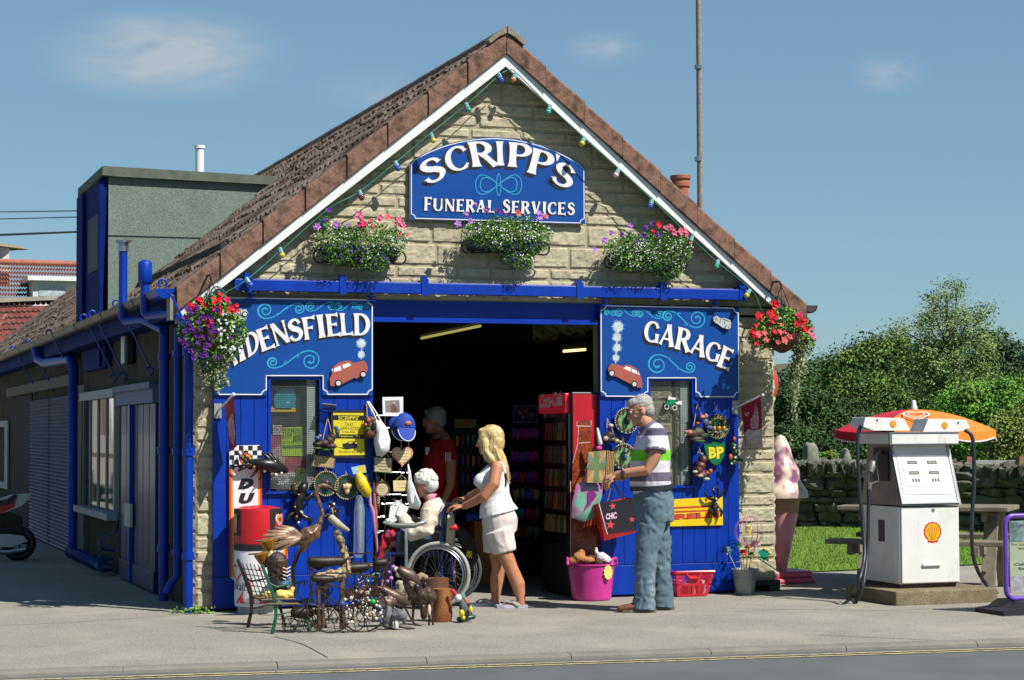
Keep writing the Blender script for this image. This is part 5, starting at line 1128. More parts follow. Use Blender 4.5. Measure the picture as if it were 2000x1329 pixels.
mb=MB();pt=G(1940,1164);mb.ell((pt[0],pt[1],.025),(.05,.03,.024));mb.build('hose_end',RUBBER,pm,smooth=60)
# ------------------------------------------------------------------ picnic table and umbrella
pa,pb_=G(1612,1058,.45),G(1962,1064,.45);tl=np.linalg.norm(pb_-pa);ang=math.atan2(pb_[1]-pa[1],pb_[0]-pa[0])
pt=thing('picnic_table','weathered wooden picnic table behind the petrol pump','picnic table',(pa[0],pa[1],0),ang)
wood=mat('weathered_wood',(148,140,120),.85,.2,6,bump=.3,c2=(116,106,88))
def pl(name,mb_):return mb_.build(name,wood,pt,local=True,bevel=.006)
mb=MB();[mb.box(0,tl,-.02+.13*k,.1+.13*k,.43,.47)for k in range(2)];pl('seat',mb)
mb=MB();[mb.box(0,tl,1.2+.13*k,1.32+.13*k,.43,.47)for k in range(2)];pl('seat',mb)
mb=MB();[mb.box(.02,tl-.02,.36+.142*k,.495+.142*k,.71,.75)for k in range(5)];pl('tabletop',mb)
for x in(.2,tl-.26):
    mb=MB();mb.box(x,x+.05,-.04,1.48,.34,.43);mb.box(x+.003,x+.047,.4,1.04,.62,.71);pl('crossbeam',mb)
    mb=MB();mb.bar((x+.075,.22,0),(x+.075,.55,.71),.045,.12,up=(1,0,0));mb.bar((x+.075,1.22,0),(x+.075,.89,.71),.045,.12,up=(1,0,0));pl('leg_frame',mb)
uc=W(1785,800,pa[1]+.62);um=thing('umbrella','red and orange parasol standing through the picnic table','parasol',(uc[0],uc[1],0))
rad=.77;ntop=uc[2];drop=.19
mo=[mat('parasol_orange',(250,140,40),.7,.08,3),mat('parasol_red',(205,24,60),.7,.08,3)]
for k in range(8):
    a0=R(-143+45*k);a1=a0+R(45);am=(a0+a1)/2;V=[];nr=8;na=6
    for i in range(nr+1):
        t_=i/nr
        for j in range(na+1):
            s_=j/na;a_=a0+(a1-a0)*s_;ed=abs(s_-.5)*2;rr=rad*t_*(1-.04*(1-ed**2)*t_)
            V.append((uc[0]+rr*math.cos(a_),uc[1]+rr*math.sin(a_),ntop-drop*t_**1.9-.02*t_*(1-ed**2)*1.0))
    F=[(i*(na+1)+j,i*(na+1)+j+1,(i+1)*(na+1)+j+1,(i+1)*(na+1)+j)for i in range(nr)for j in range(na)]
    b0=len(V)
    for j in range(na+1):x,y,z=V[nr*(na+1)+j];V.append((uc[0]+(x-uc[0])*1.005,uc[1]+(y-uc[1])*1.005,z-.075-.015*math.sin(math.pi*j/na)))
    F+=[(nr*(na+1)+j,nr*(na+1)+j+1,b0+j+1,b0+j)for j in range(na)]
    mb=MB();mb.add(V,F);pn=mb.build('canopy_panel',mo[1]if k in(5,6,7)else mo[0],um,smooth=40)
    mb=MB();mb.tube([tuple(np.array(V[b0+j]))for j in range(na+1)],.008,5);mb.build('piping',mat('parasol_white',(245,235,235),.7),pn)
mb=MB();mb.tube([(uc[0],uc[1],0),(uc[0],uc[1],ntop+.01)],.018,10);mb.lathe([(.03,0),(.035,.02),(.022,.045),(.02,.08),(.01,.09)],(uc[0],uc[1],ntop-.005),12);mb.build('pole',WHITE,um,smooth=50)
def canopy_pt(a,t_,off=.006):rr=rad*t_;return(uc[0]+rr*math.cos(a),uc[1]+rr*math.sin(a),ntop-drop*t_**1.9-.0*t_+off)
mb=MB()
for k,sc in enumerate((1,.62)):
    P=[]
    for u in np.linspace(0,2*math.pi,60):hx=16*math.sin(u)**3/16;hy=(13*math.cos(u)-5*math.cos(2*u)-2*math.cos(3*u)-math.cos(4*u))/16;P.append((hx*sc,hy*sc))
    V=[]
    for(hx,hy),w_2 in[(p_,s2)for p_ in P for s2 in(1.06,.9)]:V.append(canopy_pt(R(-118)+hx*w_2*.3,.55-hy*w_2*.2,.012))
    mb.add(V,[(2*i,2*i+1,2*i+3,2*i+2)for i in range(59)])
mb.build('heart_emblem',MATS['parasol_white'],um)
# ------------------------------------------------------------------ fibreglass ice cream cone
cc=W(1527,1120,.95);ic=thing('ice_cream_cone_statue','giant ice cream cone figure on a pink base at the right corner','display figure',(cc[0],.95,0))
cz=lambda y:W(1527,y,.95)[2]
pinkb=mat('pink_plastic',(236,104,130),.4,.1,6);swirl=mat('swirl_cream',(240,222,196),.3,.1,5,c2=(150,92,132),contrast=(.48,.6),det=2);
mb=MB();mb.box(cc[0]-.3,cc[0]+.24,.72,1.2,.0,.05);mb.box(cc[0]-.28,cc[0]+.22,.74,1.18,.0505,.115);mb.build('base',pinkb,ic,bevel=.02)
mb=MB();z0,z1,z2=.11,cz(1002),cz(966);mb.lathe([(.045,z0),(.16,z1)],(cc[0],.95,0),28);mb.build('sleeve',mat('pink_sleeve',(250,160,172),.4,.15,4,c2=(252,196,202)),ic,smooth=50)
mb=MB();mb.lathe([(.158,z1+.001),(.185,z2)],(cc[0],.95,0),28)
for k in range(5):mb.ring((cc[0],.95,z1+.03+.035*k),.166+.006*k,.004,(.1,0,1),28,5)
mb.build('wafer',mat('wafer',(214,168,124),.7,.12,30),ic,smooth=50)
mb=MB();zt_=cz(849);prof=[]
for i in range(33):t_=i/32;prof.append(((.225*(1-t_)**.8*(1-.12*t_)+.03*(t_<.97))*(1+.06*math.sin(t_*17)),z2-.03+(zt_-z2+.03)*t_))
mb.lathe([(.15,z2-.03)]+prof,(cc[0],.95,0),36);mb.build('ice_cream',swirl,ic,smooth=60)
mb=MB();pz=[(cc[0]+.13*math.sin(a),.95-.13*math.cos(a)-.012,cz(1040)+.02*math.sin(a*3))for a in np.linspace(.3,1.5,14)];mb.tube(pz,.006,5);mb.build('script_line',SIGNWHITE,ic)
# red disc sign seen edge on
dz=W(1496,748,.5);mb=MB();mb.lathe([(0,0),(.145,.0),(.17,.015),(.165,.04),(.12,.06),(0,.07)],(dz[0],.52,dz[2]),32,axis=(.5,-.86,0));mb.build('disc_sign',mat('enamel_red',(206,66,54),.4,.1,8),smooth=50,origin=(XR,.5,dz[2]),label='round red enamel sign projecting from the right side wall',cat='sign')
# ------------------------------------------------------------------ swinging pavement sign at the right edge
fg=G(1990,1198);sg=thing('pavement_sign','purple framed pavement sign on a black rubber base at the right edge','sign',(fg[0],fg[1],0))
z0,z1=W(1970,1170,fg[1])[2],W(1970,1008,fg[1])[2];xl=W(1964,1080,fg[1])[0];xr_=xl+.62
mb=MB();mb.slab([(xl-.14,.0),(xl-.14,.035),(xl-.02,.05),(xl+.06,.1),(xr_-.06,.1),(xr_+.1,.04),(xr_+.1,.0)],fg[1]-.18,fg[1]+.22);mb.build('base',RUBBER,sg,bevel=.01)
mb=MB();rr=.07;P=[(xl+rr-rr*math.cos(a),z1-rr+rr*math.sin(a))for a in np.linspace(0,math.pi/2,7)]+[(xr_-rr+rr*math.sin(a),z1-rr+rr*math.cos(a))for a in np.linspace(0,math.pi/2,7)]+[(xr_-rr+rr*math.cos(a),z0+rr-rr*math.sin(a))for a in np.linspace(0,math.pi/2,7)]+[(xl+rr-rr*math.sin(a),z0+rr-rr*math.cos(a))for a in np.linspace(0,math.pi/2,7)]
mb.tube([(x,fg[1],z)for x,z in P+P[:2]],.02,8,up=(0,1,0));mb.build('frame',mat('purple_frame',(112,70,190),.35,.1),sg,smooth=60)
mb=MB();mb.box(xl+.035,xr_-.035,fg[1]-.006,fg[1]+.006,z0+.045,z1-.04);ps=mb.build('poster',mat('poster_sage',(168,180,152),.6,.08,6),sg)
mb=MB();Yp=fg[1]-.0066;H_=z1-z0
mb.box(xl+.036,xr_-.036,Yp,fg[1]-.0062,z0+H_*.68,z1-.041,0);mb.box(xl+.036,xr_-.036,Yp,fg[1]-.0062,z0+.046,z0+H_*.27,1);mb.build('photo_panel',[mat('photo_sky',(140,172,176),.5,.35,9,c2=(64,80,70)),mat('photo_people',(150,130,122),.5,.3,14,c2=(186,190,205))],ps)
mb=MB();text_map(mb,'Skelton Railway',lambda u,v:(xl+.05+.5*u,Yp-.0006,z1-.1+.045*v),0,.0,.2)
for k,(s_,u0)in enumerate((('For catering weddings, village',.0),('fetes and fairs to celebrating',.06),('Occasions and',.12),('Sponsors & events',.12),('Children & parties',.12),('Call any Attendant',.02),('for an information',.06))):
    text_map(mb,s_,lambda u,v,k=k,u0=u0:(xl+.05+u0+(.5-u0)*u,Yp-.0006,z0+H_*(.63-.048*k)+.024*v),0,.02 if k>4 else 0)
mb.build('lettering',BLACK,ps)

for lab,px,n_ in(('small green weeds growing at the foot of the left corner',392,70),('tuft of weeds beside the first downpipe',352,40)):
    g_=G(px,1199);rng=np.random.default_rng(n_);mb=MB();P=np.array([g_[0],g_[1]-.02,.03])+rng.normal(0,1,(n_,3))*np.array([.06,.03,.018]);P[:,2]=np.abs(P[:,2]);leaf_cloud(mb,P,np.tile([0,-.5,1.],(n_,1)),.035,rng);mb.build('weeds',LEAF,origin=tuple(g_),label=lab,cat='weeds')
# ------------------------------------------------------------------ goods on and beside the doors
GOLD=mat('gold_paint',(190,160,90),.45,.2,30);DKGREEN=mat('dark_green_enamel',(28,74,52),.4,.2,20);BROWN=mat('brown_resin',(104,70,48),.6,.35,25,bump=.4);DKBROWN=mat('dark_brown_resin',(66,46,36),.6,.35,25,bump=.4)
TAN=mat('tan_board',(178,150,112),.7,.12,16);STRING=mat('jute_string',(196,168,130),.9,.1);YEL2=mat('pale_yellow',(236,214,120),.6,.1,20);CARD=mat('printed_card',(216,196,160),.7,.1,14)
def px1(px,py,Y=-.05):return tuple(W(px,py,Y))
def scale_at(Y):return W(1001,900,Y)[0]-W(1000,900,Y)[0]
# flags on angled poles
def flag(label,br,tip,pts,ys,m,seed):
    t=thing('flag',label,'flag',px1(*br,-.03));mb=MB();b=Vector(px1(*br,-.03));e=Vector(px1(*tip,ys[1]-.01));mb.box(b.x-.03,b.x+.03,-.022,-.008,b.z-.06,b.z+.06);mb.build('wall_bracket',mat('galvanised',(170,172,170),.5,.1,20,metal=.3),t)
    mb=MB();mb.tube([b,e],.009,8);mb.ell(e,.016 if seed==1 else.013);mb.build('pole',WHITE,t,smooth=60)
    P=[np.array(px1(x,y,ys[k]))for k,(x,y)in zip((0,1,1,0),pts)];n=10;mb=MB();V=[]
    for j in range(n+1):
        for i in range(n+1):
            u,v=i/n,j/n;p=P[0]*(1-u)*(1-v)+P[1]*u*(1-v)+P[2]*u*v+P[3]*(1-u)*v;V.append(tuple(p+np.array([0,-1,0])*.012*math.sin(u*5+v*3+seed)*v))
    mb.add(V,[(j*(n+1)+i,j*(n+1)+i+1,(j+1)*(n+1)+i+1,(j+1)*(n+1)+i)for j in range(n)for i in range(n)]);cl=mb.build('banner',m,t,smooth=60)
    def at(u,v,off=-.016):return tuple(P[0]*(1-u)*(1-v)+P[1]*u*(1-v)+P[2]*u*v+P[3]*(1-u)*v+np.array([off*.3,off,0]))
    return t,cl,at
fr_=mat('banner_red',(176,24,48),.55,.1,8)
t,cl,at=flag('red ice cream banner on an angled pole at the right pillar',(1437,796),(1490,772),[(1447,794),(1486,775),(1489,874),(1457,873)],(-.07,-.32),fr_,2)
mb=MB();mb.poly([at(0,.66),at(.25,.58),at(.5,.64),at(1,.62),at(1,1),at(0,1)],0)
mb.poly([at(.72,.08,-.018),at(.8,.2,-.018),at(.86,.4,-.018),at(.8,.6,-.018),at(.45,.62,-.018),at(.36,.5,-.018),at(.42,.38,-.018),at(.6,.28,-.018)],1);mb.build('picture',[mat('banner_cream',(214,200,190),.6,.15,20),mat('swirl_print',(176,96,106),.6,.35,40,c2=(230,200,200))],cl)
mb=MB();text_map(mb,'Cornetto',lambda a,b:at(.1+.75*a,.84-.1*a-.14*b,-.021),0,.02,.2);text_map(mb,'Soft',lambda a,b:at(.3+.4*a,.95-.05*a-.1*b,-.021),0,.02,.2)
for s_ in(1,.55):mb.add([at(.24+.1*s_*k*(16*math.sin(u)**3/16),.24-.045*s_*k*(13*math.cos(u)-5*math.cos(2*u)-2*math.cos(3*u)-math.cos(4*u))/16,-.021)for u in np.linspace(0,2*math.pi,25)for k in(1.1,.85)],[(2*i,2*i+1,2*i+3,2*i+2)for i in range(24)],0)
mb.build('lettering',SIGNWHITE,cl)
t,cl,at=flag('faded red ice cream banner seen edge on at the left pillar',(426,803),(456,771),[(438,793),(457,774),(462,872),(449,884)],(-.07,-.3),fr_,1)
mb=MB();mb.poly([at(.1,.38),at(.85,.3),at(.95,.75),at(.6,.95),at(.15,.7)],0);mb.build('picture',MATS['swirl_print'],cl)
# tall tyre advertising board
dun=thing('advertising_board','tall white board with chequered top and slanted letters D U behind the bin','sign',px1(480,1130,-.02));Yd=-.032
mb=MB();o_=[(450,1128),(448,880),(453,871),(506,869.5),(511,876),(512,1040),(561,1048),(562,1090),(556,1128),(456,1133)];mb.slab(ppx(o_,Yd),Yd,-.014,0,0);mb.build('panel',SIGNWHITE,dun,bevel=.003)
mb=MB();c_,r_n=7,5
for i in range(c_):
    for j in range(r_n):
        if(i+j)%2==0:mb.face(ppx(R4(448.5+9*i,871+9.2*j,457.5+9*i,880.2+9.2*j),Yd),Yd-.0006,0)
mb.build('chequer',BLACK,dun)
mb=MB()
for k,(x,m_)in enumerate(((449.6,0),(453.4,1),(509.6,0),(505.8,1))):ribpx(mb,[(x,917),(x+.4,1128 if x<480 else 1040)],3.6,Yd-.0006,m_)
for k,m_ in((559.5,0),(555,1)):ribpx(mb,[(k,1050),(k,1120)],4,Yd-.0006,m_)
mb.build('border_line',[mat('sign_orange_red',(226,70,40),.4,.05),mat('sign_amber',(244,178,40),.4,.05)],dun)
mb=MB()
for ch,y in(('D',935),('U',963.5)):
    text_px(mb,ch,[(464.5,y+22),(493,y+20),(468.5,y),(498,y-1)],Yd-.0008,0,.09,.1)
mb.build('lettering',BLACK,dun)
mb=MB();c=q(480,896,Yd);mb.lathe([(0,0),(.05,0),(.05,.002),(0,.002)],(c[0],Yd-.0008,c[1]),24,0,axis=(0,-1,0));c=q(481,898,Yd);mb.lathe([(0,0),(.041,0),(.041,.001),(0,.001)],(c[0],Yd-.003,c[1]),24,1,axis=(0,-1,0));text_px(mb,'D',[(474,905),(487,904),(475,892),(488,891)],Yd-.0046,2,.06,.1);mb.build('emblem',[redp,mat('sign_gold',(240,170,30),.4),BLACK],dun)
# taxi sign
tx=flat_sign('framed_sign','black framed yellow sign reading SCRIPPS TAXI SERVICES with a black car','sign',[(646,802),(716,801),(717,896),(650,894)],-.03,.02,mat('frame_black',(34,30,28),.5,.3,40))
mb=MB();ytx=mat('taxi_yellow',(236,218,30),.5,.05);mb.face(ppx([(650.5,807),(710,807),(712,889),(653,890)],-.03),-.031,0)
mb.face(ppx([(650.5,811),(710.2,812),(710.5,822),(651,821)],-.031),-.0314,1);mb.face(ppx([(652,848.5),(711,849),(711,857.5),(652.4,857)],-.031),-.0314,1);mb.build('panel',[ytx,BLACK],tx)
mb=MB();text_px(mb,"SCRIPPS'",[(661,820.3),(701,820.8),(661,812.5),(701,812.8)],-.0318,1,.02)
text_px(mb,'TAXI',[(673,832.5),(690,832.8),(673,825.5),(690,825.8)],-.0318,0,0,.3);text_px(mb,'SERVICES',[(664,840.5),(701,840.8),(665,833.8),(702,834.1)],-.0318,0,0,.3);text_px(mb,'of Aidensfield',[(668,845.5),(693,845.8),(668,842),(693,842.2)],-.0318,0)
text_px(mb,'Telephone',[(662,855),(689,855.3),(662,850.5),(689,850.8)],-.0318,1,.01);text_px(mb,'34',[(695,855.3),(703,855.5),(695,850.5),(703,850.8)],-.0318,1,.03);text_px(mb,'No distance too far!',[(663,884.5),(701,885),(663,880),(701,880.5)],-.0318,0)
zt4=lambda L:[z4(x,y)for x,y in L]
mb.face(ppx(zt4([(1270,680),(1275,648),(1315,642),(1335,625),(1375,625),(1400,648),(1420,655),(1420,682),(1395,690),(1300,692)]),-.0318),-.032,0);mb.face(ppx(zt4([(1200,680),(1290,690),(1450,688),(1310,708)]),-.0318),-.0319,0);mb.face(ppx(zt4([(1325,645),(1338,631),(1370,631),(1382,645)]),-.032),-.0324,2);mb.build('lettering',[BLACK,ytx,ytx],tx)
def rectplate(name,label,cat,pts,m,lines=0,ink=None,Y=-.025,th=.014,rim=None,string=None):
    t=flat_sign(name,label,cat,pts,Y,th,m);c=np.mean(pts,0);P=np.array(pts,float)
    if rim is not None:mb=MB();ribpx(mb,densify([tuple(c+(p-c)*.95)for p in P],6),1.4,Y-.0006,0,True);mb.build('rim',rim,t)
    if lines:
        mb=MB()
        for k in range(lines):
            f=(k+1)/(lines+1);a=P[0]*(1-f)+P[3]*f;b=P[1]*(1-f)+P[2]*f;ins=.16+.1*(k%2);ribpx(mb,[tuple(a+(b-a)*u+np.array([0,.4*math.sin(u*40)]))for u in np.linspace(ins,1-ins,24)],1.1,Y-.0008,0)
        mb.build('lettering',ink or BLACK,t)
    if string:mb=MB();a,b=P[0]*.85+P[1]*.15,P[0]*.15+P[1]*.85;mb.tube([px1(*a,Y+.005),px1(*string,Y+.01),px1(*b,Y+.005)],.003,5);mb.build('cord',STRING,t)
    return t
rectplate('plaque','tilted brown wooden plaque with gilt lines below the taxi sign','plaque',[(613,888),(655.5,893.5),(652.5,915.5),(608.5,911)],TAN,3,mat('gilt_ink',(226,196,90),.5),rim=BROWN,string=(634,872))
def round_plaque(label,c,r_,ring_m,Y=-.03,string=None,name='round_plaque',face=None,rope=GOLD,fr=.62):
    k=scale_at(Y);p=px1(*c,Y);t=thing(name,label,'plaque',p);R_=r_*k
    mb=MB();mb.lathe([(0,0),(R_,0),(R_*.97,.018),(R_*fr,.012),(0,.01)],(p[0],Y+.018,p[2]),40,axis=(0,-1,0));mb.build('plate',ring_m,t,smooth=40)
    mb=MB();n=34
    for i in range(n):a=2*math.pi*i/n;mb.ell((p[0]+R_*.98*math.cos(a),Y-.001,p[2]+R_*.98*math.sin(a)),R_*.075,n=6,k=4)
    mb.build('rope_edge',rope,t)
    if face is not None:mb=MB();mb.lathe([(0,0),(R_*fr,0),(R_*fr,.002),(0,.002)],(p[0],Y+.0055,p[2]),32,axis=(0,-1,0));mb.build('face',face,t)
    if string:mb=MB();mb.tube([(p[0]-.01,Y+.01,p[2]+R_),px1(*string,Y+.012),(p[0]+.01,Y+.01,p[2]+R_)],.0035,5);mb.build('cord',STRING,t)
    return t,p,R_
def dog_head(mb,p,s,Y,m):
    for dx,dz,rx,rz,dy in((0,.1,.5,.42,.2),(0,-.45,.36,.5,.12),(.0,-.12,.24,.22,.34),(-.46,.12,.16,.34,.16),(.46,.12,.16,.34,.16)):mb.ell((p[0]+dx*s,Y-dy*s*.4,p[2]+dz*s),(rx*s,.3*s,rz*s),m)
    for dx in(-.18,.18):mb.ell((p[0]+dx*s,Y-.3*s,p[2]+.16*s),(.06*s,.05*s,.06*s),1)
    mb.ell((p[0],Y-.42*s,p[2]-.04*s),(.09*s,.06*s,.06*s),1)
for lab,c,m_ in(('round green plaque with a black dog head and rope edge',(637,945),mat('dog_black',(40,38,40),.5,.2)),('round green plaque with a golden dog head and rope edge',(677,952),mat('dog_gold',(226,196,140),.6,.1))):
    t,p,R_=round_plaque(lab,c,22,DKGREEN,-.035,(c[0]-2,c[1]-32),face=mat('plaque_sky',(60,66,70),.5,.3,20));mb=MB();dog_head(mb,p,R_*.62,-.045,0);mb.build('dog_head',[m_,BLACK],t,smooth=60)
# clear plastic tube, clog and umbrellas beside the doorway
clearp=glass('clear_plastic',(.75,.82,.9),.35,.08)
mb=MB();mb.tube([px1(701,968,-.09),px1(702,1000,-.1),px1(701,1080,-.1),px1(700,1088,-.09)],[.03,.045,.045,.03],12);t=thing('plastic_sleeve','clear plastic sleeve hanging beside the doorway','packet',px1(701,968,-.09));mb.build('sleeve',clearp,t,smooth=60)
mb=MB();mb.tube([px1(703,990,-.08),px1(702,1070,-.08)],.018,8,rnd=1);mb.build('contents',mat('folded_cloth',(128,140,170),.7,.3,20),t,smooth=60)
t=thing('clog','yellow plastic clog with holes hanging below its card','shoe',px1(708,945,-.09));mb=MB()
mb.tube([px1(701,928,-.08),px1(704,935,-.1),px1(709,950,-.11),px1(716,962,-.1),px1(718,967,-.09)],[.03,.045,.05,.045,.03],12,rnd=.6);mb.build('upper',YELLOW,t,smooth=180)
mb=MB();mb.tube([px1(713,930,-.05),px1(718,948,-.055),px1(722,964,-.055)],.022,8,rnd=.6);mb.build('sole',BLACK,t,smooth=180)
mb=MB()
for a,b in((704,954),(710,957),(706,961),(712,963),(708,950)):mb.ell(px1(a,b,-.163),.006,n=8,k=5)
mb.build('vent_hole',BLACK,t)
mb=MB();mb.slab(ppx([(686,913),(713,908),(716,923),(690,927)],-.08),-.08,-.078);c1=mb.build('card',mat('blue_card',(170,205,230),.6,.2,30),t);c=q(706,917,-.08);mb=MB();mb.lathe([(0,0),(.03,0),(.03,.001),(0,.001)],(c[0],-.0806,c[1]),20,axis=(0,-1,0));mb.build('card_disc',YELLOW,c1)
for lab,x0,x1,m_,hk in(('lilac folded umbrella hanging beside the door edge',722,734,(186,140,200),0),('orange folded umbrella hanging beside the door edge',731,733,(190,90,50),1)):
    t=thing('folded_umbrella',lab,'umbrella',px1(x0,975,-.1));mb=MB();mb.tube([px1(x0,958+8*hk,-.1),px1(x0+1,985,-.1),px1((x0+x1)/2+1,1000,-.11),px1(x1+2,1062,-.1),px1(x1+3,1078,-.1)],[.012,.014,.02,.011,.004],8,rnd=1);mb.build('folded_canopy',mat('umbrella_%d'%hk,m_,.6,.12,20),t,smooth=60);mb=MB();mb.tube([px1(x0,958+8*hk,-.1),px1(x0-1,944,-.1)],.008,6,rnd=1);mb.build('handle',BROWN,t)
# boot and birdhouse ornaments hung on cords
def ornament(name,label,c,pts,m,Y=-.06,extras=(),cords=(),th=.05,cat='ornament'):
    """hanging resin ornament from a lumpy outline"""
    t=thing(name,label,cat,px1(*c,Y));mb=MB();k=scale_at(Y)
    for(x,y,rx,ry)in pts:p=px1(x,y,Y);mb.ell(p,(rx*k,th,ry*k),n=12,k=8)
    ob=organic(mb,.007,2,lambda v:.004*noise.noise(v*60));ob.build('body',m,t,smooth=180)
    for nm,m2,ells in extras:
        mb=MB()
        for(x,y,rx,ry,dy)in ells:mb.ell(px1(x,y,Y-dy),(rx*k,rx*k*.8,ry*k),n=10,k=6)
        mb.build(nm,m2,t,smooth=180)
    for a,b in cords:mb=MB();mb.tube([px1(*a,Y),px1(*b,-.02)],.0035,5);mb.build('cord',STRING,t)
    return t
KING=mat('kingfisher_blue',(38,96,130),.5,.2,30,c2=(190,120,60),contrast=(.55,.6))
ornament('boot_ornament','dark brown boot ornament with two kingfishers on strings',(637,870),[(620,868,9,6),(632,866,9,7),(643,861,9,9),(649,854,7,8),(646,872,12,5)],DKBROWN,-.07,[('kingfisher',KING,[(659,842,5,7,.02),(656,836,4,4,.03)]),('kingfisher',KING,[(620,856,6,4,.03),(625,853,4,4,.03)]),('moss_edge',LEAFD,[(620,876,8,2.5,.02),(636,879,8,2.5,.02),(648,877,6,2.5,.02)])],[((630,862),(640,815)),((648,850),(640,815))])
ornament('birdhouse','rustic birdhouse ornament with pink flowers beside the taxi sign',(724,835),[(724,820,11,6),(724,832,12,12),(723,846,13,10)],BROWN,-.09,[('hole',BLACK,[(730,832,3.2,9,.052)]),('flower',mat('resin_pink',(190,110,110),.6,.3,30),[(720,821,4,4,.05),(714,830,3,3,.05),(739,830,3.5,5,.03)]),('leaf',LEAFD,[(718,838,4,3,.05)]),('leaf',LEAFD,[(738,845,5,5,.04)])],[((717,815),(716,788)),((731,815),(716,788))])
mb=MB();p=W(640,800,-.05)
for i in range(9):x=630+3*i;mb.tube([px1(x,790+.4*i,-.05),px1(x+1,797,-.09),px1(x-1,801,-.07)],.005,5)
mb.tube([px1(629,789,-.045),px1(657,792,-.045)],.006,5);mb.build('hook_rail',IRON,origin=px1(640,790,-.045),label='row of black hooks above the boot ornament',cat='hook rail')
# cloth bags
def cloth_bag(label,pts,top,Y,th,m,seed,name='cloth_bag'):
    t=thing(name,label,'bag',px1(*pts[0],Y));mb=MB();k=scale_at(Y);c=np.mean(pts,0);n=len(pts);V=[];rings=5
    for j,(f,y)in enumerate(((.55,-th),(.85,-th*.75),(1,0),(.85,th*.6),(.5,th*.8))):
        for x,z in pts:p=px1(c[0]+(x-c[0])*f,c[1]+(z-c[1])*f,Y);V.append((p[0]+.008*noise.noise(Vector((x*.3,z*.3,seed+j))),p[1]+y+.012*noise.noise(Vector((x*.2,z*.2,seed))),p[2]))
    F=[(j*n+i,j*n+(i+1)%n,(j+1)*n+(i+1)%n,(j+1)*n+i)for j in range(rings-1)for i in range(n)]+[tuple(range(n)),tuple(range(5*n-1,4*n-1,-1))]
    mb.add(V,F);mb.build('body',m,t,smooth=70)
    for a,b in top:mb=MB();mb.tube([px1(*a,Y),px1((a[0]+b[0])/2+1,(a[1]+b[1])/2,Y+.01),px1(*b,-.02)],.007,5);mb.build('strap',m,t)
    return t
wb=mat('white_cotton',(240,240,240),.8,.05,12,bump=.3,bscale=12)
cloth_bag('white cotton drawstring bag hanging left of the blue caps',[(733,821),(745,822),(757,838),(762,860),(759,882),(746,893),(735,890),(730,865),(731,840)],[((736,823),(717,785)),((744,823),(720,785))],-.1,.06,wb,1)
t=cloth_bag('white cotton bag with a green print hanging beside the seated woman',[(797,940),(803,938),(812,960),(822,985),(818,996),(800,992),(794,970)],[((799,940),(797,908)),((803,940),(797,908))],-.12,.035,wb,4)
mb=MB();mb.slab(ppx([(811,966),(820,984),(818,992),(808,988)],-.16),-.16,-.157);mb.build('print',mat('sage_print',(120,150,140),.8,.3,30),t)
# ---------------------------------------------------------------- wire rack by the left door with plaques and caps
RY=-.02
rk=thing('wire_rack','wire display rack standing in the doorway beside the left door','display rack',tuple(G(775,1165)))
mb=MB();xs_=[W(x,900,RY)[0]for x in(735,752,798)];zt_=W(770,812,RY)[2]
for x in xs_:
    for y in(RY,RY+.22):mb.tube([(x,y,0),(x,y,zt_)],.006,6)
for py in(812,836,884,924,968,985,1010,1040,1075):z=W(770,py,RY)[2];[mb.tube([(xs_[0],y,z),(xs_[2],y,z)],.004,5)for y in(RY,RY+.22)];mb.tube([(xs_[0],RY,z),(xs_[0],RY+.22,z)],.004,5);mb.tube([(xs_[2],RY,z),(xs_[2],RY+.22,z)],.004,5)
for px,py in((780,922),(792,922),(780,968),(792,968),(760,990),(745,1012)):mb.tube([px1(px,py,RY),px1(px,py+1,RY-.12),px1(px,py-6,RY-.13)],.004,5)
mb.build('wire_frame',CHROME,rk,smooth=60)
mb=MB();mb.tube([px1(738,930,RY+.1),px1(738,1000,RY+.1)],.018,8);mb.build('post',mat('grey_post',(150,160,155),.5,.1),rk)
t=flat_sign('picture_frame','small white picture frame standing on top of the wire rack','picture',[(747,776),(787.5,775.5),(787.5,810.5),(748,812)],-.02,.02,SIGNWHITE)
mb=MB();mb.face(ppx([(752,783),(780,781.5),(781,805),(753,806)],-.02),-.0208,0);mb.face(ppx([(764,806),(763,794),(768,789),(774,794),(778,806)],-.0208),-.0214,1);c=q(769,787,-.021);mb.lathe([(0,0),(.012,0),(.012,.001),(0,.001)],(c[0],-.0214,c[1]),12,2,axis=(0,-1,0));mb.build('picture',[mat('photo_print',(176,150,140),.5,.35,25,c2=(90,120,140)),mat('print_brown',(130,76,60),.6),mat('print_skin',(205,160,140),.6)],t)
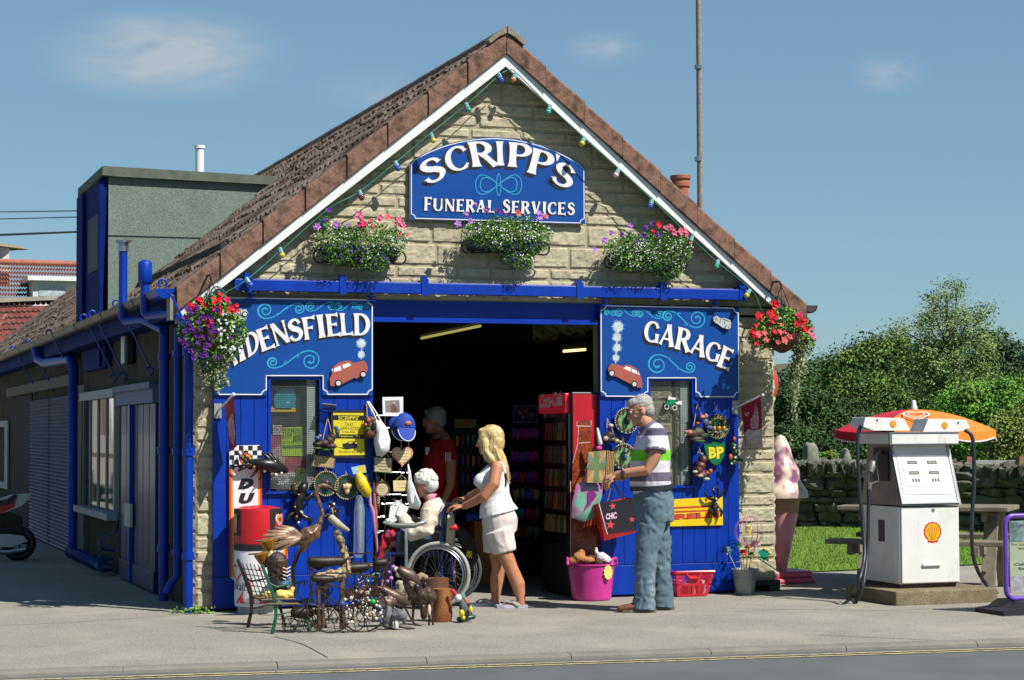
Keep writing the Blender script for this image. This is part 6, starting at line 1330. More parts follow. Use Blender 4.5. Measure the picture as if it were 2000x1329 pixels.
def cap(label,c,Y,rot,s):
    t=thing('baseball_cap',label,'cap',px1(*c,Y));p=Vector(px1(*c,Y));k=scale_at(Y)*s;cm=mat('cap_blue',(26,66,170),.8,.1,30,bump=.2)
    Mx=Matrix.Rotation(R(rot),3,'Y');f=lambda v:tuple(p+Mx@(Vector(v)*k))
    mb=MB();n=20;V=[];rows=8
    for i in range(rows+1):
        a=math.pi/2*i/rows
        for j in range(n):b=2*math.pi*j/n;V.append(f((21*math.sin(a)*math.cos(b),18*math.sin(a)*math.sin(b),26*math.cos(a)+3)))
    mb.add(V,[(i*n+j,i*n+(j+1)%n,(i+1)*n+(j+1)%n,(i+1)*n+j)for i in range(rows)for j in range(n)]);mb.ell(f((0,0,29)),2*k,n=8,k=5);mb.build('crown',cm,t,smooth=60)
    mb=MB();V=[];P=[]
    for i in range(15):a=math.pi*(i/14);x=17*math.cos(a);V+=[f((x,-15-2*math.sin(a),2)),f((x*.95,-17-12*math.sin(a),-20*math.sin(a)-2))];P.append(f((x*.95,-17.4-12*math.sin(a),-20*math.sin(a)-2)))
    mb.add(V,[(2*i,2*i+2,2*i+3,2*i+1)for i in range(14)]);b=mb.build('peak',cm,t,smooth=60);mb=MB();mb.tube(P,.9*k,5);mb.build('peak_trim',wb,b)
    mb=MB();mb.ell(f((2,-18,10)),(6*k,2*k,4*k),0);mb.build('badge',mat('cap_badge',(190,150,60),.6,.4,90,c2=(200,60,50)),t,smooth=60);return t
cap('blue baseball cap with gold badge hanging at the front of the wire rack',(789,838),-.1,4,1.0);cap('blue baseball cap half hidden behind the front cap',(776,838),.02,-4,.95)
t=thing('heart_plaque','heart shaped plaque with red chequered edge hanging below the caps','plaque',px1(786,890,-.1));mb=MB();mb2=MB();mb3=MB()
hp=[(786+21*(16*math.sin(u)**3)/16,890-22*(13*math.cos(u)-5*math.cos(2*u)-2*math.cos(3*u)-math.cos(4*u))/16)for u in np.linspace(0,2*math.pi,45)[:-1]]
mb.slab(ppx(hp,-.1),-.1,-.085,0,0);mb.build('rim',mat('gingham_red',(190,60,66),.6,.5,120,c2=(235,200,190),det=1),t);mb.face if 0 else None
mb2.face(ppx([(786+(x-786)*.8,890+(y-890)*.8)for x,y in hp],-.1),-.1008,0);mb2.build('face',mat('plaque_cream',(234,214,160),.6,.05),t)
for k in range(5):ribpx(mb3,[(772+k*1.4+u*(28-2.8*k),880+6*k+.4*math.sin(u*45))for u in np.linspace(0,1,24)],1,-.1014,0)
mb3.build('lettering',mat('ochre_ink',(190,140,60),.6),t)
rectplate('plaque','grey plaque with green edge hanging left of the heart','plaque',[(731,893),(767,895),(765,925),(730.5,922)],mat('plaque_grey',(190,178,140),.7,.1,20),4,BROWN,-.08,.014,DKGREEN,(748,880))
rectplate('plaque','small cream plaque with a black cat hanging beside the white bag','plaque',[(768,939),(800,938.5),(799.5,959),(769,960)],mat('plaque_cream',(234,214,160),.6,.05),2,GOLD,-.1,.012,None,(784,928))
t,p,R_=round_plaque('round cream plaque with beaded rim on the wire rack',(747,956),13.5,BROWN,-.08,(746,936),face=CARD,rope=BROWN,fr=.78);mb=MB();[ribpx(mb,[(739+u*15,950+5*k+.4*math.sin(u*40))for u in np.linspace(0,1,16)],.8,-.0885,0)for k in range(3)];mb.build('lettering',GOLD,t)
for i,(x,y,r_)in enumerate(((778,990,-14),(770,1000,8),(786,998,20))):
    t=thing('gift_card','white card with black butterfly in the wire rack' if i==0 else 'white fretwork card in the rack left of the butterfly' if i==1 else 'white fretwork card in the rack right of the butterfly','card',px1(x,y,-.1));mb=MB();a=R(r_);P=[(x+u*math.cos(a)-v*math.sin(a),y+u*math.sin(a)+v*math.cos(a))for u,v in((-9,-10),(-3,-13),(4,-11),(9,-12),(9,11),(0,13),(-9,11))]
    mb.slab(ppx(P,-.1-.015*i),-.1-.015*i,-.096-.015*i);mb.build('card',wb,t)
    if i==0:mb=MB();[mb.face(ppx([(778,993),(778+s_*7,985),(778+s_*8,995),(778+s_*4,1000)],-.1),-.1008,0)for s_ in(-1,1)];mb.build('butterfly',BLACK,t)
# ------------------------------------------------------------------ right door goods
pi=flat_sign('sign_board','yellow sign with red lettering RELLI below the right window','sign',[(1309,976),(1411.5,970.5),(1412,1026),(1309,1028.5)],-.022,.014,mat('sign_yellow',(250,214,10),.4,.04))
pred=mat('sign_red',(206,70,40),.4,.08);mb=MB()
mb.face(ppx([(1309,991),(1398,987),(1398,990.5),(1309,995)],-.022),-.0228,0);mb.face(ppx([(1309,999),(1398,995.5),(1398,998.5),(1309,1002.5)],-.022),-.0228,0)
mb.face(ppx([(1395,987),(1405,987),(1405,1010),(1399,1010),(1399,998)],-.022),-.0227,0);text_px(mb,'IRELLI',[(1309,1016.5),(1405,1011),(1309,1005),(1405,999.5)],-.0232,0,.075);mb.build('lettering',pred,pi)
bp=thing('shield_sign','green shield shaped sign with yellow letters BP','sign',px1(1397,888,-.03));z1c=lambda x,y:(1300+x/5.54,760+y/5.54)
shd=[z1c(*p)for p in((418,590),(480,592),(532,570),(590,590),(648,580),(645,660),(630,740),(595,800),(545,832),(495,800),(445,735),(422,650))]
mb=MB();mb.slab(ppx(shd,-.045),-.045,-.01);mb.build('plate',mat('shield_green',(10,120,56),.35,.05),bp,bevel=.004)
mb=MB();cs=np.mean(shd,0);ribpx(mb,[tuple(cs+(np.array(p)-cs)*.93)for p in shd],1,-.0456,0,True);mb.build('rim',DKGREEN,bp)
mb=MB();V,F=btext_mesh('BP',.045);lo,hi=V.min(0),V.max(0)
Qd=[z1c(472,752),z1c(620,742),z1c(462,632),z1c(628,622)]
for ch,x0,x1 in(('B',468,548),('P',552,630)):
    qd=[z1c(x0+4,750-(x0-468)*.05),z1c(x1,750-(x1-468)*.05),z1c(x0-2,632-(x0-468)*.05),z1c(x1,630-(x1-468)*.05)];text_px(mb,ch,qd,-.0475,0,.05)
    for a in(x0-4,):mb.face(ppx([z1c(a,645),z1c(a+22,645),z1c(a+22,628),z1c(a,628)],-.0475),-.0473,0);mb.face(ppx([z1c(a+6,755),z1c(a+34,755),z1c(a+34,738),z1c(a+6,738)],-.0475),-.0473,0)
mb.build('lettering',mat('shield_yellow',(250,226,40),.4,.04),bp)
t,p,R_=round_plaque('round green WELCOME FRIENDS plaque with three birds',(1402,834),24,DKGREEN,-.04,(1395,785),rope=DKGREEN,fr=.9)
mb=MB()
for word,a0,a1,flip in(('WELCOME',150,32,1),('FRIENDS',212,330,-1)):
    for i,ch in enumerate(word):
        a=R(a0+(a1-a0)*i/(len(word)-1));V,F=btext_mesh(ch,.04);lo,hi=V.min(0),V.max(0);U=(V-(lo+hi)/2)/(hi[1]-lo[1])*R_*.24;ro=a-math.pi/2 if flip>0 else a+math.pi/2
        mb.add([(p[0]+R_*.78*math.cos(a)+u*math.cos(ro)-v*math.sin(ro),-.0515,p[2]+R_*.78*math.sin(a)+u*math.sin(ro)+v*math.cos(ro))for u,v in U],F)
mb.build('lettering',GOLD,t)
for dx in(-.42,0,.42):
    mb=MB();mb.ell((p[0]+dx*R_,-.06,p[2]-.12*R_),(.17*R_,.02,.24*R_),0);mb.ell((p[0]+dx*R_,-.063,p[2]+.17*R_),(.12*R_,.018,.13*R_),1);mb.build('bird',[mat('bird_ochre',(196,150,60),.6,.15),mat('bird_cap',(40,40,42),.5,.2)],t,smooth=180)
mb=MB();mb.tube([(p[0]-.6*R_,-.056,p[2]-.38*R_),(p[0],-.058,p[2]-.42*R_),(p[0]+.8*R_,-.056,p[2]-.22*R_)],.008,6);[mb.ell((p[0]+a*R_,-.06,p[2]-b*R_),.08*R_,n=6,k=4)for a,b in((-.1,.5),(.15,.6),(.3,.5))];mb.build('branch',mat('branch_grey',(150,150,140),.7,.2),t)
ORG=mat('resin_orange',(220,100,40),.6,.2,30)
ornament('teapot_ornament','brown stump ornament with two piglets hanging beside the round plaque',(1362,845),[(1362,846,15,12),(1352,848,10,10),(1372,852,12,7),(1360,858,18,6)],DKBROWN,-.08,[('piglet',mat('pig_pink',(206,130,96),.6,.1),[(1347,845,6,5,.03),(1340,844,4,3,.03),(1372,815,6,4,.02),(1379,813,4,5,.02)]),('jacket',mat('denim_resin',(72,86,116),.6,.2),[(1378,826,7,8,.03),(1385,836,8,5,.03)]),('moss_edge',LEAFD,[(1366,862,12,3,.03),(1377,851,6,5,.03)]),('flower',ORG,[(1363,827,4,2.5,.05)])],[((1355,832),(1362,788)),((1372,815),(1362,788))])
ornament('boot_ornament','brown boot ornament with small birds hanging below the shield',(1370,912),[(1372,898,9,9),(1368,910,10,9),(1364,918,9,8),(1378,925,11,6),(1370,928,18,5)],mat('red_brown_resin',(110,52,36),.5,.3,20,bump=.4),-.07,[('bird',mat('bird_grey',(110,120,140),.6,.3),[(1370,888,5,4,.02),(1364,885,3,2.5,.02)]),('robin',ORG,[(1388,920,4,4,.03)]),('moss_edge',mat('moss_pale',(190,196,160),.8,.3,30),[(1358,922,6,3,.03),(1368,930,7,3,.03),(1380,936,7,3,.03)])],[((1370,888),(1364,872))])
ornament('boot_ornament','dark green boot ornament with orange squirrels at the door edge',(1435,890),[(1432,872,8,8),(1435,884,8,9),(1436,896,10,8),(1444,900,8,5),(1430,904,7,5)],DKGREEN,-.07,[('squirrel',ORG,[(1435,858,4,5,.02),(1427,893,4,6,.04)]),('daisy',SIGNWHITE,[(1434,875,2,2,.06),(1436,894,2,2,.06),(1429,906,2,2,.05)]),('moss_edge',MATS['moss_pale'],[(1444,903,6,2.5,.04)])],[((1435,856),(1434,848))])
for lab,c in(('round green wreath plaque with a badger behind the standing man',(1224,822)),('round green wreath plaque with a kingfisher below the badger plaque',(1218,892))):
    t,p,R_=round_plaque(lab,c,24,DKGREEN,-.06,(c[0]-2,c[1]-40),face=mat('plaque_leaf',(50,120,60),.6,.4,40,c2=(150,190,120)),rope=mat('moss_pale',(190,196,160),.8,.3,30),fr=.7)
    mb=MB();[mb.ell((p[0]+R_*.8*math.cos(a),-.075,p[2]+R_*.8*math.sin(a)),R_*.09,n=6,k=4)for a in np.linspace(0,6.28,15)];mb.build('berry',mat('berry_red',(180,40,60),.5,.3),t);mb=MB();mb.ell((p[0],-.075,p[2]),(R_*.22,.03,R_*.35),0);mb.ell((p[0],-.085,p[2]+R_*.35),(R_*.16,.03,R_*.16),0);mb.build('animal',KING if 'below' in lab else BLACK,t,smooth=180)
ornament('bird_ornament','cluster of small resin birds on a branch hanging left of the plaques',(1190,850),[(1190,850,11,7),(1184,858,9,8),(1198,860,12,6)],DKBROWN,-.07,[('bird',mat('bird_white',(190,176,150),.6,.3,40),[(1193,832,6,4,.02),(1183,857,5,5,.04),(1205,862,5,4,.04),(1212,864,4,3,.04)])],[((1185,845),(1186,818)),((1198,845),(1186,818))])
t=thing('whisk_toy','white plush toy with a pink tip hanging beside the bags','toy',px1(1170,855,-.1));mb=MB();mb.tube([px1(1167,838,-.1),px1(1169,850,-.1),px1(1172,866,-.1)],[.01,.017,.022],8,rnd=1);mb.build('body',wb,t,smooth=180);mb=MB();mb.ell(px1(1170,876,-.1),(.03,.02,.022));mb.build('tip',mat('hot_pink',(236,50,140),.6),t,smooth=180)
def gecko(label,parts,dots,m=IRON,Y=-.05,name='metal_lizard',cat='metal ornament'):
    t=thing(name,label,cat,px1(*parts[0][0][:2],Y));mb=MB();k=scale_at(Y)
    for path in parts:
        P=[px1(x,y,Y-.02*math.sin(i))for i,(x,y,r_)in enumerate(path)];mb.tube(P,[r_*k for _,_,r_ in path],8,rnd=1)
    mb.build('body',m,t,smooth=60);mb=MB();mb2=MB()
    for i,(x,y,r_)in enumerate(dots):(mb if i%3 else mb2).ell(px1(x,y,Y-.035),r_*k*1.0,n=8,k=6)
    mb.build('glass_bead',mat('bead_white',(235,232,220),.15,.1),t,smooth=180);mb2.build('brass_bead',mat('bead_brass',(176,132,60),.25,.2,metal=.6),t,smooth=180);return t
rnd=random.Random(8)
gecko('black metal frog with white beads hanging over the yellow sign',[[(1397,975,4),(1396,990,6),(1396,1004,5)],[(1395,965,2.5),(1391,955,2),(1396,951,2),(1403,956,2),(1402,966,2)],[(1394,976,3),(1384,974,2.5),(1377,962,2)],[(1400,974,3),(1409,968,2.5),(1412,958,1.6)],[(1392,990,3),(1389,1000,3.5),(1395,1008,2)],[(1402,990,3),(1410,1000,3.5),(1408,1008,2)]],[(1393,957,2.4),(1399,975,2.4),(1401,982,2.4),(1397,990,2),(1403,996,2)])
gecko('black metal fish with white and brass beads in front of the chequered board',[[(464,882,1.6),(470,893,2.5),(480,903,3),(490,905,4)],[(472,880,1.6),(480,893,2),(488,902,3)],[(458,912,1.6),(470,910,2),(486,907,3)],[(466,920,1.6),(478,914,2),(490,909,3)],[(488,903,5),(506,906,10),(525,909,13),(543,913,11),(556,918,7)],[(513,886,2.5),(522,893,3.5),(532,902,4)],[(522,884,2.5),(530,892,3),(538,904,4)],[(531,886,2),(538,895,3),(543,905,4)],[(505,912,3),(498,924,2.5),(490,932,1.6)],[(515,918,3),(512,930,2),(506,937,1.4)]],[(512,904,3.6),(521,906,3.6),(537,903,3),(496,913,3.4),(517,920,3.2),(539,928,3.2),(529,920,3),(541,912,3.6),(508,912,3),(528,900,2.6),(550,925,2.6)],mat('black_metal',(44,42,44),.35,.2,metal=.4),-.08,'metal_fish')
gecko('large black metal lizard with white beads climbing below the left window',[[(590,958,9),(586,972,8),(582,985,9),(580,998,9),(581,1012,7)],[(588,968,4),(573,962,4),(570,950,3),(577,944,2.5)],[(592,975,4),(602,975,4),(608,966,3),(612,962,2)],[(578,1000,4),(566,1006,4),(560,1016,3)],[(585,1003,4),(597,1012,5),(607,1014,5),(605,1024,3)],[(598,945,4),(594,950,8),(590,956,9)]],[(583,967,2.6),(588,970,2.6),(581,980,2.8),(576,991,2.8),(585,982,2.6),(588,1000,2.4),(579,1010,2.6),(583,1021,2.4),(590,1002,2.2),(577,983,2)],MATS['black_metal'],-.06)
gecko('small black metal lizard with round beads right of the heron neck',[[(648,985,4),(652,995,5),(651,1006,5)],[(645,990,2),(642,986,2),(646,982,2)],[(655,996,2),(662,1000,3),(664,992,2)],[(648,1005,2),(637,1008,3),(630,1012,2)]],[(643,990,2.6),(652,985,2.6),(647,1008,2.6),(654,1000,2.4)],MATS['black_metal'],-.05)
# hanging shopping bags by the right door
t=thing('shopping_bag','black shopping bag with red sides, red stars and the letters CHIC','bag',px1(1200,1050,-.2));Yb=-.26
z3b=lambda x,y:(1120+x/6.04,980+y/6.04)
mb=MB();fq=[z3b(300,20),z3b(715,-40),z3b(735,340),z3b(400,388)];mb.slab(ppx(fq,Yb),Yb,Yb+.004,0);bb=mb.build('front_panel',mat('bag_black',(30,26,34),.45,.2,20),t)
mb=MB();A_=[np.array(px1(*z3b(300,20),Yb)),np.array(px1(*z3b(400,388),Yb)),np.array(px1(*z3b(735,340),Yb)),np.array(px1(*z3b(715,-40),Yb))];Bk=[a+np.array([-.06,.18,.0])for a in A_]
Bk=[np.array(px1(*z3b(205,45),Yb+.16)),np.array(px1(*z3b(330,455),Yb+.14)),A_[2]+np.array([-.01,.17,0]),A_[3]+np.array([-.01,.17,0])];low=np.array(px1(*z3b(362,462),Yb+.02));low2=np.array(px1(*z3b(742,362),Yb+.01))
mb.add([tuple(v)for v in A_+Bk+[low,low2]],[(0,4,8,1),(4,5,8),(1,8,9,2),(8,5,6,9),(3,2,9,6,7),(4,7,6,5)]);mb.build('side_gusset',mat('bag_red',(220,44,34),.5,.1,14,bump=.3,bscale=14),t)
for k in(0,.12):
    mb=MB();mb.tube([px1(*z3b(400,0),Yb-.004+k),px1(1193,955,Yb+.03+k*.5),px1(1192,928,-.05),px1(1206,955,Yb+.03+k*.5),px1(*z3b(590,-25),Yb-.004+k)],.009,6);mb.build('strap',MATS['bag_black'],t)
prc=[mat('print_coral',(226,70,90),.5),mat('print_pink',(240,205,225),.5)]
def star(x,y,r_,rot):mb=MB();mb.face(ppx([(x+r_*(1 if i%2==0 else.42)*math.sin(R(rot+36*i)),y-r_*(1 if i%2==0 else.42)*math.cos(R(rot+36*i)))for i in range(10)],Yb),Yb-.0006,0);mb.build('star',prc,bb)
mb=MB();star(*z3b(462,55),7.5,-8);star(*z3b(436,275),9.5,5);star(*z3b(690,210),6,0);text_px(mb,'CHIC',[z3b(385,215),z3b(512,200),z3b(380,145),z3b(508,120)],Yb-.0008,1,.05)
ribpx(mb,[z3b(300,20),z3b(402,388)],1.6,Yb-.0007,1);mb.build('lettering',prc,bb)
irid=mat('iridescent_film',(120,190,160),.12,.5,7,c2=(190,110,170),det=2,contrast=(.42,.58),coat=.8)
t=cloth_bag('shiny iridescent gift bag hanging on the drinks cabinet side',[(1127,945),(1150,940),(1178,946),(1176,975),(1168,1010),(1140,1020),(1116,1012),(1118,980)],[((1140,943),(1150,900)),((1165,943),(1160,900))],-.12,.03,irid,9,'gift_bag')
mb=MB();mb.face(ppx([(1148,962),(1158,956),(1166,968),(1154,985),(1140,1000),(1148,980)],-.16),-.156,0);mb.build('print',mat('print_purple',(140,40,130),.4),t)
t=thing('paper_bags','bundle of brown paper bags printed with a teal flag cross','paper bag',px1(1175,945,-.2));craft=mat('kraft_paper',(176,136,84),.7,.1,14)
mb=MB();mb.slab(ppx([(1149,883),(1184,880),(1181,944),(1146.5,943)],-.2),-.2,-.197);b0=mb.build('bag',craft,t)
mb=MB();m2=mat('kraft_green',(104,132,84),.7,.1);[mb.face(ppx(P,-.2),-.2006-.0004*i,m_)for i,(P,m_)in enumerate((([(1150,884),(1157,884),(1182,937),(1181,943),(1175,943)],0),([(1183,881),(1183,888),(1154,943),(1147,943),(1148,936)],0),([(1149,884),(1166,903),(1148,905)],1),([(1183,890),(1170,905),(1182,906)],1),([(1149,907),(1183,906),(1182,917),(1148,918)],2),([(1161,882),(1171,881.5),(1169,943.5),(1160,943)],2)))];mb.build('print',[mat('kraft_light',(200,160,96),.7),mat('kraft_teal',(120,140,124),.7),m2],b0)
for k in range(5):mb=MB();x=1186+3.2*k;mb.slab(ppx([(x,880+k),(x+2.2,880+k),(x-1.5,942),(x-3.5,942)],-.19+.025*k),-.19+.025*k,-.15+.025*k);mb.build('bag',craft,t)
# pink tub of soft toys
g=G(1155,1172);g=np.array([g[0],g[1],0]);k=.0043;t=thing('plastic_tub','bright pink flexible tub beside the drinks cabinet','tub',tuple(g));pk=mat('pink_tub',(222,60,160),.35,.06)
mb=MB();prof=[(0,.0),(.155,.0),(.165,.01)];H_=.3
for i in range(13):f=i/12;prof.append((.165+.035*f+(.003 if i%2 else-.001),.01+(H_-.01)*f))
prof+=[(.213,H_),(.213,H_+.014),(.195,H_+.012),(.185,H_-.05),(.15,.06),(0,.05)];mb.lathe(prof,tuple(g),36,caps=False);mb.build('body',pk,t,smooth=30)
for s_ in(-1,1):mb=MB();a=R(-35 if s_>0 else 160);c=Vector((g[0]+.2*math.cos(a),g[1]+.2*math.sin(a),H_));T_=Vector((-math.sin(a),math.cos(a),0));mb.tube([c-T_*.1,c-T_*.06+Vector((0,0,.05)),c+T_*.06+Vector((0,0,.05)),c+T_*.1],.013,8);mb.build('handle',pk,t,smooth=60)
mb=MB();c=px1(1188,1118,g[1]-.205);P=[(c[0]+(.035+.008*(i%2))*math.cos(R(15*i)),c[2]+(.055+.01*(i%2))*math.sin(R(15*i)))for i in range(24)];mb.slab(P,c[1],c[1]+.003);ta=mb.build('price_tag',mat('star_yellow',(240,236,130),.6,.1),t)
toys=[('tan plush toy poking out of the pink tub',(190,130,76),[(-.12,-.02,.36,.055,.05,.05),(-.15,.0,.33,.06,.05,.04),(-.08,.02,.38,.035,.03,.05),(-.05,-.06,.34,.06,.04,.03)]),('white plush toy in the pink tub',(242,240,238),[(.07,-.06,.36,.05,.05,.045),(.1,-.02,.34,.06,.05,.05),(.04,-.02,.41,.016,.016,.04),(.12,-.08,.33,.04,.04,.03)]),('dark brown plush toy at the back of the pink tub',(86,58,44),[(.0,.0,.33,.07,.06,.05),(.03,-.09,.32,.04,.03,.03)]),('small grey plush toy in the pink tub',(150,146,150),[(.14,.03,.33,.05,.06,.05),(.12,.06,.37,.03,.03,.03)])]
for lab,c,es in toys:
    mb=MB();[mb.ell((g[0]+a,g[1]+b,z),(r1,r2,r3))for a,b,z,r1,r2,r3 in es];o=organic(mb,.008,2,lambda v:.005*noise.noise(v*80));o.build('plush_toy',mat('plush_%d'%sum(c),c,.95,.15,30,bump=.6,bscale=150),smooth=180,origin=tuple(g+np.array([es[0][0],es[0][1],es[0][2]])),label=lab,cat='soft toy')
# red shopping basket
a,b=G(1318,1167),G(1390,1165);t=thing('shopping_basket','red plastic shopping basket on the ground below the yellow sign','basket',tuple((a+b)/2));x0,x1,y0=a[0],b[0],a[1]-.0;zt_=W(1360,1118,y0-.02)[2]
rp=mat('basket_red',(220,34,54),.35,.06);mb=MB()
def side(P0,P1,Q0,Q1,nx_):
    P0,P1,Q0,Q1=map(np.array,(P0,P1,Q0,Q1))
    f=lambda u,v:tuple((P0*(1-u)+P1*u)*(1-v)+(Q0*(1-u)+Q1*u)*v)
    def quad(u0,v0,u1,v1):mb.add([f(u0,v0),f(u1,v0),f(u1,v1),f(u0,v1)],[(0,1,2,3)])
    quad(0,0,1,.1);quad(0,.45,1,.52);quad(0,.86,1,1);quad(0,.1,.08,.86);quad(.92,.1,1,.86);quad(.36,.52,.66,.86);quad(.46,.1,.54,.45)
    for i in range(nx_):
        u=.08+.84*i/nx_;
        if not.42<u<.56:quad(u,.1,u+.018,.45)
        if not.34<u<.66:quad(u,.52,u+.018,.86)
w2=.025;D_=.26
c00,c10,c11,c01=(x0+w2,y0,.005),(x1-w2,y0,.005),(x1-w2,y0+D_-.03,.005),(x0+w2,y0+D_-.03,.005);d00,d10,d11,d01=(x0,y0-.02,zt_),(x1+.03,y0-.02,zt_),(x1+.03,y0+D_,zt_),(x0,y0+D_,zt_)
side(c00,c10,d00,d10,26);side(c10,c11,d10,d11,18);side(c11,c01,d11,d01,26);side(c01,c00,d01,d00,18);mb.poly([c00,c10,c11,c01]);mb.tube([d00,d10,d11,d01,d00],.013,6);mb.build('body',rp,t)
mb=MB();mb.tube([((x0*.5+x1*.5)-.07,y0-.024,zt_-.01),((x0+x1)/2-.04,y0-.03,zt_-.05),((x0+x1)/2+.04,y0-.03,zt_-.05),((x0+x1)/2+.07,y0-.024,zt_-.01)],.01,6);mb.build('handle_grip',rp,t)
rr=random.Random(2)
for i in range(6):
    mb=MB();x=x0+.05+i*.048;mb.box(x,x+.035,y0+.05+.02*(i%2),y0+.16,.01,.1+.04*rr.random());mb.build('packet',mat('packet_%d'%i,[(230,230,235),(60,70,160),(235,200,60),(220,220,230),(190,60,60),(240,240,240)][i],.5,.3,40),origin=(x,y0+.05,.01),label=['white packet at the left end of the red basket','blue packet in the red basket','yellow packet in the red basket','pale grey packet in the red basket','dark red packet in the red basket','white packet at the right end of the red basket'][i],cat='packet')
# galvanised bucket of windmills
g=G(1449,1161);g=np.array([g[0],g[1]-.06,0]);galv=mat('galvanised_bucket',(168,172,170),.42,.12,6,metal=.45);t=thing('metal_bucket','galvanised metal bucket at the foot of the right pillar','bucket',tuple(g))
mb=MB();mb.lathe([(0,.004),(.075,.0),(.078,.01),(.098,.14),(.099,.145),(.097,.15),(.1,.155),(.098,.16),(.112,.215),(.119,.222),(.115,.226),(.106,.215),(.075,.02),(0,.02)],tuple(g),32,caps=False);mb.build('body',galv,t,smooth=30)
mb=MB();mb.tube([(g[0]+.07,g[1]-.1,.2),(g[0]+.06,g[1]-.115,.222),(g[0]+.02,g[1]-.12,.21),(g[0]-.05,g[1]-.115,.225),(g[0]-.11,g[1]-.02,.225)],.004,5);mb.ell((g[0]+.075,g[1]-.1,.215),.018,n=8,k=6);mb.build('handle',STEEL,t)
mb=MB();mb.lathe([(0,0),(.095,0)],(g[0],g[1],.16),20,caps=False);mb.build('soil',mat('sand_fill',(120,100,76),.95,.2,40),t)
def windmill(label,c,r_,cols,stick,Y,petals=8,name='windmill'):
    w_=thing(name,label,'windmill',(g[0],g[1],.16));p=Vector(px1(*c,Y));k=scale_at(Y)*r_;mb=MB();mb.tube([(g[0]+stick,g[1],.16),tuple(p.lerp(Vector((g[0]+stick,g[1],.16)),.4)),tuple(p)],.0035,5);mb.build('stick',mat('plastic_stick',(200,190,90),.5,.3,8),w_)
    mb=MB()
    for i in range(petals):
        a=2*math.pi*i/petals;b=a+2*math.pi/petals*.8;mb.add([tuple(p),tuple(p+Vector((k*math.cos(a),-.02,k*math.sin(a)))),tuple(p+Vector((k*.9*math.cos(b),.01,k*.9*math.sin(b))))],[(0,1,2)],i%len(cols))
    mb.build('vanes',[mat('foil_'+c2,FOIL[c2],.2,.2,30,metal=.3)for c2 in cols],w_);mb=MB();mb.ell(p+Vector((0,-.012,0)),k*.16,n=8,k=6);mb.build('hub',YELLOW,w_)
FOIL={'red':(206,26,40),'green':(20,130,60),'orange':(236,120,40),'silver':(214,206,210),'teal':(30,170,140),'yellow':(240,220,60),'pink':(236,150,180),'blue':(110,120,200)}
windmill('red foil windmill low in the bucket',(1451,1082),9,['red'],0,g[1]-.05);windmill('green foil windmill right of the red windmill in the bucket',(1467,1085),7.5,['green'],.03,g[1]-.03);windmill('green foil windmill above the bucket at the left',(1442,1067),7,['green','teal'],-.02,g[1]-.03);windmill('orange foil windmill in the middle of the bucket',(1459,1072),7,['orange','yellow'],.01,g[1]-.02)
windmill('silver and pink windmill above the bucket at the right',(1475,1066),11,['silver','pink'],.03,g[1]-.0,10);windmill('small blue windmill leaning out left of the bucket',(1421,1076),9,['blue','silver','teal'],-.05,g[1]+.0,6)
p=Vector(px1(1463,1038,g[1]-.02));t=thing('wire_balloon_spinner','pink wire balloon spinner with a yellow bird inside above the bucket','windmill',(g[0],g[1],.16));mb=MB();k=scale_at(0)*27
for i in range(7):
    a=math.pi*i/7;P=[(p.x+k*math.sin(u)*math.cos(a),p.y+k*math.sin(u)*math.sin(a),p.z+k*1.05*math.cos(u))for u in np.linspace(0,2*math.pi,26)];mb.tube(P,.0022,4)
mb.build('wire_cage',mat('pink_wire',(206,120,150),.4,.2),t);mb=MB();mb.tube([(g[0]+.005,g[1],.16),(p.x,p.y,p.z-k*1.05)],.004,5);mb.build('stick',MATS['plastic_stick'],t);mb=MB();mb.ell(tuple(p+Vector((0,-.02,.0))),(.012,.008,.045),M=Matrix.Rotation(R(25),3,'Y'));mb.ell(tuple(p+Vector((-.015,-.02,.04))),(.014,.01,.014));mb.build('bird',YELLOW,t,smooth=180)
t=thing('kite_windmill','teal kite with a yellow frill leaning over the right side of the bucket','windmill',(g[0]+.05,g[1],.18));mb=MB();pk_=[(1480,1078),(1492,1072),(1504,1080),(1500,1092),(1492,1096)];mb.slab(ppx(pk_,g[1]-.06),g[1]-.06,g[1]-.055);mb.build('sail',mat('foil_teal',FOIL['teal'],.2,.2,30,metal=.3),t);mb=MB();[mb.ell(px1(x,y,g[1]-.06),.014,n=6,k=4)for x,y in((1493,1072),(1499,1075),(1504,1081),(1503,1088),(1499,1094))];mb.build('frill',YELLOW,t);mb=MB();mb.tube([px1(1480,1090,g[1]-.05),px1(1500,1103,g[1]-.04),px1(1520,1116,g[1]-.02)],.006,5);mb.build('streamer',mat('streamer_pale',(150,215,190),.4),t)
